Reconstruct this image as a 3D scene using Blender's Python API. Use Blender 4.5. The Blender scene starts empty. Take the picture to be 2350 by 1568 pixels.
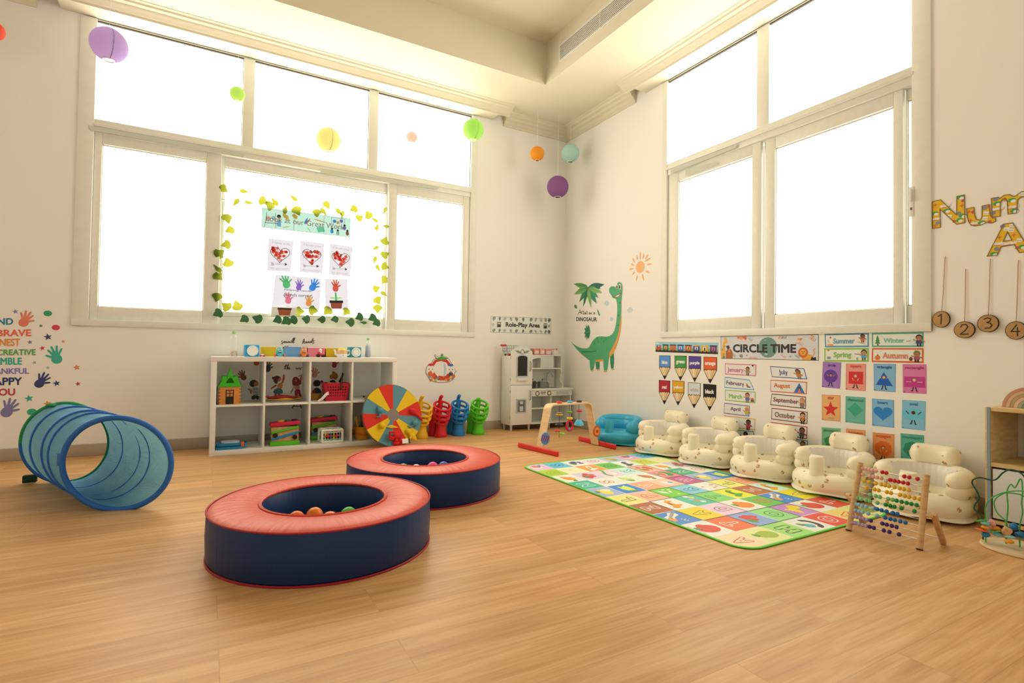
import bpy, bmesh, math, random
from mathutils import Vector, Matrix, geometry
PI = math.pi
S = bpy.context.scene
COL = S.collection
# ---------------------------------------------------------------- camera
cam = bpy.data.cameras.new('camera')
cam.sensor_width = 36.0
cam.lens = 18.7626
cam.clip_start = 0.02
camo = bpy.data.objects.new('camera', cam)
COL.objects.link(camo)
_ax = [[0.868328, -0.495784, 0.014296], [-0.022677, -0.01089, 0.999684], [-0.495472, -0.868377, -0.020699]]
_m = Matrix((_ax[0], _ax[1], _ax[2])).transposed().to_4x4()
_m.translation = Vector((-3.6473, -5.1494, 0.8342))
camo.matrix_world = _m
S.camera = camo
# ---------------------------------------------------------------- light and exposure
S.view_settings.view_transform = 'Standard'
S.view_settings.look = 'None'
S.view_settings.gamma = 1.0
S.view_settings.exposure = 0.0
S.view_settings.use_curve_mapping = False
WIN_COL = (1.0, 0.868, 0.69)     # daylight through the frosted panes, warm
WIN_PWR = 5.9
W = bpy.data.worlds.new('world')
S.world = W
W.use_nodes = True
_bg = W.node_tree.nodes['Background']
_bg.inputs[0].default_value = (1.0, 0.85, 0.655, 1)
_bg.inputs[1].default_value = 0.9
S.cycles.use_denoising = True
S.cycles.max_bounces = 8
S.cycles.diffuse_bounces = 5
S.cycles.glossy_bounces = 3
S.cycles.transmission_bounces = 6
S.cycles.caustics_reflective = False
S.cycles.caustics_refractive = False
S.cycles.sample_clamp_indirect = 6.0

# ---------------------------------------------------------------- materials
def s2l(c):
    return c / 12.92 if c <= 0.04045 else ((c + 0.055) / 1.055) ** 2.4
def hexlin(h):
    h = h.lstrip('#')
    return [s2l(int(h[i:i + 2], 16) / 255) for i in (0, 2, 4)]
REF = (0.90, 0.745, 0.555)        # how a white sheet looks in this warm light
def alb(h):
    return tuple(min(0.9, max(0.004, 0.86 * c / r)) for c, r in zip(hexlin(h), REF)) + (1,)
_mats = {}
def new_mat(name):
    m = bpy.data.materials.new(name)
    m.use_nodes = True
    return m, m.node_tree, m.node_tree.nodes['Principled BSDF']
def mat(h, rough=0.55, spec=0.35, metal=0.0, name=None, coat=0.0):
    k = (h, rough, spec, metal, coat)
    if k in _mats:
        return _mats[k]
    m, nt, b = new_mat(name or 'paint_' + h.strip('#'))
    b.inputs['Base Color'].default_value = alb(h)
    b.inputs['Roughness'].default_value = rough
    b.inputs['Specular IOR Level'].default_value = spec
    b.inputs['Metallic'].default_value = metal
    b.inputs['Coat Weight'].default_value = coat
    # faint unevenness of the surface colour
    n = nt.nodes.new('ShaderNodeTexNoise'); n.inputs['Scale'].default_value = 35
    mx = nt.nodes.new('ShaderNodeMix'); mx.data_type = 'RGBA'; mx.blend_type = 'MULTIPLY'
    mx.inputs[0].default_value = 0.10
    mx.inputs[6].default_value = alb(h)
    nt.links.new(n.outputs['Fac'], mx.inputs[7])
    nt.links.new(mx.outputs[2], b.inputs['Base Color'])
    _mats[k] = m
    return m
def ink(h):                        # printed colour
    return mat(h, 0.38, 0.35)
def thin(h_dif, trans, rough=0.7, tw=0.5, key=None):
    """paper, leaf or fabric thin enough to let light through"""
    k = ('thin', h_dif, tuple(trans), tw)
    if k in _mats:
        return _mats[k]
    m, nt, b = new_mat('thin_' + h_dif.strip('#'))
    b.inputs['Base Color'].default_value = alb(h_dif)
    b.inputs['Roughness'].default_value = rough
    b.inputs['Specular IOR Level'].default_value = 0.15
    t = nt.nodes.new('ShaderNodeBsdfTranslucent')
    t.inputs['Color'].default_value = tuple(trans) + (1,)
    mx = nt.nodes.new('ShaderNodeMixShader')
    mx.inputs[0].default_value = tw
    out = nt.nodes['Material Output']
    nt.links.new(b.outputs[0], mx.inputs[1]); nt.links.new(t.outputs[0], mx.inputs[2])
    nt.links.new(mx.outputs[0], out.inputs[0])
    _mats[k] = m
    return m
def emis(name, colr, power):
    m, nt, b = new_mat(name)
    b.inputs['Base Color'].default_value = (.8, .8, .8, 1)
    b.inputs['Emission Color'].default_value = tuple(colr) + (1,)
    b.inputs['Emission Strength'].default_value = power
    b.inputs['Roughness'].default_value = 0.35
    return m
def wood(name, h1, h2, scale=(1, 14, 14), rough=0.5):
    m, nt, b = new_mat(name)
    tc = nt.nodes.new('ShaderNodeTexCoord'); mp = nt.nodes.new('ShaderNodeMapping')
    mp.inputs['Scale'].default_value = scale
    n = nt.nodes.new('ShaderNodeTexNoise'); n.inputs['Scale'].default_value = 5; n.inputs['Detail'].default_value = 6
    r = nt.nodes.new('ShaderNodeValToRGB')
    r.color_ramp.elements[0].position = 0.3; r.color_ramp.elements[0].color = alb(h1)
    r.color_ramp.elements[1].position = 0.7; r.color_ramp.elements[1].color = alb(h2)
    nt.links.new(tc.outputs['Object'], mp.inputs[0]); nt.links.new(mp.outputs[0], n.inputs[0])
    nt.links.new(n.outputs['Fac'], r.inputs[0]); nt.links.new(r.outputs[0], b.inputs['Base Color'])
    b.inputs['Roughness'].default_value = rough
    return m

# ---------------------------------------------------------------- object helpers
_world = {}                        # things whose parts are drawn in room coordinates
def tag(o, label=None, cat=None, group=None, kind=None):
    if label: o['label'] = label
    if cat: o['category'] = cat
    if group: o['group'] = group
    if kind: o['kind'] = kind
    return o
def thing(name, label, cat, loc=(0, 0, 0), rz=0, group=None, world=False):
    o = bpy.data.objects.new(name, None)
    o.empty_display_size = 0.05
    COL.objects.link(o)
    o.location = loc; o.rotation_euler = (0, 0, rz)
    if world:
        _world[o.name] = Vector(loc)
    return tag(o, label, cat, group)
def shift_of(p):
    while p is not None:
        if p.name in _world:
            return _world[p.name]
        p = p.parent
    return None
class MB:
    """collects shapes into one mesh"""
    def __init__(s, m=None):
        s.bm = bmesh.new(); s.mats = []; s.m = m; s.M = None
    def mi(s, m):
        m = m or s.m
        if m not in s.mats: s.mats.append(m)
        return s.mats.index(m)
    def add(s, vs, fs, m=None, M=None, smooth=True):
        i = s.mi(m); vv = []
        for v in vs:
            v = Vector(v)
            if M is not None: v = M @ v
            if s.M is not None: v = s.M @ v
            vv.append(s.bm.verts.new(v))
        out = []
        for f in fs:
            try:
                fc = s.bm.faces.new([vv[k] for k in f])
            except ValueError:
                continue
            fc.material_index = i; fc.smooth = smooth; out.append(fc)
        return vv, out
    def box(s, a, b, m=None, bev=0.0, seg=2, M=None):
        x0, x1 = sorted((a[0], b[0])); y0, y1 = sorted((a[1], b[1])); z0, z1 = sorted((a[2], b[2]))
        vs = [(x0, y0, z0), (x1, y0, z0), (x1, y1, z0), (x0, y1, z0), (x0, y0, z1), (x1, y0, z1), (x1, y1, z1), (x0, y1, z1)]
        fs = [(0, 3, 2, 1), (4, 5, 6, 7), (0, 1, 5, 4), (1, 2, 6, 5), (2, 3, 7, 6), (3, 0, 4, 7)]
        vv, ff = s.add(vs, fs, m, M)
        if bev > 0:
            es = list({e for f in ff for e in f.edges})
            r = bmesh.ops.bevel(s.bm, geom=es, offset=bev, segments=seg, profile=0.5, affect='EDGES', clamp_overlap=True)
            i = s.mi(m)
            for f in r['faces']:
                f.material_index = i; f.smooth = True
        return s
    def lathe(s, prof, m=None, n=32, M=None, sx=1, sy=1, a0=0, a1=2 * PI):
        full = abs(a1 - a0 - 2 * PI) < 1e-6
        k = n if full else n + 1
        vs = []
        for r, z in prof:
            for j in range(k):
                a = a0 + (a1 - a0) * j / n
                vs.append((r * math.cos(a) * sx, r * math.sin(a) * sy, z))
        fs = []
        for i in range(len(prof) - 1):
            for j in range(n):
                j2 = (j + 1) % k
                fs.append((i * k + j, i * k + j2, (i + 1) * k + j2, (i + 1) * k + j))
        if full:
            if prof[0][0] > 1e-5: fs.append(tuple(range(k))[::-1])
            if prof[-1][0] > 1e-5: fs.append(tuple(range((len(prof) - 1) * k, len(prof) * k)))
        s.add(vs, fs, m, M)
        return s
    def cyl(s, p0, p1, r0, r1=None, m=None, n=20):
        p0 = Vector(p0); p1 = Vector(p1); d = p1 - p0
        M = Matrix.Translation(p0) @ d.to_track_quat('Z', 'Y').to_matrix().to_4x4()
        return s.lathe([(r0, 0), (r0 if r1 is None else r1, d.length)], m, n, M)
    def sphere(s, c, r, m=None, n=20, sc=(1, 1, 1), M=None):
        k = max(6, n // 2)
        prof = [(math.sin(PI * i / k) * r, -math.cos(PI * i / k) * r) for i in range(k + 1)]
        prof[0] = (0.0, -r); prof[-1] = (0.0, r)
        T = Matrix.Translation(Vector(c)) @ Matrix.Diagonal((*sc, 1))
        if M is not None: T = M @ T
        return s.lathe(prof, m, n, T)
    def tube(s, pts, r, m=None, n=10, closed=False, cap=True, sy=1.0, round_end=False):
        pts = [Vector(p) for p in pts]; N = len(pts)
        rs = list(r) if isinstance(r, (list, tuple)) else [r] * N
        tg = []
        for i in range(N):
            if closed: t = pts[(i + 1) % N] - pts[i - 1]
            else: t = pts[min(i + 1, N - 1)] - pts[max(i - 1, 0)]
            tg.append(t.normalized())
        u = tg[0].orthogonal().normalized()
        if abs(tg[0].z) < 0.9: u = (Vector((0, 0, 1)) - tg[0] * tg[0].z).normalized()
        vs = []
        for i in range(N):
            if i:
                u = (u - tg[i] * u.dot(tg[i])).normalized()
            w = tg[i].cross(u)
            for j in range(n):
                a = 2 * PI * j / n
                vs.append(pts[i] + (u * math.cos(a) + w * math.sin(a) * sy) * rs[i])
        fs = []
        for i in range(N if closed else N - 1):
            i2 = (i + 1) % N
            for j in range(n):
                fs.append((i * n + j, i * n + (j + 1) % n, i2 * n + (j + 1) % n, i2 * n + j))
        if not closed and cap:
            fs.append(tuple(range(n))[::-1]); fs.append(tuple(range((N - 1) * n, N * n)))
        s.add(vs, fs, m)
        return s
    def prism(s, loops, d0, d1, M=None, m=None, smooth=False):
        """flat outline (with holes) given depth along local z"""
        if not isinstance(loops[0][0], (tuple, list, Vector)): loops = [loops]
        tri = geometry.tessellate_polygon([[Vector((p[0], p[1], 0)) for p in l] for l in loops])
        flat = [p for l in loops for p in l]; n = len(flat)
        vs = [(p[0], p[1], d0) for p in flat] + [(p[0], p[1], d1) for p in flat]
        fs = [tuple(t) for t in tri] + [tuple(k + n for k in t)[::-1] for t in tri]
        o = 0
        for l in loops:
            k = len(l)
            for i in range(k):
                a, b = o + i, o + (i + 1) % k
                fs.append((a, b, b + n, a + n))
            o += k
        s.add(vs, fs, m, M, smooth)
        return s
    def build(s, name, parent=None, angle=40, recalc=True, origin=None):
        if recalc: bmesh.ops.recalc_face_normals(s.bm, faces=s.bm.faces)
        me = bpy.data.meshes.new(name)
        sh = shift_of(parent) if parent is not None else None
        o = bpy.data.objects.new(name, me)
        if parent is None and origin is None and len(s.bm.verts):
            xs = [v.co for v in s.bm.verts]
            lo = [min(c[k] for c in xs) for k in range(3)]; hi = [max(c[k] for c in xs) for k in range(3)]
            origin = ((lo[0] + hi[0]) / 2, (lo[1] + hi[1]) / 2, lo[2])
        if parent is None:
            sh = Vector(origin); o.location = sh
        if sh is not None:
            for v in s.bm.verts: v.co -= sh
        s.bm.to_mesh(me); s.bm.free()
        for m in s.mats: me.materials.append(m)
        try: me.set_sharp_from_angle(angle=math.radians(angle))
        except Exception: pass
        COL.objects.link(o)
        if parent is not None: o.parent = parent
        return o
def struct(mb, name, parent=None, angle=40):
    o = mb.build(name, parent, angle)
    if parent is None: o['kind'] = 'structure'
    return o
def kids(o):
    return [c for c in COL.objects if c.parent == o]
def copy_tree(o, parent=None):
    c = o.copy(); COL.objects.link(c)
    if parent is not None: c.parent = parent
    for ch in kids(o): copy_tree(ch, c)
    return c
# ---------------------------------------------------------------- lettering and flat prints
_txt = {}
def text_tris(body, bold=0.0, res=3):
    """outline of a word as triangles in 0..1; bold strokes are thickened by close copies a hair apart"""
    k = (body, bold, res)
    if k in _txt: return _txt[k]
    o = min(bold, 0.0); e = bold - o
    cu = bpy.data.curves.new('t', 'FONT'); cu.body = body; cu.offset = o; cu.resolution_u = res
    ob = bpy.data.objects.new('t', cu); COL.objects.link(ob)
    me = bpy.data.meshes.new_from_object(ob.evaluated_get(bpy.context.evaluated_depsgraph_get()))
    v0 = [(v.co.x, v.co.y) for v in me.vertices]; f0 = [tuple(p.vertices) for p in me.polygons]
    bpy.data.objects.remove(ob); bpy.data.curves.remove(cu); bpy.data.meshes.remove(me)
    vs, fs = [], []
    for j, (dx, dy) in enumerate([(0, 0)] + ([(math.cos(PI * q / 4) * e, math.sin(PI * q / 4) * e) for q in range(8)] if e > .001 else [])):
        n = len(vs); vs += [(x + dx, y + dy, j * 7e-6) for x, y in v0]; fs += [tuple(i + n for i in f) for f in f0]
    x0 = min(v[0] for v in vs); x1 = max(v[0] for v in vs); y0 = min(v[1] for v in vs); y1 = max(v[1] for v in vs)
    vs = [((x - x0) / (x1 - x0), 1 - (y - y0) / (y1 - y0), d) for x, y, d in vs]
    _txt[k] = (vs, fs, (x1 - x0, y1 - y0))
    return _txt[k]
def on_back(h, z, d): return (h, -d, z)
def on_right(h, z, d): return (-d, -h, z)
class Art:
    """flat print on a wall. quad: corners TL TR BR BL in wall coordinates; shapes in 0..1 across and down"""
    def __init__(s, wall, quad=None, base=0.0012, step=0.00035, place=None):
        s.place = place or (on_back if wall == 'B' else on_right)
        s.cnt = {}
        s.q = quad; s.base = base; s.step = step; s.mb = MB()
        if quad:
            w = (math.dist(quad[0], quad[1]) + math.dist(quad[3], quad[2])) / 2
            h = (math.dist(quad[0], quad[3]) + math.dist(quad[1], quad[2])) / 2
            s.asp = w / h
        else: s.asp = 1.0
    def depth(s, layer):            # every shape lies a hair above the one before it
        k = s.cnt.get(layer, 0); s.cnt[layer] = k + 1
        return s.base + s.step * layer + s.step * .9 * (1 - 1 / (1 + k * .05))
    def pt(s, p):
        if not s.q: return p
        u, v = p; a, b, c, d = s.q
        return tuple((a[k] * (1 - u) + b[k] * u) * (1 - v) + (d[k] * (1 - u) + c[k] * u) * v for k in (0, 1))
    def poly(s, pts, m, layer=1, holes=(), soft=0):
        if isinstance(m, str): m = ink(m)
        for _ in range(soft):          # round off the drawn corners
            pts = [(p[0] * (1 - t) + q[0] * t, p[1] * (1 - t) + q[1] * t) for p, q in zip(pts, list(pts[1:]) + [pts[0]]) for t in (.25, .75)]
        loops = [list(pts)] + [list(h) for h in holes]
        W3 = [[Vector((*s.pt(p), 0)) for p in l] for l in loops]
        tri = geometry.tessellate_polygon(W3)
        flat = [p for l in W3 for p in l]; d = s.depth(layer)
        s.mb.add([s.place(p.x, p.y, d) for p in flat], [tuple(t) for t in tri], m, smooth=False)
        return s
    def rect(s, x0, y0, x1, y1, m, layer=1):
        return s.poly([(x0, y0), (x1, y0), (x1, y1), (x0, y1)], m, layer)
    def ell(s, cx, cy, rx, m, layer=1, ry=None, n=20, rot=0.0):
        if ry is None: ry = rx * s.asp
        P = []
        for i in range(n):
            a = 2 * PI * i / n; x, y = rx * math.cos(a), ry / s.asp * math.sin(a)
            x, y = x * math.cos(rot) - y * math.sin(rot), x * math.sin(rot) + y * math.cos(rot)
            P.append((cx + x, cy + y * s.asp))
        return s.poly(P, m, layer)
    def line(s, pts, w, m, layer=2, closed=False):
        """stroke of width w (in the horizontal unit)"""
        k = 1 / s.asp if s.q else 1.0
        n = len(pts)
        for i in range(n if closed else n - 1):
            ax, ay = pts[i]; bx, by = pts[(i + 1) % n]
            dx, dy = bx - ax, (by - ay) * k
            L = math.hypot(dx, dy) or 1e-9
            nx, ny = -dy / L * w / 2, dx / L * w / 2 / k
            ex, ey = dx / L * w * .3, dy / L * w * .3 / k
            s.poly([(ax - ex + nx, ay - ey + ny), (bx + ex + nx, by + ey + ny), (bx + ex - nx, by + ey - ny), (ax - ex - nx, ay - ey - ny)], m, layer)
        return s
    def text(s, body, x0, y0, x1, y1, m, layer=3, bold=0.01):
        if isinstance(m, str): m = ink(m)
        vs, fs, _ = text_tris(body, bold)
        d = s.depth(layer)
        s.mb.add([s.place(*s.pt((x0 + (x1 - x0) * u, y0 + (y1 - y0) * v)), d + e) for u, v, e in vs], fs, m, smooth=False)
        return s
    def textq(s, body, q, m, layer=3, bold=0.01):
        o = s.q; s.q = q; s.text(body, 0, 0, 1, 1, m, layer, bold); s.q = o
        return s
    def card(s, m, edge=None, shape=None):
        if isinstance(m, str): m = ink(m)
        P = [s.pt(p) for p in (shape or [(0, 0), (1, 0), (1, 1), (0, 1)])]; n = len(P)
        tri = geometry.tessellate_polygon([[Vector((*p, 0)) for p in P]])
        d1 = s.base
        vs = [s.place(p[0], p[1], 0.0003) for p in P] + [s.place(p[0], p[1], d1) for p in P]
        fs = [tuple(k + n for k in t) for t in tri] + [(i, (i + 1) % n, (i + 1) % n + n, i + n) for i in range(n)]
        s.mb.add(vs, fs, m, smooth=False)
        return s
    def build(s, name, label=None, cat=None, group=None, parent=None):
        o = s.mb.build(name, parent, recalc=False)
        if parent is None: tag(o, label, cat, group)
        return o
def lens(a, b, w, n=5):
    """leaf outline from a to b"""
    dx, dy = b[0] - a[0], b[1] - a[1]; L = math.hypot(dx, dy); nx, ny = -dy / L, dx / L
    up = []; dn = []
    for i in range(n + 1):
        t = i / n; h = w * math.sin(PI * t ** 0.8)
        up.append((a[0] + dx * t + nx * h, a[1] + dy * t + ny * h)); dn.append((a[0] + dx * t - nx * h, a[1] + dy * t - ny * h))
    return up + dn[::-1][1:-1]
def star(cx, cy, r, n=5, k=0.42, rot=-PI / 2, sy=1.0):
    return [(cx + math.cos(rot + PI * i / n) * (r if i % 2 == 0 else r * k), cy + sy * math.sin(rot + PI * i / n) * (r if i % 2 == 0 else r * k)) for i in range(2 * n)]
def ngon(cx, cy, rx, ry, n, rot=-PI / 2):
    return [(cx + rx * math.cos(rot + 2 * PI * i / n), cy + ry * math.sin(rot + 2 * PI * i / n)) for i in range(n)]
def heart(cx, cy, w, h, n=28):
    P = []
    for i in range(n):
        t = 2 * PI * i / n
        P.append((cx + w * math.sin(t) ** 3, cy - h * (13 * math.cos(t) - 5 * math.cos(2 * t) - 2 * math.cos(3 * t) - math.cos(4 * t)) / 16))
    return P

# ================================================================ the room
def wall_paint(name, h):
    m, nt, b = new_mat(name)
    tc = nt.nodes.new('ShaderNodeTexCoord')
    n = nt.nodes.new('ShaderNodeTexNoise'); n.inputs['Scale'].default_value = 1.3; n.inputs['Detail'].default_value = 5
    n2 = nt.nodes.new('ShaderNodeTexNoise'); n2.inputs['Scale'].default_value = 90
    r = nt.nodes.new('ShaderNodeValToRGB')
    c = alb(h)
    r.color_ramp.elements[0].color = tuple(k * .965 for k in c[:3]) + (1,); r.color_ramp.elements[1].color = c
    bp = nt.nodes.new('ShaderNodeBump'); bp.inputs['Strength'].default_value = 0.06; bp.inputs['Distance'].default_value = 0.002
    nt.links.new(tc.outputs['Object'], n.inputs[0]); nt.links.new(tc.outputs['Object'], n2.inputs[0])
    nt.links.new(n.outputs['Fac'], r.inputs[0]); nt.links.new(r.outputs[0], b.inputs['Base Color'])
    nt.links.new(n2.outputs['Fac'], bp.inputs['Height']); nt.links.new(bp.outputs[0], b.inputs['Normal'])
    b.inputs['Roughness'].default_value = 0.6; b.inputs['Specular IOR Level'].default_value = 0.25
    return m
WALL = wall_paint('cream_wall_paint', '#F5E4C9')
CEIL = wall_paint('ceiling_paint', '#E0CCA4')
FRAME = mat('#EFE0C0', 0.35, 0.4, name='cream_window_frame')
GASKET = mat('#4A4030', 0.7, name='window_gasket')  # real gasket, with the shadow at the glass edge put into its dark colour
TILE = mat('#B39C7C', 0.35, 0.4, name='skirting_tile')

def floor_mat():
    m, nt, b = new_mat('oak_plank_floor')
    N = nt.nodes.new; L = nt.links.new
    tc = N('ShaderNodeTexCoord'); br = N('ShaderNodeTexBrick')
    br.offset = 0.37; br.offset_frequency = 2; br.squash = 1.0
    br.inputs['Color1'].default_value = (0, 0, 0, 1); br.inputs['Color2'].default_value = (1, 1, 1, 1)
    br.inputs['Mortar'].default_value = (0.5, 0.5, 0.5, 1)
    br.inputs['Scale'].default_value = 1.0; br.inputs['Mortar Size'].default_value = 0.0011
    br.inputs['Mortar Smooth'].default_value = 0.1; br.inputs['Bias'].default_value = 0.0
    br.inputs['Brick Width'].default_value = 1.22; br.inputs['Row Height'].default_value = 0.183
    L(tc.outputs['Object'], br.inputs[0])
    # grain drawn out along the planks, shifted from plank to plank
    sh = N('ShaderNodeVectorMath'); sh.operation = 'SCALE'; sh.inputs['Scale'].default_value = 7.3
    L(br.outputs['Color'], sh.inputs[0])
    ad = N('ShaderNodeVectorMath'); ad.operation = 'ADD'
    L(tc.outputs['Object'], ad.inputs[0]); L(sh.outputs[0], ad.inputs[1])
    mp = N('ShaderNodeMapping'); mp.inputs['Scale'].default_value = (1.1, 15, 1)
    L(ad.outputs[0], mp.inputs[0])
    n1 = N('ShaderNodeTexNoise'); n1.inputs['Scale'].default_value = 1.6; n1.inputs['Detail'].default_value = 7; n1.inputs['Roughness'].default_value = .62
    n1.inputs['Distortion'].default_value = 0.5
    L(mp.outputs[0], n1.inputs[0])
    mp2 = N('ShaderNodeMapping'); mp2.inputs['Scale'].default_value = (2.2, 60, 1)
    L(ad.outputs[0], mp2.inputs[0])
    n2 = N('ShaderNodeTexNoise'); n2.inputs['Scale'].default_value = 2.0; n2.inputs['Detail'].default_value = 4
    L(mp2.outputs[0], n2.inputs[0])
    r = N('ShaderNodeValToRGB')
    e = r.color_ramp.elements
    e[0].position = 0.28; e[0].color = alb('#C0854C'); e[1].position = 0.72; e[1].color = alb('#E0AC70')
    k = e.new(0.5); k.color = alb('#D2985B')
    L(n1.outputs['Fac'], r.inputs[0])
    # fine dark streaks
    r2 = N('ShaderNodeValToRGB'); r2.color_ramp.elements[0].position = 0.35; r2.color_ramp.elements[0].color = (.88, .86, .84, 1)
    r2.color_ramp.elements[1].position = 0.58; r2.color_ramp.elements[1].color = (1, 1, 1, 1)
    L(n2.outputs['Fac'], r2.inputs[0])
    m1 = N('ShaderNodeMix'); m1.data_type = 'RGBA'; m1.blend_type = 'MULTIPLY'; m1.inputs[0].default_value = 0.75
    L(r.outputs[0], m1.inputs[6]); L(r2.outputs[0], m1.inputs[7])
    # plank to plank tone
    r3 = N('ShaderNodeValToRGB'); r3.color_ramp.elements[0].color = (.88, .87, .86, 1); r3.color_ramp.elements[1].color = (1.06, 1.05, 1.04, 1)
    L(br.outputs['Color'], r3.inputs[0])
    m2 = N('ShaderNodeMix'); m2.data_type = 'RGBA'; m2.blend_type = 'MULTIPLY'; m2.inputs[0].default_value = 1
    L(m1.outputs[2], m2.inputs[6]); L(r3.outputs[0], m2.inputs[7])
    # knots
    vo = N('ShaderNodeTexVoronoi'); vo.inputs['Scale'].default_value = 2.6
    mpk = N('ShaderNodeMapping'); mpk.inputs['Scale'].default_value = (0.55, 1.4, 1); L(ad.outputs[0], mpk.inputs[0]); L(mpk.outputs[0], vo.inputs[0])
    rk = N('ShaderNodeValToRGB'); rk.color_ramp.elements[0].position = 0.012; rk.color_ramp.elements[0].color = (.55, .48, .42, 1)
    rk.color_ramp.elements[1].position = 0.05; rk.color_ramp.elements[1].color = (1, 1, 1, 1)
    L(vo.outputs['Distance'], rk.inputs[0])
    m3 = N('ShaderNodeMix'); m3.data_type = 'RGBA'; m3.blend_type = 'MULTIPLY'; m3.inputs[0].default_value = 1
    L(m2.outputs[2], m3.inputs[6]); L(rk.outputs[0], m3.inputs[7])
    # seams
    m4 = N('ShaderNodeMix'); m4.data_type = 'RGBA'; m4.inputs[7].default_value = alb('#96683C')
    sc = N('ShaderNodeMath'); sc.operation = 'MULTIPLY'; sc.inputs[1].default_value = 0.45
    L(br.outputs['Fac'], sc.inputs[0]); L(sc.outputs[0], m4.inputs[0]); L(m3.outputs[2], m4.inputs[6])
    L(m4.outputs[2], b.inputs['Base Color'])
    b.inputs['Roughness'].default_value = 0.42; b.inputs['Specular IOR Level'].default_value = 0.25
    bp = N('ShaderNodeBump'); bp.inputs['Strength'].default_value = 0.08; bp.inputs['Distance'].default_value = 0.003
    L(n2.outputs['Fac'], bp.inputs['Height']); L(bp.outputs[0], b.inputs['Normal'])
    return m
XL, YF = -6.3, -8.0               # far ends of the room, out of the picture
ZS, ZT = 3.46, 3.87               # soffit and tray heights
b = MB(floor_mat()); b.box((XL, YF, -0.05), (0.0, 0.0, 0.0)); struct(b, 'floor')

# window openings: BX0..BX1 on the back wall, RY0..RY1 (negative y) on the right wall
BX0, BX1, RY0, RY1, WZ0, WZ1 = -4.5434, -1.1727, --1.5444, --3.6716, 0.9912, 3.40
RY0, RY1 = -1.5444, -3.6716
T = 0.25
def wall_with_hole(name, a0, a1, h0, h1, back):
    b = MB(WALL)
    def bx(p, q, z0, z1):
        if back: b.box((p, 0, z0), (q, T, z1))
        else: b.box((0, p, z0), (T, q, z1))
    bx(a0, h0 + .02, 0, 4.1); bx(h1 - .02, a1, 0, 4.1); bx(h0 + .02, h1 - .02, 0, WZ0 + .02); bx(h0 + .02, h1 - .02, WZ1, 4.1)
    return struct(b, name)
wall_with_hole('wall_back', XL, T, BX0, BX1, True)
wall_with_hole('wall_right', YF, 0.0, RY1, RY0, False)
b = MB(WALL); b.box((XL - T, YF, 0), (XL, T, 4.1)); struct(b, 'wall_left')
# ceiling: soffit ring and raised tray
TX, TY, TX0, TY0 = -0.83, -0.80, -5.4, -7.2
b = MB(CEIL)
b.box((XL, TY, ZS), (0, 0, ZT + .05)); b.box((TX, YF, ZS), (0, TY, ZT + .05)); b.box((XL, YF, ZS), (TX0, TY, ZT + .05)); b.box((TX0, YF, ZS), (TX, TY0, ZT + .05))
b.box((TX0, TY0, ZT), (TX, TY, ZT + .05)); struct(b, 'ceiling')
# boxed headers above the windows and the stepped cornice that runs round them
HB = 0.15
CP = [(0, 0), (.012, 0), (.012, .022), (.03, .03), (.03, .05), (.062, .062), (.062, .082), (.10, .092), (.10, .11), (.13, .118), (.13, .125), (0, .125)]
CP = [(d * .6 + .4 * min(.13, max(0, z * 1.04)) if 0 < z < .125 else d, z) for d, z in CP]
def cornice(b, p, q, face, z0, back):
    """profile CP swept between p and q on a wall face"""
    k = (ZS - z0) / .125
    P = [(d, z0 + z * k) for d, z in CP]; n = len(P)
    vs = []
    for e in (p, q):
        for d, z in P: vs.append((e, face - d, z) if back else (face - d, e, z))
    fs = [(i, (i + 1) % n, (i + 1) % n + n, i + n) for i in range(n)] + [tuple(range(n)), tuple(range(n, 2 * n))[::-1]]
    b.add(vs, fs, smooth=False)
HX0, HX1 = -4.66, -1.0
b = MB(CEIL); b.box((HX0, -HB, 3.375), (HX1, -.0005, ZS - .0005)); cornice(b, HX0 - .13, HX1 + .13, -HB, 3.375, True)
struct(b, 'trim_1')
HY0, HY1 = -1.32, -3.9
b = MB(CEIL); b.box((-HB, HY1, 3.375), (-.0005, HY0, ZS - .0005)); cornice(b, HY1 - .13, HY0 + .13, -HB, 3.375, False)
struct(b, 'trim_2')
b = MB(CEIL); cornice(b, XL + .01, HX0 - .14, -.0005, 3.335, True); cornice(b, HX1 + .14, -.0005, -.0005, 3.335, True); struct(b, 'trim_3')
b = MB(CEIL); cornice(b, YF + .01, HY1 - .14, -.0005, 3.335, False); cornice(b, HY0 + .14, -.0005, -.0005, 3.335, False); struct(b, 'trim_4')
b = MB(TILE); b.box((XL, -.012, .0005), (-.0005, -.0005, .0908), bev=.002); struct(b, 'baseboard_back')
b = MB(TILE); b.box((-.012, YF, .0005), (-.0005, -.013, .0908), bev=.002); struct(b, 'baseboard_right')
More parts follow.
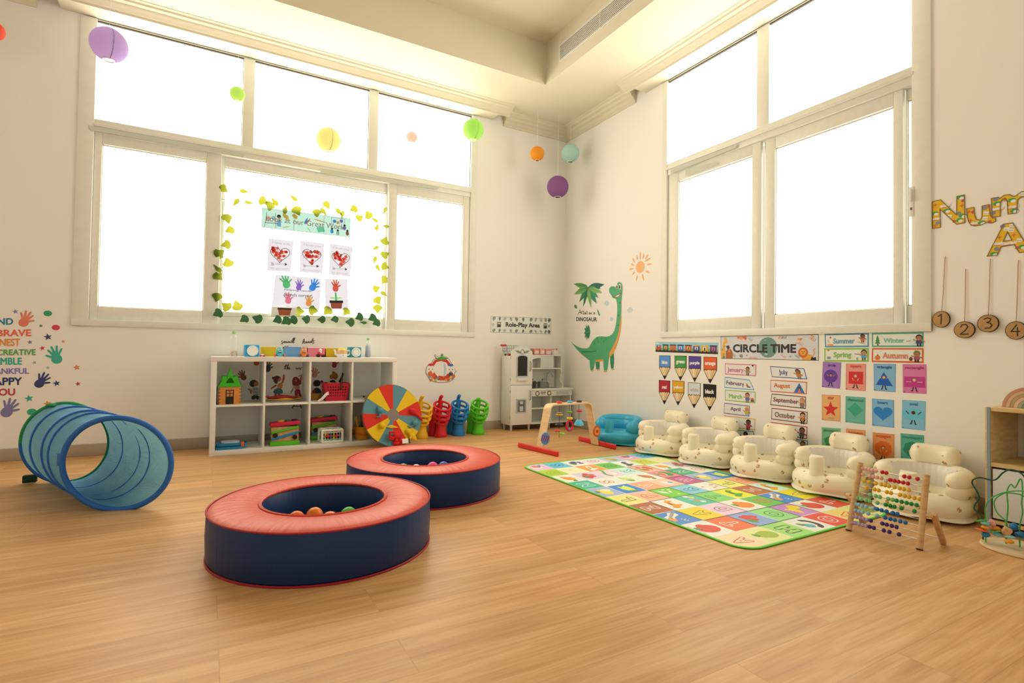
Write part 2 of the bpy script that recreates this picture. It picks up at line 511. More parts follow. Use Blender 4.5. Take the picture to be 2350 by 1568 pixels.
# faint uneven strip of paint at the left edge of the window wall
# ---------------------------------------------------------------- windows
PANE = emis('frosted_pane', WIN_COL, WIN_PWR)
def window(name, place, outer, up, mulls, zt, zb, zc, lower):
    """place(h, z, d): d is depth into the room; up: glass edges of the upper row"""
    root = bpy.data.objects.new(name, None); COL.objects.link(root)
    _world[name] = Vector(place(outer[0], zc, 0)); root.location = _world[name]
    root['kind'] = 'structure'
    def bar(b, h0, h1, z0, z1, d0, d1, m=None, bev=.004):
        b.box(place(h0, z0, d0), place(h1, z1, d1), m or FRAME, bev)
    ho0, ho1 = outer; zl0, zl1 = zc + .052, zb - .105       # lower opening
    b = MB(FRAME)
    bar(b, ho0, up[0], zc, 3.368, -.12, .012); bar(b, up[-1], ho1, zc, 3.368, -.12, .012)
    bar(b, ho0, ho1, zc, zl0, -.12, .016); bar(b, up[0], up[-1], zb - .045, zb, -.12, .006)
    bar(b, up[0], up[-1], zl1, zb - .045, -.12, .002)
    bar(b, up[0] - .01, up[-1] + .01, zb - .058, zb - .034, .0, .016)
    bar(b, up[0], up[-1], zt, 3.368, -.12, .0)
    for m0, m1 in mulls: bar(b, m0, m1, zb, zt, -.12, .0)
    b.build('frame', root)
    edges = [up[0]] + [e for m in mulls for e in m] + [up[-1]]
    for i in range(0, len(edges), 2):
        g = MB(PANE); bar(g, edges[i] - .004, edges[i + 1] + .004, zb - .004, zt + .004, -.03, -.022, PANE, 0); p = g.build('pane', root)
        g = MB(GASKET); bar(g, edges[i], edges[i + 1], zt - .009, zt + .001, -.0215, -.004, GASKET, 0)
        bar(g, edges[i + 1] - .004, edges[i + 1] + .001, zb, zt, -.0215, -.012, GASKET, 0); g.build('gasket', p)
    # lower row: sliding sashes, each (outer edges, glass edges, z of glass, depth)
    for (s0, s1, g0, g1, gz0, gz1, d) in lower:
        z0, z1 = zl0 - .002, zl1 + .002
        b = MB(FRAME)
        bar(b, s0, g0, z0, z1, d - .03, d); bar(b, g1, s1, z0, z1, d - .03, d)
        bar(b, g0, g1, z0, gz0, d - .03, d - .001); bar(b, g0, g1, gz1, z1, d - .03, d - .001)
        # glazing bead round the glass
        for q in ((g0, g0 + .006, gz0, gz1), (g1 - .006, g1, gz0, gz1), (g0, g1, gz0, gz0 + .006), (g0, g1, gz1 - .006, gz1)):
            bar(b, *q, d - .028, d - .01, FRAME, 0)
        sash = b.build('sash', root)
        g = MB(PANE); bar(g, g0 - .004, g1 + .004, gz0 - .004, gz1 + .004, d - .026, d - .02, PANE, 0); g.build('pane', sash)
        g = MB(GASKET); bar(g, g0, g1, gz1 - .008, gz1 + .001, d - .0195, d - .012, GASKET, 0); bar(g, g1 - .004, g1 + .001, gz0, gz1, d - .0195, d - .013, GASKET, 0); g.build('gasket', sash)
    return root
zt, zb, zl, zlt = 3.3609, 2.5913, 1.1446, 2.3994
jb0, jb1 = -4.4416, -1.2460
sBm = (-3.5884,2.3873); sBr = (-2.1316,2.4141); sBmb = (-3.5766,1.1425)
w1 = window('window_1', on_back, (BX0, BX1), (jb0, jb1), [(-3.4272, -3.3382), (-2.3378, -2.2464)], zt, zb, WZ0,
    [(jb0 + .001, -3.575, -4.3918, -3.6858, zl, zlt + .01, -.012),
     (-3.573, -2.125, -3.552, -2.137, (-2.9191,1.1479)[1], 2.40, -.05),
     (-2.124, jb1 - .001, -2.0428, -1.3239, zl, zlt, -.008)])
w2 = window('window_2', lambda h, z, d: on_right(h, z, d), (-RY0, -RY1), (--1.6060, --3.5727), [(--2.5205, --2.6266)], zt, zb, WZ0,
    [(--1.6060 + .001, --2.4792 + .075, --1.7317, --2.4792, zl, zlt, -.008),
     (--2.4792 + .077, --2.4792 + .135, --2.4792 + .079, --2.4792 + .106, zl + .012, zlt + .03, -.055),
     (--2.4792 + .106, --3.4600 + .052, --2.6656, --3.4600, zl, zlt, -.02),
     (--3.4600 + .054, --3.5727 - .001, --3.4600 + .062, --3.4600 + .087, zl + .01, zlt + .02, -.05)])
# lock on the right window's jamb
b = MB(mat('#F1E4C8', .35)); LK = (3.5719,1.7695)
b.box((-.016, -LK[0] - .012, LK[1] - .09), (-.0125, -LK[0] + .012, LK[1] + .09), bev=.001)
b.box((-.03, -LK[0] - .007, LK[1] + .0), (-.016, -LK[0] + .007, LK[1] + .075), bev=.003); b.box((-.02, -LK[0] - .004, LK[1] - .05), (-.016, -LK[0] + .004, LK[1] - .035), mat('#6B5A45'))
b.build('latch', w2)
# ---------------------------------------------------------------- air grille on the tray's side
v = thing('air_vent', 'long white slotted air grille high on the raised ceiling recess', 'air vent', (TX, -1.05, 3.585), world=True)
b = MB(mat('#EFE2C8', .4))
VZ0, VZ1, VY0, VY1 = 3.583, 3.722, -1.05, -3.4
b.box((TX - .006, VY1, VZ0 - .012), (TX - .0005, VY0 + .012, VZ0)); b.box((TX - .006, VY1, VZ1), (TX - .0005, VY0 + .012, VZ1 + .012))
b.box((TX - .006, VY0, VZ0), (TX - .0005, VY0 + .012, VZ1))
for y in (-1.64, -2.25): b.box((TX - .007, y - .003, VZ0), (TX - .003, y + .003, VZ1))
b.build('frame', v)
b = MB(mat('#3C3125', .8)); b.box((TX - .0025, VY1, VZ0), (TX - .0006, VY0, VZ1)); b.build('backing', v)
b = MB(mat('#E6D6B6', .4))
for k in range(9):
    z = VZ0 + (k + .5) * (VZ1 - VZ0) / 9
    b.box((TX - .0075, VY1, z - .0038), (TX - .003, VY0, z + .0038))
b.build('slats', v)
# strips of old masking tape left on the frames
TAPE = mat('#D3C9A8', .7)
for q in ([(-4.4752,2.5281), (-3.4101,2.5217), (-3.416,2.4827), (-4.4611,2.4909)], [(-2.7805,2.5093), (-1.5945,2.5339), (-1.6323,2.5006), (-2.7795,2.465)], [(-3.0773,3.3959), (-2.3315,3.3973), (-2.331,3.3676), (-3.0767,3.3683)], [(-2.2634,3.3937), (-1.2288,3.4035), (-1.2283,3.3753), (-2.2628,3.3638)]):
    a = Art('B', q, place=lambda h, z, d: (h, (-.0172 if z < 3 else -.0008), z)); a.rect(0, 0, 1, 1, TAPE); a.build('tape_strip', parent=w1)
for q in ([(1.6536,2.5295), (2.3556,2.523), (2.3557,2.4949), (1.6646,2.4823)], [(1.8256,2.4689), (2.1431,2.4494), (2.1696,2.4158), (1.8262,2.4105)]):
    a = Art('R', q, place=lambda h, z, d: (-.0172 if q[1][0] > 2.2 else -.0088, -h, z)); a.rect(0, 0, 1, 1, TAPE); a.build('tape_strip', parent=w2)

# ================================================================ stickers on the window wall, left end
def wordart(wall, word, q, colr, label, cat='wall lettering', group=None, bold=0.03):
    a = Art(wall); a.textq(word, q, colr, 1, bold)
    return a.build('wall_word', label, cat, group)
GW = 'coloured words of the wall quote'
for word, q, c, lab in [
    ('KIND', [(-5.0091,1.0258),(-4.8733,1.0318),(-4.8721,0.9837),(-5.0079,0.9785)], '#2E7E96', 'teal word KIND heading the left wall quote'),
    ('BRAVE', [(-4.9597,0.9461),(-4.7718,0.9546),(-4.7705,0.9026),(-4.9585,0.8964)], '#F0674B', 'coral red word BRAVE, second line of the left wall quote'),
    ('HONEST', [(-5.0175,0.8774),(-4.8317,0.8862),(-4.8303,0.8305),(-5.0161,0.825)], '#F08F3C', 'orange word HONEST, third line of the left wall quote'),
    ('CREATIVE', [(-4.9561,0.8033),(-4.7431,0.8098),(-4.7419,0.7651),(-4.955,0.7609)], '#5FA24A', 'leaf green word CREATIVE, fourth line of the left wall quote'),
    ('HUMBLE', [(-5.008,0.7429),(-4.8186,0.7464),(-4.8173,0.6938),(-5.0067,0.6916)], '#2FAE94', 'turquoise word HUMBLE, fifth line of the left wall quote'),
    ('THANKFUL', [(-5.0287,0.668),(-4.7767,0.6706),(-4.7756,0.6273),(-5.0277,0.6271)], '#8C78B4', 'lilac word THANKFUL, sixth line of the left wall quote'),
    ('HAPPY', [(-5.0134,0.6013),(-4.8142,0.6034),(-4.8128,0.5466),(-5.0121,0.547)], '#2C3C66', 'navy word HAPPY, seventh line of the left wall quote'),
    ('YOU', [(-4.9781,0.5238),(-4.8502,0.5232),(-4.8489,0.4708),(-4.9768,0.4723)], '#CB3448', 'crimson word YOU at the foot of the left wall quote')]:
    wordart('B', word, q, c, lab, group=GW)
def hand(a, cx, cz, s, rot, m, layer=1, flip=1):
    """paint handprint, s = width of the palm"""
    def T(x, y):
        x *= flip
        return (cx + s * (x * math.cos(rot) - y * math.sin(rot)), cz + s * (x * math.sin(rot) + y * math.cos(rot)))
    a.poly([T(.46 * math.cos(t) * (1 - .10 * math.sin(t)), .55 * math.sin(t)) for t in [2 * PI * k / 16 for k in range(16)]], m, layer)
    for ang, l0, l1, w in ((122, .45, 1.12, .105), (101, .5, 1.32, .115), (82, .5, 1.32, .115), (63, .45, 1.14, .105), (32, .40, .92, .12)):
        t = math.radians(ang); c, s_ = math.cos(t), math.sin(t)
        a.poly([T(c * l0 - s_ * w, s_ * l0 + c * w), T(c * l1 - s_ * w * .8, s_ * l1 + c * w * .8), T(c * (l1 + .1), s_ * (l1 + .1)), T(c * l1 + s_ * w * .8, s_ * l1 - c * w * .8), T(c * l0 + s_ * w, s_ * l0 - c * w)], m, layer)
def handprint(wall, p, s, rot, c, label, group, flip=1):
    a = Art(wall); hand(a, p[0], p[1], s, math.radians(rot), ink(c), 1, flip)
    return a.build('handprint_sticker', label, 'handprint', group)
GH = 'handprints round the wall quote'
for p, s, r, c, fl, lab in [
    ([(-4.8147,1.0049)][0], .062, -18, '#EE7D5C', 1, 'coral handprint sticker beside the word KIND'),
    ([(-4.6227,0.7404)][0], .07, 12, '#3FAE8C', -1, 'teal green handprint sticker right of the word HUMBLE'),
    ([(-4.7148,0.5576)][0], .062, -28, '#38406C', 1, 'navy handprint sticker right of the word HAPPY'),
    ([(-4.8906,0.3556)][0], .072, -20, '#85789C', 1, 'mauve handprint sticker below the word YOU')]:
    handprint('B', p, s, r, c, lab, GH, fl)
def spot(wall, p, r, c, label, cat, group, kind, rot=0.0):
    a = Art(wall)
    if kind == 'star': a.poly([(x, z) for x, z in star(p[0], p[1], r, 5, .42, PI / 2 + rot)], c, 1)
    else: a.ell(p[0], p[1], r, c, 1, ry=r * .85)
    return a.build(kind + '_sticker', label, cat, group)
for p, r, c, lab in [
    ([(-4.8627,1.0796)][0], .018, '#8F7FA8', 'small lilac star sticker above the word KIND'),
    ([(-4.7188,0.982)][0], .013, '#4F7A55', 'small dark green star sticker between the green and red dots'),
    ([(-4.6766,0.9009)][0], .026, '#39466E', 'navy star sticker just under the red dot'),
    ([(-4.5881,0.8686)][0], .014, '#EE9444', 'tiny orange star sticker right of the navy star under the red dot'),
    ([(-4.7774,0.8601)][0], .016, '#7F77A0', 'small purple star sticker right of the word HONEST'),
    ([(-4.7065,0.8167)][0], .018, '#D4424C', 'small red star sticker above the end of the word CREATIVE'),
    ([(-4.7487,0.7098)][0], .015, '#B8A9A5', 'pale grey star sticker right of the word HUMBLE'),
    ([(-4.6717,0.6715)][0], .013, '#8CC29A', 'tiny pale green star sticker under the teal handprint'),
    ([(-4.5032,0.6745)][0], .024, '#EE8A4A', 'orange star sticker standing apart under the window corner'),
    ([(-4.4924,0.5496)][0], .018, '#CC3844', 'small red star sticker standing apart above the play tunnel'),
    ([(-4.6182,0.556)][0], .024, '#3A4668', 'dark navy star sticker beside the navy handprint'),
    ([(-4.7719,0.4476)][0], .028, '#38A58C', 'teal star sticker between the word YOU and the mauve handprint'),
    ([(-4.6667,0.4049)][0], .024, '#EE8738', 'orange star sticker just above the play tunnel rim')]:
    spot('B', p, r, c, lab, 'star sticker', 'stars round the wall quote', 'star', .2)
for p, r, c, lab in [
    ([(-4.6817,1.0758)][0], .025, '#3C9A62', 'green dot sticker above the red dot, nearest the window corner'),
    ([(-4.6326,0.9723)][0], .024, '#DC4448', 'red dot sticker right of the word BRAVE'),
    ([(-4.7534,0.3487)][0], .028, '#3DA882', 'teal dot sticker beside the mauve handprint')]:
    spot('B', p, r, c, lab, 'dot sticker', 'dots round the wall quote', 'dot')

# ---------------------------------------------------------------- role play sign
def card_art(wall, q, face, **k):
    a = Art(wall, q, **k); a.card(face); return a
a = card_art('B', [(-0.98,1.2259),(-0.188,1.238),(-0.1881,1.0528),(-0.9808,1.0479)], '#EDE3D6')
a.line([(.004, .02), (.996, .02), (.996, .98), (.004, .98)], .004, '#7A7266', 1, True)
rr = random.Random(4)
for i, (x, c) in enumerate([(.05, '#7E9078'), (.14, '#6A6A62'), (.22, '#B9B4A4'), (.32, '#8C8A7C'), (.41, '#7F8274'), (.52, '#55604E'), (.65, '#76786A'), (.73, '#A09C8C'), (.82, '#BDB6A6'), (.90, '#6B6F62'), (.96, '#505A4A')]):
    for row, (y, c2) in enumerate([(.14, c), (.86, c)]):
        t = rr.uniform(-.5, .5); L = .15 if row == 0 else .13
        dx, dy = .022 * math.sin(t), L * math.cos(t)
        a.poly(lens((x - dx, y - dy), (x + dx, y + dy), .024 if i % 2 == 0 else .017), c2, 2)
        a.line([(x - dx, y - dy), (x + dx, y + dy)], .002, '#EDE3D6', 3)
for x in (.13, .895):
    a.rect(x - .03, .33, x + .03, .66, '#6A645A', 2); a.rect(x - .02, .38, x + .02, .46, '#D8CFC0', 3); a.rect(x - .02, .52, x + .02, .62, '#3F3A34', 3)
a.ell(.04, .5, .022, '#C9C2B2', 2); a.ell(.96, .5, .02, '#A9A494', 2)
a.text('Role-Play Area', .235, .33, .80, .70, '#3A352E', 4, .035)
a.build('sign', 'white Role-Play Area sign with grey leaves above the toy kitchen', 'sign')

# ---------------------------------------------------------------- strawberry cut-out with two chicks
a = Art('B', base=.002)
out = [(-1.6171,0.8025),(-1.5997,0.7827),(-1.5528,0.7911),(-1.5445,0.8113),(-1.5315,0.8074),(-1.5294,0.7857),(-1.4921,0.7796),(-1.4612,0.7556),(-1.4475,0.7273),(-1.4234,0.7054),(-1.4205,0.6868),(-1.3962,0.6583),(-1.3886,0.6339),(-1.3779,0.6273),(-1.3971,0.6136),(-1.3965,0.577),(-1.4222,0.5407),(-1.4613,0.521),(-1.5435,0.5158),(-1.6204,0.5234),(-1.6673,0.5463),(-1.6931,0.5838),(-1.7146,0.6156),(-1.7134,0.6393),(-1.7074,0.6749),(-1.6786,0.7026),(-1.6536,0.7146),(-1.6331,0.7505),(-1.6037,0.769),(-1.6211,0.7905)]
a.mb.prism(out, .0004, .0042, Matrix(((1, 0, 0, 0), (0, 0, -1, 0), (0, 1, 0, 0), (0, 0, 0, 1))), ink('#F2E9DC'))
a.base = .0045
for i in range(len(out)):
    a.line([out[i], out[(i + 1) % len(out)]], .0035, '#3A2E28', 1)
a.poly([(-1.6451,0.7146),(-1.6161,0.7506),(-1.548,0.763),(-1.4829,0.7514),(-1.4428,0.707),(-1.4286,0.6503),(-1.449,0.5694),(-1.5007,0.5377),(-1.5782,0.5388),(-1.6382,0.5714),(-1.6605,0.6351)], '#D8382C', 1)
a.poly([(-1.6277,0.6907),(-1.5987,0.7267),(-1.5475,0.7349),(-1.491,0.719),(-1.4685,0.6787),(-1.4718,0.6181),(-1.5056,0.57),(-1.5787,0.5668),(-1.6178,0.611)], '#F4EEE2', 2)
a.poly([(-1.5255,0.7149),(-1.5038,0.7069),(-1.4897,0.6505),(-1.5059,0.5861),(-1.5231,0.5782),(-1.5157,0.6506)], '#B9CBDD', 3)
a.poly([(-1.6163,0.7626),(-1.5824,0.7724),(-1.5483,0.7831),(-1.5094,0.7754),(-1.4657,0.7636),(-1.5046,0.7512),(-1.5349,0.7551),(-1.5404,0.7269),(-1.5564,0.7534),(-1.5905,0.7451)], '#4C9A40', 3)
a.poly([(-1.5568,0.775),(-1.5462,0.8072),(-1.5315,0.805),(-1.537,0.7728)], '#4C9A40', 3)
for c1, cx, bow in ((1052, '#D8383E', 1), (1310, '#3F6FB0', 0)):
    P = {1052: [(-1.6633,0.647)][0], 1310: [(-1.4416,0.6422)][0]}[c1]
    a.ell(P[0], P[1], .047, '#F6F2EA', 4, ry=.05); a.poly(ngon(P[0], P[1] + .05, .03, .014, 8), cx, 5)
    for s in (-1, 1):
        a.ell(P[0] + s * .018, P[1] + .008, .009, '#FFFFFF', 5, ry=.014); a.ell(P[0] + s * .017, P[1] + .006, .004, '#2A2A33', 6, ry=.008)
    a.poly([(P[0] - .014, P[1] - .012), (P[0] + .014, P[1] - .012), (P[0], P[1] - .032)], '#EE8A2A', 6)
rr = random.Random(2)
for k in range(26):
    t = k / 25; P = [(-1.6675,0.5598)][0]; Q2 = [(-1.4181,0.5529)][0]
    a.ell(P[0] + (Q2[0] - P[0]) * t, P[1] + (Q2[1] - P[1]) * t + rr.uniform(-.02, .018), .013, rr.choice(['#E0552C', '#E9A03A', '#D8402E', '#F0C24A', '#C9562E', '#7DB04C', '#5E8FC4']), 4 + k % 3)
for P, Q2, c in (([(-1.6683,0.6034)][0], [(-1.6299,0.5792)][0], '#E56A3C'), ([(-1.4408,0.5977)][0], [(-1.4097,0.5771)][0], '#3A4A5C')):
    a.ell(P[0], P[1], .026, c, 4); a.ell(Q2[0], Q2[1], .02, '#E0602E', 5)
a.build('wall_sticker', 'strawberry shaped cut-out with two white chicks on the back wall', 'wall sticker')

# ---------------------------------------------------------------- lettering and children painted behind the shelf
def pen(wall, name, strokes, w, c, label, cat='wall lettering', group=None):
    a = Art(wall)
    for s in strokes: a.line(s, w, c, 1)
    return a.build(name, label, cat, group)
GS = 'handwritten words round the cube shelf'
pen('B', 'wall_word', [[(-3.076,0.8853),(-3.0685,0.8815),(-3.0636,0.8904),(-3.0711,0.8981),(-3.0735,0.9076),(-3.0663,0.9125)], [(-3.0599,0.8904),(-3.0544,0.9065),(-3.0489,0.8923),(-3.0441,0.9067),(-3.0379,0.8925),(-3.0337,0.9061),(-3.0275,0.8927),(-3.0231,0.896)], [(-3.0085,0.9051),(-3.0189,0.9057),(-3.0217,0.896),(-3.0142,0.893),(-3.0085,0.9051),(-3.0053,0.8932),(-2.9994,0.8981)], [(-2.9994,0.8949),(-2.9793,0.9338),(-2.972,0.9404),(-2.9746,0.9259),(-2.9904,0.8935),(-2.983,0.8969)], [(-2.9845,0.8952),(-2.9673,0.9325),(-2.963,0.9407),(-2.9656,0.9245),(-2.9769,0.8922),(-2.968,0.8972)]], .0045, '#3E342A', 'handwritten word small on the wall above the shelf', group=GS)
pen('B', 'wall_word', [[(-2.8969,0.8858),(-2.8944,0.9117),(-2.8871,0.9297),(-2.8826,0.9314),(-2.8853,0.916),(-2.8954,0.8891),(-2.8867,0.9103),(-2.8806,0.9088),(-2.8833,0.891),(-2.8757,0.8944)], [(-2.8637,0.9076),(-2.8729,0.9058),(-2.8742,0.8944),(-2.8665,0.8946),(-2.8622,0.9076),(-2.8604,0.8947),(-2.8559,0.898)], [(-2.8543,0.8948),(-2.85,0.9095),(-2.8482,0.8982),(-2.8423,0.9097),(-2.8374,0.8968),(-2.8329,0.9002)], [(-2.8208,0.9118),(-2.83,0.91),(-2.8313,0.8969),(-2.8236,0.8987),(-2.8164,0.925),(-2.8074,0.9399),(-2.8087,0.9284),(-2.8174,0.8989),(-2.8127,0.8973)], [(-2.7961,0.9173),(-2.8039,0.9187),(-2.8053,0.9105),(-2.7989,0.9025),(-2.8018,0.891),(-2.8125,0.8859)]], .0045, '#3E342A', 'handwritten word hands on the wall above the shelf', group=GS)
pen('B', 'wall_word', [[(-3.0462,0.6602),(-3.0393,0.6856),(-3.0293,0.6999),(-3.0348,0.6792),(-3.0417,0.657),(-3.0344,0.6601)], [(-3.0481,0.6808),(-3.0246,0.6856)], [(-3.0269,0.6569),(-3.0202,0.6904),(-3.0116,0.7015),(-3.0156,0.6824),(-3.0224,0.6553),(-3.0169,0.6712),(-3.0139,0.6696),(-3.015,0.6553)], [(-3.0092,0.6617),(-3.0004,0.6664),(-3.0035,0.6728),(-3.0093,0.6665),(-3.0061,0.6553),(-2.9943,0.6584)]], .0045, '#3E342A', 'handwritten word the on the wall inside the shelf', group=GS)
pen('B', 'wall_word', [[(-2.9512,0.6679),(-2.9449,0.6551),(-2.9391,0.6679),(-2.9328,0.655),(-2.9272,0.6727)], [(-2.9196,0.6711),(-2.924,0.6631),(-2.9177,0.655),(-2.9119,0.6646),(-2.9181,0.6711)], [(-2.9086,0.6534),(-2.9059,0.6695),(-2.8969,0.6711)], [(-2.892,0.6549),(-2.8864,0.6775),(-2.8807,0.6969),(-2.889,0.6565),(-2.8829,0.6581)]], .0045, '#3E342A', 'handwritten start of the word world inside the shelf', group=GS)
a = Art('B'); a.line([(-2.9749,0.3053),(-2.9591,0.3334),(-2.9505,0.3555)], .006, '#3E2C1E', 1); a.line([(-2.8951,0.3005),(-2.9049,0.3315),(-2.9129,0.3542)], .006, '#3E2C1E', 1); a.line([(-2.9663,0.3225),(-2.9001,0.32)], .005, '#3E2C1E', 1)
a.build('stool_sticker', 'dark little stool legs drawn on the wall in the lower shelf opening', 'wall sticker')
GP = 'small handprints round the painted children'
for p, r, c, lab in [([(-3.2717,0.7151)][0], 0, '#C4532C', 'rust red handprint sticker at the top of the shelf\'s first opening'),
    ([(-3.3703,0.5874)][0], 25, '#7A3A1C', 'brown handprint sticker above the toy house'),
    ([(-3.1797,0.6582)][0], -5, '#2E2422', 'black handprint sticker in the shelf\'s second opening'),
    ([(-2.6146,0.6955)][0], 0, '#A02A26', 'dark red handprint sticker above the painted blond child'),
    ([(-2.7872,0.604)][0], 0, '#C98468', 'faded pink handprint sticker above the painted child with a bun')]:
    handprint('B', p, .048, r, c, lab, GP, -1 if r == 25 else 1)
GC = 'painted children on the wall'
def kid(label, shapes):
    a = Art('B')
    for i, (pts, c) in enumerate(shapes): a.poly(pts, c, 1 + i, soft=1)
    return a.build('child_sticker', label, 'wall sticker', GC)
sh = [([(-3.3055,0.5041),(-3.2741,0.5073),(-3.2444,0.499),(-3.2407,0.4251),(-3.3003,0.4268)], '#EFE6D6'), ([(-3.3221,0.4697),(-3.3072,0.4864),(-3.2979,0.473),(-3.3064,0.4501),(-3.3006,0.4415),(-3.3146,0.4449)], '#C9703C'), ([(-3.3018,0.4322),(-3.2443,0.4291),(-3.2463,0.3919),(-3.2632,0.394),(-3.2705,0.4066),(-3.2801,0.3945),(-3.308,0.3954)], '#1E2A22'),
      ([(-3.3399,0.4894),(-3.3114,0.4895),(-3.318,0.4735),(-3.3277,0.4714)], '#8A7A66'), ([(-3.2892,0.5579),(-3.2611,0.5536),(-3.2522,0.5341),(-3.2568,0.5148),(-3.2797,0.5059),(-3.2941,0.5232)], '#C46A34')]
sh += [([(-3.3018,0.494),(-3.2443,0.4912),(-3.2442,0.4866),(-3.3017,0.4893)], '#3A3028'), ([(-3.3015,0.4816),(-3.244,0.478),(-3.2439,0.4734),(-3.3014,0.477)], '#3A3028'), ([(-3.3013,0.4693),(-3.2437,0.4648),(-3.2436,0.4602),(-3.3012,0.4646)], '#3A3028'), ([(-3.2996,0.4561),(-3.2434,0.4516),(-3.2433,0.447),(-3.2995,0.4515)], '#3A3028'), ([(-3.2993,0.443),(-3.2431,0.4384),(-3.243,0.4338),(-3.2992,0.4383)], '#3A3028'),
       ([(-3.3249,0.5314),(-3.3171,0.556),(-3.2964,0.5657),(-3.2739,0.5616),(-3.2709,0.5522),(-3.2862,0.5478),(-3.2885,0.5231),(-3.2811,0.5059),(-3.3034,0.5017),(-3.3189,0.5144)], '#1C1210')]
kid('painted boy in a striped shirt beside the toy house', sh)
kid('painted girl with a bun and teal skirt, one arm raised', [([(-3.0706,0.5351),(-3.0614,0.5508),(-3.0572,0.5944),(-3.0504,0.6157),(-3.0406,0.6061),(-3.0412,0.5664),(-3.0536,0.5269)], '#A8522E'), ([(-3.0975,0.5277),(-3.0612,0.5413),(-3.0554,0.5072),(-3.0643,0.478),(-3.1037,0.4789)], '#D8872C'), ([(-3.1319,0.5086),(-3.1105,0.5239),(-3.1015,0.5104),(-3.1457,0.4798),(-3.1587,0.4832)], '#A8522E'),
    ([(-3.1169,0.487),(-3.0623,0.4859),(-3.0488,0.4397),(-3.094,0.4361),(-3.1392,0.4482)], '#2F6A60'), ([(-3.1197,0.4454),(-3.1,0.441),(-3.1094,0.405),(-3.1262,0.4118)], '#B8452C'), ([(-3.0941,0.4408),(-3.0759,0.4388),(-3.0605,0.4035),(-3.092,0.4076)], '#A82C22'), ([(-3.1119,0.591),(-3.0792,0.5946),(-3.0677,0.5668),(-3.0804,0.5471),(-3.1111,0.5515)], '#B85A30'),
    ([(-3.1366,0.5597),(-3.1322,0.5896),(-3.1121,0.5988),(-3.0844,0.597),(-3.0862,0.5788),(-3.0983,0.5671),(-3.095,0.5474),(-3.1047,0.5238),(-3.1238,0.536)], '#4A1A12'), ([(-3.1463,0.574),(-3.1438,0.5913),(-3.1322,0.5896),(-3.1303,0.5723),(-3.1389,0.5676)], '#4A1A12')])
kid('painted girl with long red hair and red trousers holding a brush', [([(-2.9185,0.5488),(-2.9101,0.5809),(-2.9061,0.605),(-2.8968,0.5969),(-2.8975,0.5566),(-2.9068,0.5326)], '#B8603C'), ([(-2.9286,0.5956),(-2.8971,0.6082),(-2.8909,0.6033),(-2.9209,0.5891)], '#8A5A34'), ([(-2.957,0.5173),(-2.9163,0.5166),(-2.9108,0.4683),(-2.9575,0.4693)], '#C98A6C'), ([(-2.9664,0.5015),(-2.9568,0.5077),(-2.9822,0.4379),(-2.9941,0.4398)], '#B8603C'),
    ([(-2.9561,0.4773),(-2.9109,0.4763),(-2.9048,0.436),(-2.8865,0.3952),(-2.9062,0.3958),(-2.9253,0.4405),(-2.9322,0.4126),(-2.9548,0.4132)], '#A01E1C'), ([(-2.9781,0.5257),(-2.9774,0.5656),(-2.963,0.5879),(-2.9382,0.5876),(-2.9189,0.5649),(-2.8993,0.5365),(-2.9043,0.5204),(-2.9252,0.5071),(-2.9702,0.508)], '#8E1614'), ([(-2.955,0.5654),(-2.9415,0.5668),(-2.938,0.5451),(-2.9515,0.5429)], '#B87A4C')])
kid('painted child with dark hair and a bun seen from behind', [([(-2.7931,0.4779),(-2.7561,0.4893),(-2.7241,0.4559),(-2.725,0.4248),(-2.7952,0.4267)], '#3A4A56'), ([(-2.8068,0.4643),(-2.7791,0.4735),(-2.7767,0.4327),(-2.8061,0.4334)], '#B83A22'), ([(-2.8016,0.5146),(-2.7961,0.5471),(-2.7692,0.5598),(-2.7417,0.5504),(-2.7319,0.5298),(-2.7422,0.5013),(-2.7796,0.4963)], '#1A0E0C'), ([(-2.7377,0.5463),(-2.7222,0.5559),(-2.7085,0.5418),(-2.7113,0.5213),(-2.7293,0.5199)], '#1A0E0C'), ([(-2.8018,0.5228),(-2.7918,0.5259),(-2.7859,0.5046),(-2.7999,0.5049)], '#B83A22')])
kid('painted child with blond hair and a dark jumper', [([(-2.6774,0.4894),(-2.6547,0.5451),(-2.623,0.5596),(-2.5986,0.5443),(-2.5748,0.4874)], '#0E1E1E'), ([(-2.6573,0.5947),(-2.6401,0.6111),(-2.6159,0.6026),(-2.6231,0.5612),(-2.6511,0.5632)], '#B4622E'), ([(-2.6341,0.6276),(-2.6246,0.6375),(-2.6068,0.6274),(-2.5838,0.6107),(-2.5768,0.5815),(-2.5948,0.5567),(-2.6215,0.5612),(-2.6197,0.5902),(-2.6319,0.6011)], '#A4641C')])

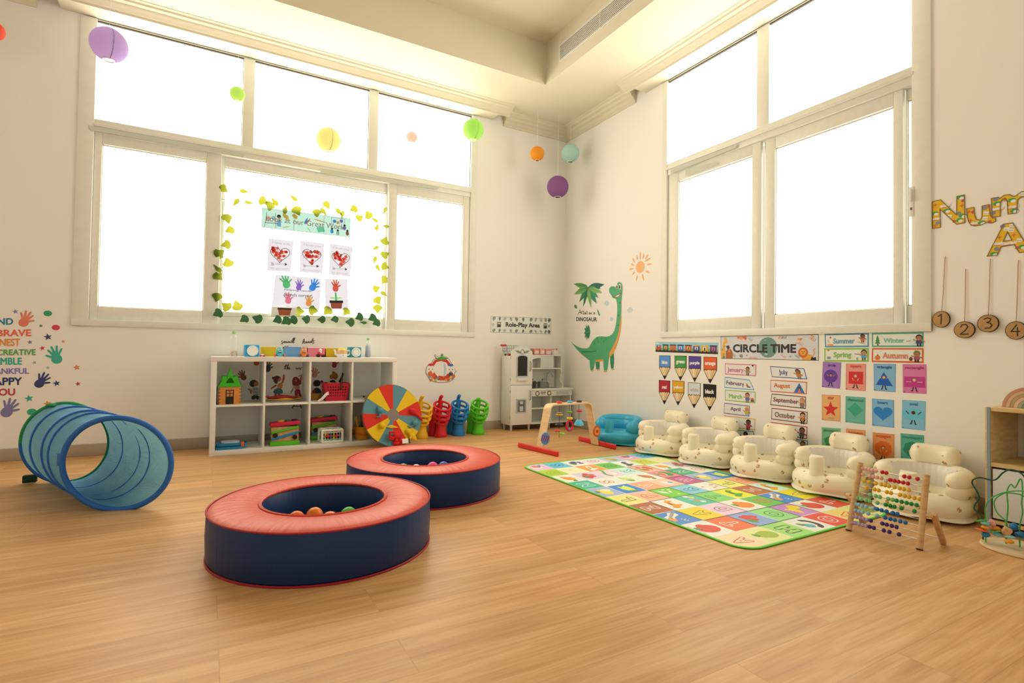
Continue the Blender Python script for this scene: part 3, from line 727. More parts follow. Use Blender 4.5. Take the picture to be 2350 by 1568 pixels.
# ---------------------------------------------------------------- dinosaur corner on the right wall
G1, G2, G3, OR = '#57A86C', '#3F8F5A', '#2F7448', '#F0A04C'
a = Art('R')
a.poly([(0.5844,0.7646),(0.6568,0.766),(0.6552,0.6672),(0.639,0.6593),(0.6028,0.6601),(0.5921,0.7017)], G2, 1, soft=2)
a.poly([(0.8194,0.8301),(0.891,0.8609),(0.8878,0.6752),(0.8374,0.6704)], G2, 1, soft=2)
a.poly([(0.2723,0.8576),(0.4343,0.7778),(0.5881,0.7416),(0.7183,0.7569),(0.8046,0.7841),(0.8881,0.8508),(0.9467,0.9507),(0.9822,1.0494),(0.9954,1.148),(0.9942,1.2272),(0.9839,1.2278),(0.9591,1.1097),(0.9013,0.9712),(0.7956,0.8604),(0.6696,0.7766),(0.571,0.7643)], OR, 2, soft=2)
a.poly([(0.107,0.9944),(0.1781,0.9442),(0.2713,0.9083),(0.3653,0.8907),(0.453,0.8929),(0.487,0.9207),(0.5337,0.9757),(0.5917,1.0139),(0.6654,1.024),(0.7696,1.0138),(0.8364,1.0277),(0.8818,1.062),(0.9081,1.1215),(0.9276,1.2208),(0.9321,1.3206),(0.9175,1.3898),(0.8945,1.4097),(0.8564,1.4148),(0.8358,1.4491),(0.8012,1.4776),(0.7975,1.5189),(0.8236,1.5398),(0.8697,1.5392),(0.9049,1.5215),(0.9224,1.5569),(0.9446,1.5726),(0.9788,1.5679),(1.0027,1.5416),(1.0109,1.4833),(1.0015,1.4297),(0.9919,1.381),(0.993,1.3065),(0.99,1.2176),(0.9761,1.1587),(0.9597,1.0699),(0.9164,0.971),(0.857,0.891),(0.7961,0.8298),(0.7814,0.7684),(0.7339,0.7798),(0.6697,0.7746),(0.5959,0.7701),(0.4865,0.7574),(0.4342,0.781),(0.3271,0.8339),(0.2162,0.9017)], G1, 3, soft=2)
a.poly([(0.4847,0.8587),(0.5942,0.8698),(0.5846,0.7541),(0.5429,0.6453),(0.497,0.6479),(0.483,0.7626)], G1, 4, soft=2)
a.poly([(0.7157,0.9115),(0.8257,0.9214),(0.8089,0.8096),(0.7834,0.6512),(0.7281,0.6461),(0.7148,0.7774)], G1, 4, soft=2)
for q in ([(0.5054,0.6567),(0.5528,0.6584),(0.5497,0.6435),(0.5091,0.642)], [(0.7263,0.6583),(0.7801,0.6603),(0.7772,0.6418),(0.7266,0.6398)], [(0.6059,0.6707),(0.6552,0.6724),(0.6521,0.6577),(0.6095,0.6562)], [(0.8541,0.6831),(0.8937,0.6864),(0.8939,0.6724),(0.8605,0.6672)]): a.poly(q, '#E0B070', 5)
a.poly([(0.3266,0.8579),(0.4847,0.8587),(0.5942,0.8677),(0.5993,0.8593),(0.4848,0.8481),(0.3448,0.8471)], G3, 4)
for p in [(0.6135,0.9978),(0.6853,0.9987),(0.7573,0.9935),(0.5611,0.9457),(0.6338,0.964),(0.7244,0.9682)]: a.poly(ngon(p[0], p[1], .013, .018, 8), '#4A9A4C', 5)
for p in [(0.9543,1.2294),(0.9702,1.3578),(0.9469,1.13)]: a.poly(ngon(p[0], p[1], .007, .012, 8), G3, 5)
a.poly([(0.8577,1.4269),(0.9093,1.4346),(0.954,1.4488),(0.9863,1.4638),(0.9807,1.4415),(0.9395,1.4221),(0.8792,1.417)], '#C23A2C', 5); a.poly([(0.8867,1.4245),(0.9467,1.4394),(0.9688,1.4475),(0.9469,1.4244)], '#F0E8DC', 6)
for p, r in (([(0.9692,1.5231)][0], 1.0), ([(0.9259,1.5295)][0], .75)):
    a.poly(ngon(p[0], p[1], .018 * r, .030 * r, 14), '#F4EEE2', 6); a.poly(ngon(p[0] - .002, p[1] - .003, .011 * r, .021 * r, 12), '#8E2A20', 7); a.poly(ngon(p[0] - .002, p[1] - .004, .006 * r, .012 * r, 10), '#20140F', 8)
a.build('dinosaur_sticker', 'green long-necked dinosaur sticker with orange belly in the room corner', 'wall sticker')
a = Art('R'); c0 = [(0.4372,1.5679)][0]
for i, (p, w, c) in enumerate(zip([(0.1736,1.6356),(0.724,1.5705),(0.1854,1.5167),(0.6852,1.4881),(0.2833,1.4175),(0.597,1.377),(0.3565,1.3573),(0.5017,1.3369),(0.4218,1.4525),(0.3124,1.6045),(0.6257,1.4358),(0.2496,1.5554),(0.6649,1.537)], (.03, .035, .035, .032, .035, .038, .024, .03, .04, .025, .03, .03, .03), ('#5E9A4A', '#2F6E5E', '#7CB05A', '#8CB860', '#3F8A58', '#3A9064', '#2F7A4A', '#8AB45A', '#5AA066', '#4A8A4C', '#4A9A66', '#6AA85C', '#3F7E66'))):
    a.poly(lens(c0, p, w), c, 1 + i % 4); a.line([c0, (c0[0] * .2 + p[0] * .8, c0[1] * .2 + p[1] * .8)], .003, '#2F6A44', 6)
a.build('leaf_sticker', 'cluster of drooping jungle leaves above the DINOSAUR lettering', 'wall sticker')
a = Art('R'); a.poly(lens(*[(0.1916,1.3908),(0.2445,1.3449)], .02), '#4F8F5C', 1); a.build('leaf_sticker', 'small single leaf under the jungle leaf cluster', 'wall sticker')
a = Art('R'); a.poly([(0.6029,1.3197),(0.6281,1.2971),(0.6551,1.2474),(0.6356,1.2411),(0.6152,1.279)], '#3F9A6A', 1); a.build('leaf_sticker', 'narrow green leaf beside the words tall as a', 'wall sticker')
pen('R', 'wall_word', [[(0.2569,1.2721),(0.2854,1.3092),(0.2995,1.3326),(0.3073,1.3024),(0.3185,1.2831)], [(0.2711,1.2968),(0.3217,1.3026)], [(0.336,1.3084),(0.3235,1.3025),(0.3363,1.2908),(0.3258,1.2805)], [(0.3609,1.3156),(0.3581,1.2743),(0.3723,1.2757)], [(0.3468,1.3033),(0.3753,1.3038)], [(0.3968,1.2895),(0.3826,1.2925),(0.3794,1.2753),(0.3971,1.2743),(0.4003,1.2915),(0.4076,1.2737)], [(0.4175,1.3067),(0.4147,1.2712)], [(0.4315,1.3059),(0.4304,1.2703)], [(0.4804,1.2847),(0.4666,1.2855),(0.4634,1.2706),(0.4772,1.2698),(0.4838,1.2866),(0.491,1.2691)], [(0.5112,1.2829),(0.4993,1.2793),(0.5097,1.2723),(0.4995,1.2675)], [(0.5586,1.2823),(0.5451,1.2809),(0.5437,1.2661),(0.5588,1.2674),(0.5619,1.2821),(0.5689,1.2647)]], .0055, '#4A423A', 'handwritten words As tall as a in the room corner')
wordart('R', 'DINOSAUR', [(0.2297,1.2492),(0.6012,1.2282),(0.6037,1.1829),(0.2306,1.2036)], '#33302C', 'black word DINOSAUR on the wall in the room corner', bold=.02)
a = Art('R'); m0 = [(0.4341,1.0717)][0]; rx, rz = .052, .082
P = []
for k in range(28):
    t = 2 * PI * k / 28; f = .62 if (k % 3 == 1 and 4 < k < 25) else 1.0
    P.append((m0[0] + rx * f * math.cos(t), m0[1] + rz * f * math.sin(t)))
a.poly(P, '#2F7E50', 1); a.line([(m0[0] - rx * .9, m0[1] - .01), (m0[0] + rx * 1.25, m0[1] + .006)], .004, '#8CB88A', 2)
for k in range(5): a.line([(m0[0] - .03 + k * .016, m0[1]), (m0[0] - .035 + k * .02, m0[1] + .055)], .002, '#6FA87C', 2)
a.build('leaf_sticker', 'round split monstera leaf under the DINOSAUR lettering', 'wall sticker')
for p, s, lab in (([(0.7606,1.3712)][0], 1.0, 'pale cloud sticker left of the dinosaur\'s neck'), ([(1.1186,1.2769)][0], 1.0, 'pale cloud sticker right of the dinosaur\'s neck'), ([(0.8445,1.1967)][0], .75, 'smallest pale cloud sticker left of the neck, lower down')):
    a = Art('R')
    for dx, dz, r in ((-.022, -.004, .018), (0, .01, .024), (.022, -.002, .018), (0, -.008, .03)): a.ell(p[0] + dx * s, p[1] + dz * s, r * s, '#CFD3CE', 1, ry=r * s * .7)
    a.build('cloud_sticker', lab, 'wall sticker', 'clouds round the dinosaur')
a = Art('R'); s0 = [(1.259,1.6852)][0]
a.ell(s0[0], s0[1], .060, '#F4AE66', 1, ry=.058)
for p, q2 in zip([(1.2581,1.7548),(1.2201,1.7583),(1.1847,1.7384),(1.1726,1.7111),(1.1689,1.6807),(1.1887,1.6492),(1.2221,1.6144),(1.2894,1.6158),(1.3315,1.6408),(1.3438,1.6974),(1.3171,1.7293),(1.3274,1.7495),(1.2956,1.756)], [(1.257,1.8426),(1.2084,1.8148),(1.1478,1.7949),(1.1261,1.7417),(1.093,1.6847),(1.1446,1.6218),(1.2038,1.5514),(1.3117,1.5396),(1.3917,1.609),(1.4239,1.6957),(1.4078,1.7583),(1.3686,1.7987),(1.3054,1.816)]):
    a.poly(lens(p, q2, .0095), '#F2AC68', 1)
a.build('sun_sticker', 'orange painted sun sticker between the corner and the right window', 'wall sticker')

# ================================================================ paper on the right wall
INKY = '#221E1C'
def mini_child(a, cx, cy, s, skin, hair, top, legs, layer=4, arms=True):
    """small printed child, s = height in the card's own height"""
    w = s / a.asp
    a.poly([(cx - .20 * w, cy - .02 * s), (cx + .20 * w, cy - .02 * s), (cx + .24 * w, cy + .26 * s), (cx - .24 * w, cy + .26 * s)], top, layer)
    a.rect(cx - .16 * w, cy + .26 * s, cx - .03 * w, cy + .5 * s, legs, layer); a.rect(cx + .03 * w, cy + .26 * s, cx + .16 * w, cy + .5 * s, legs, layer)
    if arms:
        a.line([(cx - .2 * w, cy + .03 * s), (cx - .40 * w, cy - .05 * s)], .09 * w, skin, layer + 1); a.line([(cx + .2 * w, cy + .03 * s), (cx + .38 * w, cy + .12 * s)], .09 * w, skin, layer + 1)
    a.ell(cx, cy - .24 * s, .25 * w, hair, layer + 1, ry=.26 * s); a.ell(cx, cy - .18 * s, .2 * w, skin, layer + 2, ry=.19 * s)
    for k in (-1, 1): a.ell(cx + k * .08 * w, cy - .18 * s, .022 * w, INKY, layer + 3, ry=.025 * s)
# alphabet-train strip
a = card_art('R', [(1.4704,0.9542),(2.1817,0.9391),(2.1785,0.8444),(1.4745,0.8608)], '#9CC8E4')
a.poly([(0, .62), (.2, .55), (.45, .62), (.7, .54), (1, .60), (1, .86), (0, .86)], '#7AB04A', 1); a.rect(0, .82, 1, 1, '#2E2620', 2)
for i, c in enumerate(['#D83A30', '#2F7A4A', '#E0562C', '#3E78B8', '#DC5038', '#4A3478', '#E8A82C', '#7A2E66']):
    x = .01 + i * .125
    if i == 0:
        a.rect(x + .005, .5, x + .075, .78, c, 3); a.rect(x + .06, .32, x + .09, .78, c, 3); a.rect(x + .015, .34, x + .03, .5, INKY, 3); a.ell(x + .03, .14, .035, '#F4F0E8', 3, ry=.06)
    else:
        a.rect(x, .30, x + .095, .82, c, 3); a.rect(x - .006, .24, x + .101, .34, '#3A2E2A' if i not in (5, 6) else '#E8B040', 4); a.rect(x + .025, .40, x + .07, .68, ['#F2C24A', '#E07A30', '#F0E0C8', '#F4C050', '#F2EEE6', '#F6F2EA', '#C87AA0'][i - 1], 4)
        a.rect(x + .038, .46, x + .058, .74, ['#C8452C', '#3C8A4A', '#2E5A90', '#3A7A3A', '#5A4A8A', '#2A2622', '#8A3A5A'][i - 1], 5)
    for k in (.02, .075): a.ell(x + k, .86, .013, '#171412', 5)
a.build('train_poster', 'long strip poster of a coloured train under the right window', 'poster')
# colour pencils
GPN = 'colour pencil cut-outs under the train strip'
for word, q, c, tc, lab in [
    ('blue', [(1.5216,0.8271),(1.6588,0.8273),(1.6611,0.6116),(1.5222,0.6046)], '#5B92CC', '#F6F2EA', 'blue pencil cut-out with the word blue, first in the upper row'),
    ('green', [(1.7089,0.8279),(1.848,0.8275),(1.8457,0.6128),(1.7113,0.6058)], '#3E9A3E', '#F6F2EA', 'green pencil cut-out with the word green'),
    ('purple', [(1.8697,0.8264),(2.005,0.8248),(2.0036,0.6098),(1.8719,0.6027)], '#553A8E', '#F6F2EA', 'purple pencil cut-out with the word purple'),
    ('orange', [(2.0321,0.8219),(2.1694,0.8206),(2.1665,0.6059),(2.034,0.5983)], '#EE5A22', '#F6E2D2', 'orange pencil cut-out with the word orange, last in the upper row'),
    ('red', [(1.5193,0.5994),(1.6585,0.5995),(1.658,0.3869),(1.5219,0.3745)], '#BE2430', '#F6F2EA', 'red pencil cut-out with the word red, first in the lower row'),
    ('yellow', [(1.6864,0.6045),(1.8247,0.6035),(1.8197,0.3927),(1.686,0.3803)], '#EEA61E', '#F6E8C8', 'yellow pencil cut-out with the word yellow'),
    ('white', [(1.8658,0.5983),(2.0029,0.5959),(2.0006,0.3864),(1.8663,0.3734)], '#E4D8CC', '#BDB4AC', 'white pencil cut-out with the word white'),
    ('black', [(2.0299,0.5942),(2.1635,0.5929),(2.162,0.3816),(2.0319,0.3684)], '#1C1A1A', '#F6F2EA', 'black pencil cut-out with the word black, last in the lower row')]:
    a = Art('R', q)
    a.card(ink(INKY), shape=[(0, 0), (1, 0), (1, .52), (.52, 1), (.48, 1), (0, .52)])
    wav = [(.96 - .92 * k / 24, .475 + .022 * math.cos(PI * 10 * k / 24)) for k in range(25)]
    a.poly([(.04, .018), (.96, .018)] + wav, c, 1)
    wv = [(x, y + .03) for x, y in wav]
    a.poly(wv + [(.04, .52), (.37, .84), (.63, .84), (.96, .52)], '#EEC488', 1)
    a.poly([(.32, .50), (.46, .50), (.48, .84), (.43, .84)], '#F6D8A8', 2); a.poly([(.70, .50), (.86, .52), (.60, .84), (.56, .84)], '#E0AE6C', 2)
    x0 = {'red': .3, 'blue': .24, 'green': .14, 'white': .16, 'black': .16}.get(word, .1)
    a.text(word, x0, .20, 1 - x0, .36, tc, 3, .05)
    a.build('pencil_poster', lab, 'poster', GPN)
# circle time banner
a = card_art('R', [(2.2042,0.9912),(3.0096,0.9891),(3.01,0.8088),(2.2079,0.8097)], '#DED3C6')
a.line([(.002, .008), (.998, .008), (.998, .992), (.002, .992)], .004, INKY, 1, True)
a.ell(.524, .5, .096, '#6F9078', 1)
for x, y, r in ((.495, .20, .008), (.51, .55, .010), (.505, .78, .016), (.48, .88, .006)): a.ell(x, y, r, '#A9C4B4', 2, ry=r * 2.6)
a.text('CIRCLE TIME', .145, .36, .80, .72, '#2A2724', 4, .035)
a.poly([(.0, .98), (.01, .6), (.04, .18), (.05, .06), (.065, .05), (.07, .14), (.085, .26), (.075, .32), (.055, .34), (.05, .6), (.05, .98)], '#EEB03A', 2); a.ell(.02, .6, .008, '#C87A2A', 3); a.ell(.035, .8, .008, '#C87A2A', 3); a.ell(.045, .45, .006, '#C87A2A', 3)
a.poly([(.06, .98), (.06, .66), (.085, .58), (.12, .58), (.14, .72), (.14, .98)], '#B9642C', 3); a.ell(.105, .66, .014, '#D88A4A', 4); a.ell(.118, .64, .004, INKY, 5)
a.poly([(.02, .98), (.03, .84), (.045, .9), (.05, .98)], '#4A8A6A', 5); a.poly([(.06, .45), (.095, .40), (.11, .52), (.085, .6)], '#3A3430', 3)
a.poly([(.85, .98), (.86, .78), (.92, .76), (.955, .84), (.955, .98)], '#F0A030', 2); a.ell(.863, .70, .045, '#D8642A', 3, ry=.2); a.ell(.863, .69, .028, '#F2A83A', 4, ry=.12); a.ell(.852, .66, .004, INKY, 5, ry=.015); a.ell(.874, .66, .004, INKY, 5, ry=.015); a.ell(.863, .72, .006, '#7A3A1A', 5, ry=.02)
a.line([(.95, .85), (.965, .7), (.955, .6), (.97, .54)], .006, '#E8843A', 3); a.poly([(.93, .98), (.94, .86), (.96, .9), (.975, .85), (.98, .98)], '#26211E', 4)
for x, y, d, c in [(.21, .06, .05, '#E8784A'), (.24, .10, .05, '#F09A6A'), (.265, .05, .05, '#E8784A'), (.285, .1, .04, '#E0623A')]: a.ell(x, y, .016, c, 2, ry=.07)
for k in range(5): a.poly(lens((.63 + k * .016, .16), (.648 + k * .016, .03), .006), ['#E8804A', '#F0B26A', '#6A8A74', '#E88A5A', '#6E9A84'][k], 2)
for p, q2, c in [((.82, .12), (.83, .22), '#F09A3A'), ((.80, .20), (.83, .22), '#F0A84A'), ((.85, .12), (.835, .24), '#E87A3A'), ((.93, .02), (.965, .12), '#F0904A'), ((.93, .10), (.95, .18), '#F0A25A'), ((.80, .3), (.81, .36), '#F0A04A')]: a.poly(lens(p, q2, .012), c, 2)
for x, y, s, c in [(.95, .22, .03, '#C85A3A'), (.84, .38, .028, '#E8743A'), (.34, .18, .026, '#6E6A62'), (.15, .86, .03, '#4E6A54'), (.68, .88, .03, '#E8904A'), (.81, .88, .026, '#4E7A62')]:
    a.line([(x - s, y - .08), (x + s * .6, y + .06)], .003, c, 2)
    for k in (-1, 0, 1): a.line([(x + k * s * .5, y + k * .03), (x + k * s * .5 + .012, y + k * .03 - .07)], .003, c, 2)
P = [(.235 + .021 * (t / 14) * math.cos(t), .87 + .085 * (t / 14) * math.sin(t)) for t in [k * .5 for k in range(29)]]
a.line(P, .004, '#3A332E', 2)
for x, y in ((.30, .85), (.745, .86)): a.poly(star(x, y, .012, 4, .3, sy=4), '#5A7A66', 2)
for k in range(9): a.line([(.33 + k * .0105, .98), (.33 + k * .0105, .92 - .04 * (k % 2))], .003, '#E8864A', 2)
for k in range(4): a.line([(.1 + k * .012, .10 + .03 * (k % 2)), (.1 + k * .012, .22)], .002, '#EEE6DC', 2)
a.build('banner', 'CIRCLE TIME banner with animals and a green disc under the right window', 'banner')
# month cards
GM = 'month cards beneath the banner'
def month(word, q, c, tc, lab, tx, fig):
    a = card_art('R', q, c)
    a.poly([(.018, .07), (.982, .07), (.982, .93), (.018, .93)], '#EEE0D4', 1)
    a.text(word, tx[0], tx[1], tx[2], tx[3], tc, 3, .03)
    fig(a)
    a.build('month_card', lab, 'poster', GM)
def fg(*k, extra=None):
    def f(a):
        mini_child(a, *k)
        if extra: extra(a)
    return f
def snow(a):
    a.ell(.90, .55, .045, '#F4F2EE', 5, ry=.22); a.ell(.90, .28, .032, '#F4F2EE', 6, ry=.15); a.rect(.875, .06, .925, .18, INKY, 7)
def tent(a):
    a.poly([(.66, .92), (.80, .12), (.95, .92)], '#3E72B0', 4); a.poly([(.76, .92), (.80, .45), (.86, .92)], '#27405E', 5); a.ell(.81, .60, .035, '#4A2A1C', 6, ry=.15); a.ell(.81, .66, .026, '#C8824E', 7, ry=.11); a.rect(.77, .76, .85, .92, '#E07A9A', 6)
def flowers(a): a.rect(.86, .74, .96, .90, '#6A4A2E', 4); a.ell(.91, .66, .045, '#D8604A', 5, ry=.10)
def feb(a):
    a.line([(.78, .62), (.92, .72)], .012, '#4A3A3A', 4); a.rect(.80, .5, .86, .78, '#C8603A', 5); a.ell(.83, .44, .02, '#C8824E', 6); a.rect(.82, .7, .9, .8, '#3A6AA0', 6)
month('January', [(2.2474,0.7712),(2.5301,0.7687),(2.5273,0.6811),(2.2481,0.6823)], '#E2557E', '#DC6C8C', 'pink January card, top of the left month column', (.08, .34, .62, .86), fg(.745, .60, .78, '#B87A4A', '#4A2E1E', '#9A8A6A', '#5A4A36', extra=snow))
month('February', [(2.246,0.6621),(2.4734,0.6498),(2.5165,0.5716),(2.2429,0.5737)], '#3E9CC4', '#6E5E7E', 'blue February card with its right corner curled away', (.07, .30, .72, .80), feb)
month('March', [(2.2475,0.5582),(2.5259,0.5603),(2.5237,0.4728),(2.2496,0.4715)], '#86B83A', '#86B84A', 'lime green March card in the left month column', (.14, .34, .58, .74), fg(.75, .56, .9, '#C88A5A', '#5A3420', '#5A6AB0', '#8A6A4A', extra=flowers))
month('April', [(2.2422,0.452),(2.4746,0.4492),(2.4717,0.3661),(2.2391,0.3655)], '#7A5AA0', '#7A5A72', 'violet April card in the left month column', (.26, .28, .66, .72), fg(.91, .55, .9, '#C88A5A', '#E8B040', '#E0A840', '#8AB0D0'))
month('May', [(2.243,0.3502),(2.5257,0.3543),(2.5228,0.2662),(2.2399,0.2586)], '#E4A62E', '#D8A03A', 'yellow May card half hidden behind an inflatable chair', (.14, .30, .46, .80), fg(.79, .58, .95, '#7A4A2E', '#241A18', '#C8304A', '#241A1C'))
month('June', [(2.2362,0.2456),(2.5129,0.2565),(2.52,0.1686),(2.2369,0.1526)], '#4E8A62', '#4E8A62', 'green June card mostly hidden behind the inflatable chairs', (.2, .3, .6, .7), fg(.74, .55, .95, '#5A3420', '#1C1412', '#D8D0C8', '#4A5A6A'))
month('July', [(2.6452,0.7607),(2.9072,0.7519),(2.9299,0.6765),(2.6614,0.6797)], '#4E5A96', '#5E6490', 'indigo July card at the top of the right month column', (.24, .26, .50, .82), fg(.80, .56, .95, '#A8642E', '#5A3020', '#C87A3A', '#6A6E7A'))
month('August', [(2.6508,0.6595),(2.9288,0.6585),(2.9263,0.5714),(2.6493,0.5708)], '#E2622C', '#E0683A', 'orange August card with a blue tent', (.10, .24, .56, .72), tent)
month('September', [(2.6607,0.5572),(2.9207,0.5546),(2.9193,0.4685),(2.6485,0.4713)], '#7A3A3C', '#8A5254', 'maroon September card in the right month column', (.07, .28, .80, .78), fg(.905, .55, .86, '#D89A6A', '#C87A3A', '#A86A4A', '#3A4A6A'))
month('October', [(2.6593,0.4515),(2.9333,0.4498),(2.9308,0.3656),(2.6572,0.3665)], '#9A2E44', '#8A5A54', 'crimson October card with a caped figure', (.10, .30, .68, .74), fg(.88, .56, .98, '#D89A6A', '#241A18', '#2A2422', '#2A2422', extra=lambda a: a.ell(.88, .68, .045, '#E07A2C', 8, ry=.14)))
month('November', [(2.6535,0.3459),(2.9325,0.3468),(2.9283,0.2596),(2.6495,0.2646)], '#CC3434', '#B85A4A', 'red November card above the middle inflatable chair', (.08, .3, .7, .74), fg(.87, .58, .98, '#8A5230', '#2A1A14', '#5A4A44', '#4A3E3A'))
month('December', [(2.6496,0.2444),(2.9361,0.2499),(2.9352,0.1741),(2.6487,0.1549)], '#2E7A3A', '#2E7A3A', 'green December card just showing behind a headrest', (.1, .3, .7, .74), fg(.88, .56, .95, '#C88A5A', '#3A2418', '#8A3A30', '#3A3A4A'))
# season cards
GSN = 'season cards beside the banner'
def season(word, q, c, tc, lab, tx, kid_, extra):
    a = card_art('R', q, c)
    a.rect(.03, .11, .97, .89, '#F0E6DA', 1); a.text(word, *tx, tc, 3, .045)
    mini_child(a, *kid_); extra(a)
    a.build('season_card', lab, 'poster', GSN)
def sm(a):
    a.ell(.14, .28, .022, '#C8502E', 3); a.line([(.08, .42), (.10, .66)], .012, '#E88A4A', 3); a.ell(.13, .82, .075, '#F0A25A', 3, ry=.08); a.poly(lens((.74, .60), (.95, .82), .03), '#C8B48A', 4)
def sp(a):
    a.ell(.1, .16, .03, '#E8743A', 3, ry=.06); a.line([(.70, .42), (.86, .5)], .014, '#4A5A6A', 4); a.ell(.76, .78, .02, '#8AB870', 4, ry=.12); a.ell(.11, .74, .05, '#7AA8A0', 3, ry=.08); a.line([(.07, .66), (.15, .66)], .01, '#4A4A44', 4)
def wi(a):
    for y, w in ((.36, .03), (.50, .045), (.68, .058)): a.poly([(.12, y - .22), (.12 + w, y + .08), (.12 - w, y + .08)], '#3E8A4E', 3)
    a.rect(.11, .74, .13, .86, '#7A4A2E', 3); a.ell(.135, .86, .016, '#C8342E', 4); a.ell(.79, .44, .035, '#D8E4E2', 4, ry=.16); a.ell(.80, .72, .058, '#D8E4E2', 4, ry=.18); a.line([(.69, .60), (.76, .58)], .01, '#5A3A22', 5); a.ell(.20, .24, .016, '#DCD6CA', 3)
def au(a):
    a.ell(.12, .68, .055, '#E8782C', 3, ry=.17); a.rect(.112, .45, .128, .55, '#5A6A2E', 4); a.ell(.77, .74, .035, '#7A3A2A', 3, ry=.14)
    for x, y in ((.07, .3), (.12, .38), (.18, .25), (.85, .14), (.9, .1), (.94, .18)): a.poly(star(x, y, .012, 4, .4, sy=3), '#C8602E', 3)
season('Summer', [(3.0502,0.9912),(3.3299,0.9907),(3.33,0.9013),(3.0536,0.8998)], '#5E98A8', '#6FA0AE', 'grey-blue Summer card, upper left of the season cards', (.20, .34, .70, .74), (.87, .36, .62, '#8A5230', '#2E1C16', '#C8784A', '#8A5230'), sm)
season('Spring', [(3.0485,0.8934),(3.33,0.8953),(3.3283,0.8076),(3.0493,0.8034)], '#8CC040', '#90B868', 'lime Spring card, lower left of the season cards', (.22, .28, .63, .80), (.90, .50, .80, '#C88A5A', '#4A2A1C', '#5AA8B0', '#6A5A4A'), sp)
season('Winter', [(3.3477,0.9903),(3.6282,0.9889),(3.6281,0.9007),(3.3477,0.9012)], '#5CB088', '#86C09C', 'mint green Winter card with a fir tree', (.24, .36, .65, .72), (.92, .55, .8, '#B87A4A', '#4A2A3A', '#3E4A78', '#2A2A3A'), wi)
season('Autumn', [(3.3488,0.8947),(3.6281,0.8946),(3.6279,0.8065),(3.3467,0.8069)], '#E4642E', '#E08468', 'orange Autumn card with a pumpkin', (.22, .30, .72, .74), (.88, .56, .8, '#B8784A', '#6A7A3A', '#B84A5A', '#2A2422'), au)
# shape posters
GSH = 'shape posters in rows of four'
def shape_card(word, q, bg, tc, tx, draw, lab):
    a = card_art('R', q, bg)
    a.line([(.008, .006), (.992, .006), (.992, .994), (.008, .994)], .012, draw[1], 1, True)
    a.text(word, tx, .065, 1 - tx, .175 if not any(ch in word for ch in 'gpy') else .195, tc, 3, .035)
    k, c = draw[0], draw[1]
    if k == 'circle': a.ell(.47, .55, .37, c, 2)
    elif k == 'square': a.rect(.15, .30, .87, .76, c, 2)
    elif k == 'triangle': a.poly([(.47, .30), (.90, .80), (.10, .78)], c, 2)
    elif k == 'rectangle': a.poly([(.06, .43), (.94, .43), (.95, .80), (.05, .79)], c, 2)
    elif k == 'star': a.poly(star(.48, .56, .44, 5, .42, sy=a.asp), c, 2)
    elif k == 'diamond': a.poly([(.49, .22), (.88, .48), (.50, .76), (.10, .48)], c, 2)
    elif k == 'heart': a.poly(heart(.5, .50, .44, .29), c, 2)
    elif k == 'oval': a.ell(.5, .48, .47, c, 2, ry=.21)
    else: a.poly(ngon(.5, .56, .40, .40 * a.asp, {'pentagon': 5, 'hexagon': 6, 'octagon': 8, 'heptagon': 7}[k], -PI / 2 + (PI / 8 if k == 'octagon' else 0)), c, 2)
    f = draw[2] if len(draw) > 2 else None
    if f:
        x, y, skin, hair = f
        a.ell(x, y, .085, hair, 4); a.ell(x, y + .015, .07, skin, 5)
        for s in (-1, 1):
            a.ell(x + s * .028, y + .01, .009, INKY, 6)
            if k in ('triangle', 'circle'): a.line([(x + s * .13, y + .04), (x + s * .24, y - .02)], .035, skin, 4)
            elif k == 'rectangle': a.line([(x + s * .14, y + .08), (x + s * .34, y + .08)], .03, skin, 4)
            elif k == 'oval': a.line([(x + s * .20, y + .05), (x + s * .32, y - .04)], .04, skin, 4)
            else: a.line([(x + s * .10, y + .18), (x + s * .16, y + .10)], .035, skin, 4)
            yb = {'triangle': .80, 'rectangle': .80, 'oval': .69, 'circle': .80, 'square': .78}.get(k, .84)
            a.line([(x + s * .05, yb), (x + s * .09, yb + .12)], .045, '#2A2422', 3); a.ell(x + s * .11, yb + .125, .04, '#2A2422', 4, ry=.018)
    if k in ('star', 'heart', 'diamond'): a.ell(.48, .9, .2, mat('#C8A070' if k == 'star' else '#9ABCC8' if k == 'heart' else '#7FB49A', .4), 2, ry=.035)
    a.rect(.03, .955, .1, .975, '#5A5450', 3)
    a.build('shape_poster', lab, 'poster', GSH)
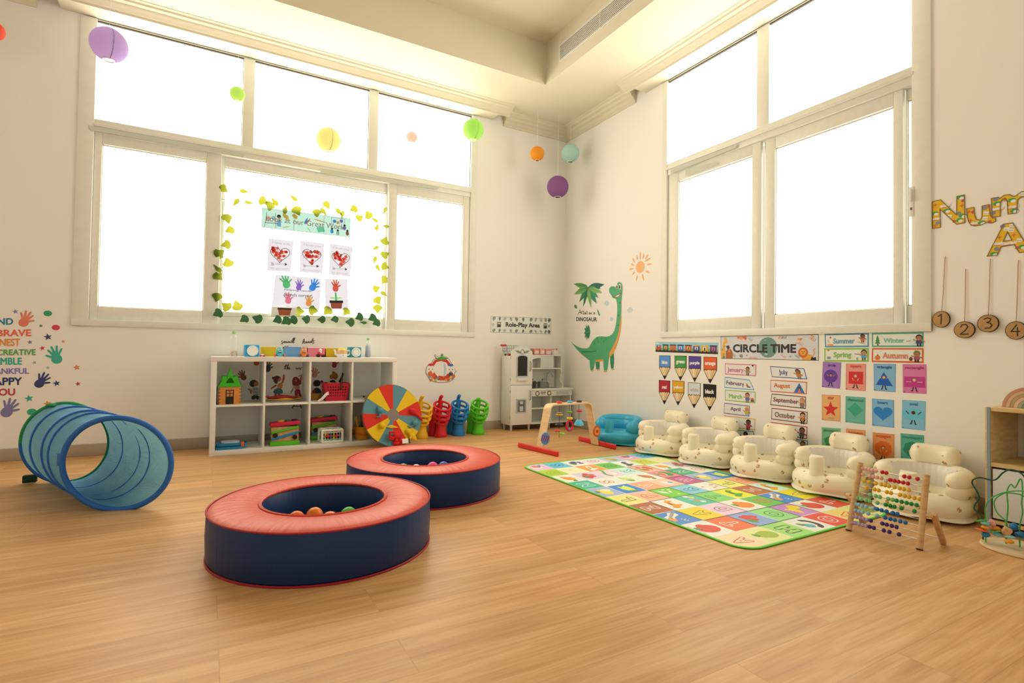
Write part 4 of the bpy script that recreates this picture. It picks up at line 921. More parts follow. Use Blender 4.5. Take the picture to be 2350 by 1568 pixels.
for word, q, bg, tc, tx, dr, lab in [
    ('circle', [(3.0391,0.8019),(3.1597,0.7995),(3.152,0.6259),(3.033,0.629)], '#A877B0', '#5E3A78', .28, ('circle', '#6B3A92', (.48, .50, '#C88A50', '#5A341E')), 'purple circle poster, first in the top row of shape posters'),
    ('square', [(3.191,0.7928),(3.3127,0.7941),(3.3105,0.6213),(3.1888,0.6221)], '#F09A80', '#D8503A', .22, ('square', '#DC2E2A', (.5, .45, '#E8C49A', '#8A6A4A')), 'salmon square poster with a red square'),
    ('triangle', [(3.3588,0.7964),(3.4821,0.7972),(3.4799,0.6268),(3.3599,0.6277)], '#86B6CE', '#2E5A86', .16, ('triangle', '#1F5CA8', (.48, .48, '#E8B070', '#7A4A22')), 'blue triangle poster in the top row'),
    ('rectangle', [(3.5202,0.7977),(3.6421,0.7997),(3.6419,0.6279),(3.5216,0.6258)], '#DE7A9C', '#B83A6A', .10, ('rectangle', '#C83A80', (.5, .53, '#E8C49A', '#5A7A3A')), 'pink rectangle poster at the end of the top row'),
    ('star', [(3.0331,0.5776),(3.1551,0.5824),(3.1542,0.4088),(3.0335,0.4053)], '#F0AE68', '#C8602E', .32, ('star', '#DE3224'), 'orange star poster with a red star'),
    ('diamond', [(3.1889,0.5788),(3.31,0.5804),(3.3078,0.4091),(3.1873,0.4096)], '#6EB496', '#3E8A6C', .10, ('diamond', '#3FA478'), 'green diamond poster in the middle row'),
    ('heart', [(3.3489,0.5764),(3.4716,0.5778),(3.4731,0.4094),(3.3506,0.4072)], '#84B4CE', '#3A6E9A', .26, ('heart', '#2E80BE'), 'light blue heart poster in the middle row'),
    ('oval', [(3.5176,0.5828),(3.6385,0.5847),(3.6349,0.4121),(3.5139,0.4118)], '#8ABCD2', '#3A7AA0', .32, ('oval', '#6EC0DC', (.5, .42, '#5A2E1C', '#3A1E14')), 'pale blue oval poster at the end of the middle row'),
    ('pentagon', [(3.0336,0.3559),(3.1561,0.3623),(3.1563,0.1912),(3.034,0.1893)], '#7EBA80', '#4E8A50', .10, ('pentagon', '#3E8A4A'), 'green pentagon poster half hidden by a headrest'),
    ('hexagon', [(3.1915,0.3681),(3.3107,0.3717),(3.3107,0.1939),(3.1918,0.1911)], '#F0A268', '#D8642E', .13, ('hexagon', '#E8742C'), 'orange hexagon poster mostly hidden by a headrest'),
    ('octagon', [(3.3534,0.3643),(3.4741,0.3693),(3.474,0.2001),(3.3534,0.2015)], '#EE9650', '#D8562E', .15, ('octagon', '#EC6A1E', (.5, .52, '#EEB87A', '#241A16')), 'orange octagon poster between the last two headrests'),
    ('heptagon', [(3.5088,0.3799),(3.6288,0.3854),(3.6323,0.2184),(3.5097,0.2238)], '#5EAE8C', '#3A8A6A', .08, ('heptagon', '#2E8A64', (.5, .52, '#D8783E', '#241A16')), 'green heptagon poster at the end of the bottom row')]:
    shape_card(word, q, bg, tc, tx, dr, lab)
# yellow maths letters
GL = 'yellow number-patterned letters'
rr = random.Random(11)
def letter(outer, holes, label, seeds):
    a = Art('R', base=.0016)
    yel = ink('#EDB51E')
    a.poly(outer, yel, 1, holes)
    # rim of card thickness
    n = len(outer)
    for loop in [outer] + list(holes):
        for i in range(len(loop)): a.line([loop[i], loop[(i + 1) % len(loop)]], .004, '#8A6A2E', 4)
    for (p, k) in seeds:
        c = ['#4AA24A', '#8A8A8A', '#D8703A', '#F4F0E6', '#6A5A8A', '#D84A5A'][k % 6]
        if k % 6 == 0: a.ell(p[0], p[1], .017, c, 2, ry=.011); a.ell(p[0] + .006, p[1] - .006, .011, '#F4F0E6', 3, ry=.008)
        elif k % 6 == 1: a.poly(ngon(p[0], p[1], .012, .012, 6), c, 2)
        elif k % 6 == 2: a.poly(star(p[0], p[1], .013, 4, .35, sy=1), c, 2)
        elif k % 6 == 3:
            for j in range(4): a.ell(p[0] + (j - 1.5) * .012, p[1] + .002 * (j % 2), .0075, ['#F4F0E6', '#E8DCC8'][j % 2], 2)
            a.line([(p[0] - .02, p[1] - .008), (p[0] + .02, p[1] - .007)], .003, '#D8603A', 3)
        elif k % 6 == 4: a.poly([(p[0] - .013, p[1] - .006), (p[0] + .009, p[1] - .011), (p[0] + .013, p[1] + .006), (p[0] - .009, p[1] + .011)], '#F0E8D0', 2); a.line([(p[0] - .008, p[1]), (p[0] + .007, p[1] - .003)], .002, '#8A7A5A', 3)
        else: a.ell(p[0], p[1], .008, c, 2)
    a.build('wall_letter', label, 'wall letter', GL)
letter([(3.6726,1.747),(3.7133,1.7489),(3.7892,1.6436),(3.7905,1.749),(3.825,1.7498),(3.8271,1.593),(3.7891,1.592),(3.7105,1.6961),(3.713,1.5894),(3.6751,1.5904)], [], 'yellow cut-out letter N beside the right window frame', list(zip([(3.689,1.7237),(3.6862,1.6757),(3.6943,1.6416),(3.6996,1.6179),(3.6888,1.6039),(3.7372,1.7073),(3.7424,1.6792),(3.7555,1.6445),(3.7788,1.6111),(3.8019,1.6126),(3.8073,1.7398),(3.8184,1.7183),(3.8148,1.6911),(3.7994,1.6507),(3.8172,1.6344)], [2, 0, 3, 1, 2, 3, 0, 4, 5, 0, 0, 5, 2, 1, 0])))
letter([(3.8348,1.6696),(3.867,1.6697),(3.8708,1.6258),(3.8776,1.601),(3.8936,1.5934),(3.9028,1.6079),(3.9034,1.6686),(3.9343,1.6692),(3.9379,1.6112),(3.9482,1.5922),(3.9598,1.5933),(3.9606,1.5734),(3.9434,1.5667),(3.9246,1.5754),(3.8959,1.5655),(3.8716,1.5655),(3.8545,1.5751),(3.8431,1.5978),(3.8372,1.6331)], [], 'yellow cut-out letter u, second of the wall word', list(zip([(3.8448,1.6488),(3.862,1.6449),(3.8521,1.599),(3.8717,1.5796),(3.9007,1.5779),(3.9152,1.598),(3.92,1.626),(3.9153,1.6555),(3.9296,1.6613),(3.935,1.5757)], [2, 5, 2, 3, 0, 4, 4, 1, 2, 5])))
letter([(3.9429,1.7003),(3.9726,1.7002),(3.9749,1.6895),(3.9946,1.7042),(4.0172,1.7027),(4.0327,1.6889),(4.0416,1.689),(4.0657,1.705),(4.1001,1.7019),(4.1211,1.6737),(4.1251,1.6216),(4.1249,1.5875),(4.0996,1.5886),(4.0978,1.6509),(4.0872,1.6707),(4.0656,1.6789),(4.0503,1.6682),(4.0456,1.5994),(4.0114,1.6011),(4.0089,1.6664),(4.0013,1.686),(3.99,1.6858),(3.9799,1.6675),(3.9796,1.5962),(3.9458,1.6005),(3.9446,1.6608)], [], 'yellow cut-out letter m running out of the picture', list(zip([(3.9601,1.6913),(3.967,1.6675),(3.9692,1.6372),(3.9506,1.6204),(3.9968,1.6812),(4.0269,1.6709),(4.0303,1.6332),(4.0369,1.613),(4.0657,1.6934),(4.1084,1.6541)], [1, 0, 3, 1, 2, 0, 3, 0, 4, 0])))
letter([(3.924,1.3909),(3.9941,1.5516),(4.03,1.5502),(4.0988,1.3903),(4.0557,1.3902),(4.0362,1.4352),(3.9822,1.4325),(3.966,1.3905)], [[(3.9914,1.4605),(4.0088,1.5075),(4.0265,1.4602)]], 'yellow cut-out letter A below the other wall letters', list(zip([(3.9895,1.5396),(4.0053,1.5229),(4.0277,1.536),(4.0245,1.5133),(3.9756,1.4841),(3.9662,1.45),(4.0027,1.445),(4.0341,1.4851),(3.9638,1.4236),(3.9522,1.3986),(4.056,1.455),(4.0667,1.4185),(4.0471,1.4159),(4.0206,1.4437)], [1, 4, 4, 4, 2, 3, 3, 2, 1, 0, 4, 0, 5, 3])))
# numbered wooden discs on twine
WD = wood('disc_wood', '#A9793F', '#C29254', (3, 3, 3))
TWINE = mat('#B98A4E', .9)
GD = 'numbered wooden discs on twine'
for num, c, (e0, e1, e2), top, lab in [('1', [(3.72,1.059)][0], [(3.6786,1.061),(3.7604,1.0571),(3.7201,1.1055)], [(3.7366,1.419)][0], 'wooden disc numbered 1 hanging on twine beside the window'),
    ('2', [(3.827,0.996)][0], [(3.7799,0.9974),(3.8729,0.9946),(3.8272,1.0416)], [(3.8304,1.3337)][0], 'wooden disc numbered 2 hanging lowest of the first three'),
    ('3', [(3.9299,1.027)][0], [(3.8846,1.0288),(3.9744,1.0252),(3.93,1.0737)], [(3.9381,1.375)][0], 'wooden disc numbered 3 hanging on twine under letter A'),
    ('4', [(4.0432,0.9861)][0], [(4.001,0.9873),(4.0843,0.9849),(4.0433,1.0323)], [(4.0525,1.3513)][0], 'wooden disc numbered 4 cut by the picture edge')]:
    r = ((e1[0] - e0[0]) / 2, e2[1] - c[1]); k = 1.0
    root = thing('number_disc', lab, 'wall hanging', (0, -c[0], c[1] - r[1] * k), group=GD, world=True)
    b = MB(WD)
    rx, rz = r[0] * k, r[1] * k
    P = [(c[0] + rx * math.cos(2 * PI * i / 40) * (1 + .015 * math.sin(3 * i)), c[1] + rz * math.sin(2 * PI * i / 40)) for i in range(40)]
    Mx = Matrix(((0, 0, -1, 0), (-1, 0, 0, 0), (0, 1, 0, 0), (0, 0, 0, 1)))
    b.prism(P, .004, .016, Mx); b.build('disc', root)
    b = MB(mat('#4A3018', .9)); 
    Pi = [(c[0] + (p[0] - c[0]) * .955, c[1] + (p[1] - c[1]) * .955) for p in P]
    b.prism([[(c[0] + (p[0] - c[0]) * 1.012, c[1] + (p[1] - c[1]) * 1.012) for p in P], Pi], .0045, .0164, Mx); b.build('bark', root)
    b = MB(TWINE); b.tube([(-.004, -top[0], top[1]), (-.005, -(top[0] * .9 + c[0] * .1), top[1] - .02), (-.006, -(top[0] * .4 + c[0] * .6) , (top[1] * .4 + c[1] * .6)), (-.009, -c[0], c[1] + rz * .97)], .0017, n=6); b.build('twine', root)
    st = {'1': [[(-.35, .35), (.05, .62), (0, -.6)]], '2': [[(-.35, .3), (-.2, .6), (.2, .62), (.36, .35), (.1, -.1), (-.38, -.55), (.42, -.52)]],
          '3': [[(-.36, .5), (0, .64), (.3, .5), (.2, .22), (-.1, .1), (.26, 0), (.4, -.25), (.2, -.52), (-.25, -.55)]], '4': [[(.1, .62), (-.42, -.12), (.42, -.12)], [(.18, .3), (.18, -.62)]]}[num]
    a = Art('R', base=.0162, step=.0004)
    for s in st: a.line([(c[0] + x * rx, c[1] + z * rz) for x, z in s], .0052, '#2E2014', 1)
    a.build('numeral', parent=root)

# ================================================================ paper lanterns on white threads
THREAD = mat('#F0E6D2', .8)
GLN = 'paper lanterns hung from the ceiling edge'
def lantern(p, d, h, tr, label, rz=0.0, y=-.36, tw=.5):
    r = d / 2
    root = thing('paper_lantern', label, 'lantern', (p[0], y, p[1] - r), rz, GLN)
    b = MB(thin(h, tr, .8, tw)); n = 22; prof = []
    t0 = .28
    for i in range(n * 2 + 1):
        t = t0 + (PI - 2 * t0) * i / (2 * n)
        rr_ = r * math.sin(t) * (1 - (.022 if i % 2 else 0.0))
        prof.append((rr_, r - r * math.cos(t)))
    b.lathe(prof, n=28); b.bm.faces.ensure_lookup_table()
    for f in [f for f in b.bm.faces if len(f.verts) > 4]: b.bm.faces.remove(f)
    b.build('shade', root, recalc=True, angle=180)
    b = MB(mat('#F4EEE2', .6))
    b.tube([(r * .30 * math.cos(2 * PI * k / 20), r * .30 * math.sin(2 * PI * k / 20), r - r * math.cos(t0) + .001) for k in range(20)], r * .035, closed=True, n=6)
    b.build('bottom_rim', root); b = MB(mat('#F4EEE2', .6))
    b.tube([(r * .29 * math.cos(2 * PI * k / 20), r * .29 * math.sin(2 * PI * k / 20), r + r * math.cos(t0)) for k in range(20)], r * .02, closed=True, n=6)
    b.build('top_rim', root)
    b = MB(mat('#6A5A5E', .6))
    for k in range(3):
        a = k * PI / 3 * 2 + .5
        b.tube([(math.cos(a) * r * math.sin(t) * .965, math.sin(a) * r * math.sin(t) * .965, r - r * math.cos(t)) for t in [t0 + (PI - 2 * t0) * i / 14 for i in range(15)]], r * .02, n=5)
    b.build('wire_frame', root)
    b = MB(THREAD); b.tube([(0, 0, 2 * r - .02), (0, 0, ZS - (p[1] - r) - .0005)], .0011, n=5); b.build('thread', root)
    return root
lantern((-4.317,3.0251), .235, '#BCA2C6', (.66, .52, .74), 'large lilac paper lantern at the upper left window pane', .4, tw=.6)
lantern((-3.4833,2.8768), .112, '#BFE070', (.66, .80, .36), 'small lime paper lantern at the window\'s first upper mullion', .9, tw=.5)
lantern((-2.7751,2.6566), .202, '#F2DE86', (.88, .80, .52), 'pale yellow paper lantern before the middle upper pane', .2, tw=.52)
lantern((-2.0277,2.8395), .100, '#F4DCD2', (.78, .58, .50), 'small pale pink paper lantern before the third upper pane', .7, tw=.7)
lantern((-1.3945,3.0496), .208, '#B4E668', (.60, .80, .34), 'larger lime green paper lantern at the window\'s upper right corner', .1, tw=.46)
lantern((-0.6372,2.9592), .152, '#F59A2C', (.7, .25, .02), 'orange paper lantern left of the mint one near the corner', .5, tw=.2)
lantern((-0.2045,3.0499), .200, '#BFDCC0', (.5, .7, .5), 'mint green paper lantern high in the room corner', .3, tw=.2)
lantern((-0.3678,2.6486), .236, '#8E5A80', (.25, .08, .2), 'plum purple paper lantern hanging lowest in the corner', .8, tw=.15)
lantern((-4.9333,2.9363), .118, '#EE5A40', (.7, .12, .06), 'red paper lantern cut by the left picture edge', .3, tw=.2)

# ================================================================ things stuck on the middle window pane
def on_glass(h, z, d): return (h, .028 - d, z)       # just in front of the big middle pane
PAPER = thin('#F0E0CC', (.135, .15, .20), .7, .75)
def tink(h, t): return thin(h, tuple(min(.95, k * 4) for k in t), .6, .88)
T_RED = tink('#E0452E', (.20, .035, .02)); T_PNK = tink('#F0A08C', (.23, .10, .08)); T_DRK = tink('#5A5450', (.03, .03, .03)); T_GRY = tink('#C8BEB4', (.13, .125, .13))
T_GRN = tink('#4FB060', (.04, .16, .06)); T_PUR = tink('#7A58B0', (.09, .05, .17)); T_BLU = tink('#2E70C8', (.02, .09, .22)); T_ROS = tink('#EE7A88', (.22, .07, .09)); T_ORA = tink('#F0A04A', (.22, .11, .025)); T_POT = tink('#A8512C', (.10, .03, .015)); T_BLK = tink('#3A2A22', (.012, .01, .008))
def win_card(q, m=None):
    a = Art('B', q, base=.002, step=.0005, place=on_glass); a.card(m or PAPER); return a
M1 = thin('#BFD8C8', (.10, .165, .165), .6, .75)
a = win_card([(-3.2539,2.0834),(-2.4891,2.0914),(-2.4887,1.912),(-3.2546,1.9082)], M1)
a.line([(.001, .01), (.999, .01), (.999, .99), (.001, .99)], .004, tink('#6A9A80', (.05, .1, .075)), 1, True)
for x in (.345, .685): a.line([(x, 0), (x, 1)], .003, T_DRK, 1)
TW = tink('#F4F0EA', (.26, .26, .26))
a.rect(.04, .28, .16, .72, TW, 2); a.line([(.03, .95), (.05, .2)], .004, T_DRK, 3); a.line([(.03, .74), (.17, .72)], .006, T_DRK, 3); a.line([(.15, .95), (.14, .2)], .004, T_DRK, 3); a.ell(.07, .5, .02, T_PNK, 4); a.ell(.12, .45, .02, tink('#8AB0D8', (.12, .17, .25)), 4)
a.ell(.18, .35, .022, T_BLK, 3); a.ell(.183, .42, .017, tink('#E8B890', (.2, .14, .1)), 4); a.poly([(.165, .5), (.2, .5), (.205, .86), (.16, .86)], tink('#7090C8', (.08, .12, .22)), 3)
for p, q2, w, m in [((.23, .15), (.28, .5), .03, T_ORA), ((.34, .12), (.37, .4), .03, T_ORA), ((.22, .9), (.31, .78), .014, T_ORA), ((.46, .6), (.5, .2), .012, T_BLU), ((.47, .6), (.53, .25), .012, T_RED), ((.55, .24), (.74, .42), .022, T_ORA), ((.49, .72), (.54, .97), .006, tink('#8ABA50', (.1, .18, .04)))]: a.poly(lens(p, q2, w), m, 3)
a.rect(.34, .45, .41, .68, TW, 2); a.poly([(.6, .68), (.68, .62), (.7, .86), (.62, .94)], tink('#7AC0AA', (.07, .16, .12)), 3)
a.rect(.77, .06, .93, .62, TW, 2); a.line([(.77, .06), (.93, .06), (.93, .62), (.77, .62)], .004, tink('#4A80C0', (.04, .1, .2)), 3, True); a.ell(.81, .25, .02, T_BLU, 4); a.ell(.85, .3, .018, T_ORA, 4); a.ell(.89, .2, .02, T_PUR, 4)
for x, y, m in ((.78, .8, T_BLU), (.85, .86, T_GRY), (.93, .55, T_PUR), (.965, .82, T_POT)): a.ell(x, y - .14, .013, T_BLK, 4); a.poly(ngon(x, y, .02, .11, 8), m, 4)
a.text('Look at our Great Work', .04, .36, .93, .66, TW, 6, .03)
a.build('window_banner', 'pale green Look at our Great Work banner on the window', 'banner')
GH2 = 'heart pictures on the window'
rr = random.Random(7)
for q, lab in [([(-3.1977,1.8164),(-2.9909,1.8153),(-3.0098,1.5351),(-3.2007,1.5314)], 'paper heart picture on the window, first in the row'), ([(-2.9332,1.8272),(-2.7247,1.8252),(-2.734,1.5414),(-2.932,1.5419)], 'paper heart picture on the window, middle of the row'), ([(-2.6718,1.8312),(-2.4624,1.8226),(-2.4811,1.536),(-2.6739,1.538)], 'paper heart picture on the window, last in the row')]:
    a = win_card(q)
    H = heart(.5, .46, .40, .27, 32)
    for i in range(len(H)): a.line([H[i], H[(i + 1) % len(H)]], .022, T_DRK, 3)
    for k in range(30):
        while True:
            x, y = rr.uniform(.14, .86), rr.uniform(.24, .70)
            if geometry.intersect_point_tri_2d(Vector((x, y)), Vector((.12, .32)), Vector((.88, .32)), Vector((.5, .74))) or (y < .36 and (.18 < x < .4 or .6 < x < .82)): break
        t = rr.uniform(0, 1.5); s = rr.uniform(.065, .092)
        a.poly([(x + s * math.cos(t + k2 * PI / 2), y + s * a.asp * math.sin(t + k2 * PI / 2)) for k2 in range(4)], T_RED if k % 2 else T_PNK, 2)
    a.line([(.16, .79), (.78, .77)], .012, T_DRK, 4); a.poly([(.72, .72), (.84, .77), (.73, .82)], T_DRK, 4)
    for k in range(3): a.line([(.18 + k * .04, .79), (.14 + k * .04, .74)], .01, T_DRK, 4); a.line([(.18 + k * .04, .79), (.15 + k * .04, .84)], .01, T_DRK, 4)
    a.text('I love you', .16, .07, .86, .17, T_GRY, 3, -.012); a.text('to pieces!', .12, .88, .86, .97, T_GRY, 3, -.012)
    a.build('heart_picture', lab, 'picture', GH2)
def card_hand(a, cx, cy, s, rot, m):
    k = a.asp
    class B2:
        def poly(self, P, mm, l): a.poly([(x, cy - (y - cy) * k) for x, y in P], mm, l)
    hand(B2(), cx, cy, s, math.radians(rot), m, 2)
a = win_card([(-3.1335,1.4988),(-2.7431,1.4952),(-2.7552,1.2044),(-3.1568,1.2036)])
for cx, cy, s, r, m in [(.25, .27, .17, 20, T_GRN), (.52, .33, .13, 0, T_PUR), (.82, .30, .16, -20, T_BLU), (.32, .76, .14, 10, T_ROS), (.76, .80, .14, 0, T_ORA)]: card_hand(a, cx, cy, s, r, m)
a.text('helping hands', .22, .40, .80, .47, T_BLK, 4, .0); a.text('friends corner!', .22, .53, .82, .62, T_BLK, 4, .0)
for x, y in ((.13, .1), (.5, .06), (.92, .17), (.32, .93), (.74, .97)): a.rect(x - .04, y, x + .05, y + .015, T_GRY, 3)
a.build('handprint_picture', 'white sheet of five coloured handprints on the window', 'picture')
a = win_card([(-2.7087,1.4958),(-2.5092,1.5088),(-2.4906,1.2183),(-2.6998,1.2094)])
a.poly([(.42, .44), (.5, .44), (.51, .72), (.43, .72)], T_GRN, 2); a.poly(lens((.46, .64), (.17, .60), .04), tink('#C8E0A0', (.16, .24, .1)), 1); a.poly(lens((.46, .64), (.76, .60), .04), tink('#C8E0A0', (.16, .24, .1)), 1)
card_hand(a, .46, .30, .29, 0, T_RED); a.rect(.18, .70, .78, .78, T_BLK, 3); a.poly([(.22, .78), (.74, .78), (.70, .96), (.26, .96)], T_POT, 2)
a.build('flowerpot_picture', 'white sheet with a red handprint flower in a pot on the window', 'picture')
a = Art('B', [(-3.1642,1.2062),(-2.9569,1.2093),(-2.9569,1.1217),(-3.167,1.1224)], base=.002, place=lambda h, z, d: (h, -.016 - d, z)); a.card(mat('#EFE3D6', .7))
a.rect(.24, .06, .80, .24, '#352820', 2); a.poly([(.26, .24), (.78, .24), (.74, .84), (.31, .84)], '#A9522C', 1)
a.build('flowerpot_picture', 'small paper with a brown flowerpot on the window sill edge', 'picture')
# ---------------------------------------------------------------- ivy garlands round the middle pane
LEAF = thin('#5E8A3A', (.21, .215, .018), .6, .65)
VINE = mat('#7A8A3A', .7)
def garland(label, pts, path, front, seed):
    root = thing('ivy_garland', label, 'garland', (pts[0][0], 0, pts[0][1]), world=True)
    rr = random.Random(seed)
    y0 = -.022 if front else .018
    b = MB(LEAF if not front else mat('#3F6E3C', .45))  # sill leaves: same ivy, darker opaque green put in for missing backlight
    for (x, z) in pts:
        L = rr.uniform(.080, .098); t = rr.uniform(-PI, PI) if not front else rr.uniform(-2.2, -.9); til = rr.uniform(-.5, .5); nar = rr.choice([1, 1, .9, .45])
        shp = [(0, .08), (-.22, .10), (-.46, .26), (-.50, .48), (-.30, .62), (-.18, .80), (0, 1.0), (.18, .80), (.30, .62), (.50, .48), (.46, .26), (.22, .10)]
        M = Matrix.Translation((x, y0 - .012, z)) @ Matrix.Rotation(t, 4, 'Y') @ Matrix.Rotation(til, 4, 'Z')
        vs = [(0, -.004, L * .05)] + [(px * L * nar, .006 * abs(px) * 2, (pz - .5) * L) for px, pz in shp]
        n = len(shp)
        b.add(vs, [(0, 1 + i, 1 + (i + 1) % n) for i in range(n)], M=M)
    b.build('leaves', root, recalc=False)
    b = MB(VINE); b.tube([(p[0], y0 + .004, p[1]) for p in path], .0016, n=5); b.build('vine', root)
garland('ivy garland across the top of the middle window pane', [(-3.5588,2.1942),(-3.4009,2.2005),(-3.4599,2.0932),(-3.3581,2.1088),(-3.2487,2.1376),(-3.1928,2.1006),(-3.1567,2.1447),(-3.0664,2.0887),(-3.0001,2.205),(-2.9679,2.0927),(-2.7988,2.0961),(-2.7388,2.1153),(-2.7077,2.1837),(-2.6006,2.1352),(-2.5667,2.1131),(-2.4643,2.1821),(-2.4069,2.1082),(-2.3226,2.1476),(-2.261,2.1062)], [(-3.5783,2.1112),(-3.4599,2.0932),(-3.3125,2.1529),(-3.1928,2.1006),(-3.0664,2.0887),(-2.7988,2.0961),(-2.6006,2.1352),(-2.4482,2.179),(-2.261,2.1062)], False, 1)
garland('ivy garland down the left side of the middle window pane', [(-3.5232,1.9437),(-3.5039,1.8484),(-3.5268,1.7186),(-3.5762,1.6403),(-3.5106,1.5691),(-3.586,1.5134),(-3.5803,1.4462),(-3.5847,1.2671),(-3.515,1.1938),(-3.4332,1.2032)], [(-3.5606,2.0847),(-3.5604,1.958),(-3.5168,1.8467),(-3.5396,1.7172),(-3.5591,1.6372),(-3.5277,1.5674),(-3.581,1.48),(-3.5847,1.2671),(-3.515,1.1938),(-3.3929,1.1612)], False, 2)
garland('ivy garland down the right side of the middle window pane', [(-2.2374,2.037),(-2.162,2.2096),(-2.1534,2.0591),(-2.1562,1.9128),(-2.2501,1.8318),(-2.1536,1.7785),(-2.2533,1.7148),(-2.2184,1.6381),(-2.1513,1.661),(-2.1543,1.5264),(-2.2312,1.437),(-2.1574,1.392),(-2.2177,1.3213),(-2.2162,1.2415)], [(-2.1848,2.2175),(-2.1704,2.0625),(-2.2224,1.8437),(-2.2354,1.6532),(-2.2143,1.4326),(-2.2162,1.2415)], False, 3)
garland('ivy garland along the window sill, leaves coloured dark for lack of backlight', [(-3.5773,1.1276),(-3.3781,1.088),(-3.2758,1.0954),(-3.1154,1.0923),(-3.0449,1.0851),(-2.988,1.0946),(-2.8771,1.1097),(-2.7432,1.1102),(-2.6264,1.1206),(-2.485,1.0975),(-2.4007,1.15),(-2.3619,1.1025),(-2.2753,1.1468),(-2.2357,1.1021)], [(-3.581,1.1033),(-3.3786,1.1126),(-3.2765,1.1273),(-3.1253,1.1192),(-2.8874,1.1352),(-2.6268,1.1419),(-2.3844,1.1474),(-2.2195,1.1271)], True, 4)
garland('short ivy sprig of pale leaves at the pane\'s lower edge', [(-2.9272,1.1789),(-2.8099,1.1963),(-2.6842,1.1954),(-2.5134,1.1955)], [(-2.9468,1.1892),(-2.81,1.2015),(-2.6844,1.2028),(-2.5029,1.2014)], False, 5)

# ================================================================ cube shelf and what is on it
KX, KY, KW, KD, KH = -3.6179, -.4187, 1.47, .389, .77
WHITE = mat('#F1E2C6', .4, .4, name='white_melamine')
root = thing('cube_shelf', 'low white open-backed cube shelf with eight openings under the window', 'shelf', (KX + KW / 2, KY + KD / 2, 0), world=True)
yb = KY + KD
def kp(name, a, b_): 
    m = MB(WHITE); m.box(a, b_, bev=.0015); return m.build(name, root)
kp('side_panel', (KX, KY, 0), (KX + .039, yb, KH - .0385)); kp('side_panel', (KX + KW - .039, KY, 0), (KX + KW, yb, KH - .0385))
kp('top_panel', (KX, KY, KH - .038), (KX + KW, yb, KH)); kp('bottom_panel', (KX + .0395, KY + .002, .0005), (KX + KW - .0395, yb, .038))
for k in range(1, 4):
    x = KX + .039 + k * .348 - .008
    kp('divider', (x - .008, KY + .003, .0385), (x + .008, yb, KH - .0385))
for k in range(4):
    x = KX + .039 + k * .348
    kp('shelf_board', (x + (.0005 if k == 0 else .0005), KY + .003, .377), (x + .331, yb, .393))
TOP, MID, LOW = KH + .0005, .3935, .0385
# --- bottles
def bottle(p, h, r, fill, lab, cap='#9AD86A'):
    t = thing('water_bottle', lab, 'bottle', (p[0], -.26, TOP))
    m, nt, bs = new_mat('clear_plastic'); bs.inputs['Base Color'].default_value = (.86, .9, .88, 1); bs.inputs['Roughness'].default_value = .08
    bs.inputs['Transmission Weight'].default_value = .0; bs.inputs['Alpha'].default_value = .35
    prof = [(r * .92, 0), (r, .008), (r, h * .30), (r * .93, h * .34), (r * .93, h * .50), (r, h * .54), (r, h * .68), (r * .86, h * .76), (r * .50, h * .86), (r * .42, h * .90)]
    b = MB(m); b.lathe(prof, n=24); b.build('body', t)
    b = MB(mat(cap, .4)); b.lathe([(r * .50, h * .89), (r * .52, h * .90), (r * .52, h * .985), (r * .46, h)], n=18); b.build('cap', t)
    if fill == 'beads':
        rr = random.Random(5); b = MB()
        for k in range(46):
            a, q = rr.uniform(0, 2 * PI), rr.uniform(0, 1) ** .5 * r * .84
            b.sphere((q * math.cos(a), q * math.sin(a), .009 + rr.uniform(0, h * .16)), .0062, mat(rr.choice(['#C8342A', '#E8C23A', '#4A9A4A', '#F0EAE0', '#8A4A8A', '#D8722A']), .4), n=8)
        o = b.build('beads', t); o['kind'] = 'stuff'
    else:
        m2, nt, bs = new_mat('blue_water'); g = nt.nodes.new('ShaderNodeTexCoord'); sp_ = nt.nodes.new('ShaderNodeSeparateXYZ'); rp_ = nt.nodes.new('ShaderNodeValToRGB')
        nt.links.new(g.outputs['Generated'], sp_.inputs[0]); nt.links.new(sp_.outputs['Z'], rp_.inputs[0])
        rp_.color_ramp.elements[0].color = alb('#23406E'); rp_.color_ramp.elements[1].color = alb('#C4CCC4'); rp_.color_ramp.elements[0].position = .2
        nt.links.new(rp_.outputs[0], bs.inputs['Base Color']); bs.inputs['Roughness'].default_value = .1
        b = MB(m2); b.lathe([(r * .86, .004), (r * .94, .01), (r * .94, h * .30), (r * .88, h * .34), (r * .88, h * .50), (r * .9, h * .62)], n=24); b.build('water', t)
bottle((-3.462,0.7784), .205, .029, 'beads', 'clear plastic bottle with coloured beads, left end of the shelf top')
bottle((-2.3707,0.7784), .178, .027, 'water', 'clear bottle of dark blue water, right end of the shelf top')
# --- teal cubes with round windows
def cube_toy(p, w, lab, colr, ringed):
    t = thing('cube_toy', lab, 'toy', (p[0], -.27, TOP), .1)
    b = MB(mat(colr, .45)); b.box((-w / 2, -w / 2, 0), (w / 2, w / 2, w * .93), bev=.008); b.build('body', t)
    b = MB(mat('#F2E8DA', .5)); b.cyl((0, -w / 2 - .0006, w * .465), (0, -w / 2 - .005, w * .465), w * .41, m=None, n=36); b.build('disc', t)
    if ringed:
        b = MB(mat('#E4D2BC', .5)); b.tube([(w * .28 * math.cos(2 * PI * k / 24), -w / 2 - .006, w * .465 + w * .28 * math.sin(2 * PI * k / 24)) for k in range(24)], .004, closed=True, n=6); b.build('ring', t)
cube_toy((-3.3311,0.7801), .104, 'blue cube with a white round face beside the bead bottle', '#1E9CC0', False)
cube_toy((-2.4981,0.7779), .100, 'teal cube with a ringed white face beside the blue bottle', '#2E9090', True)
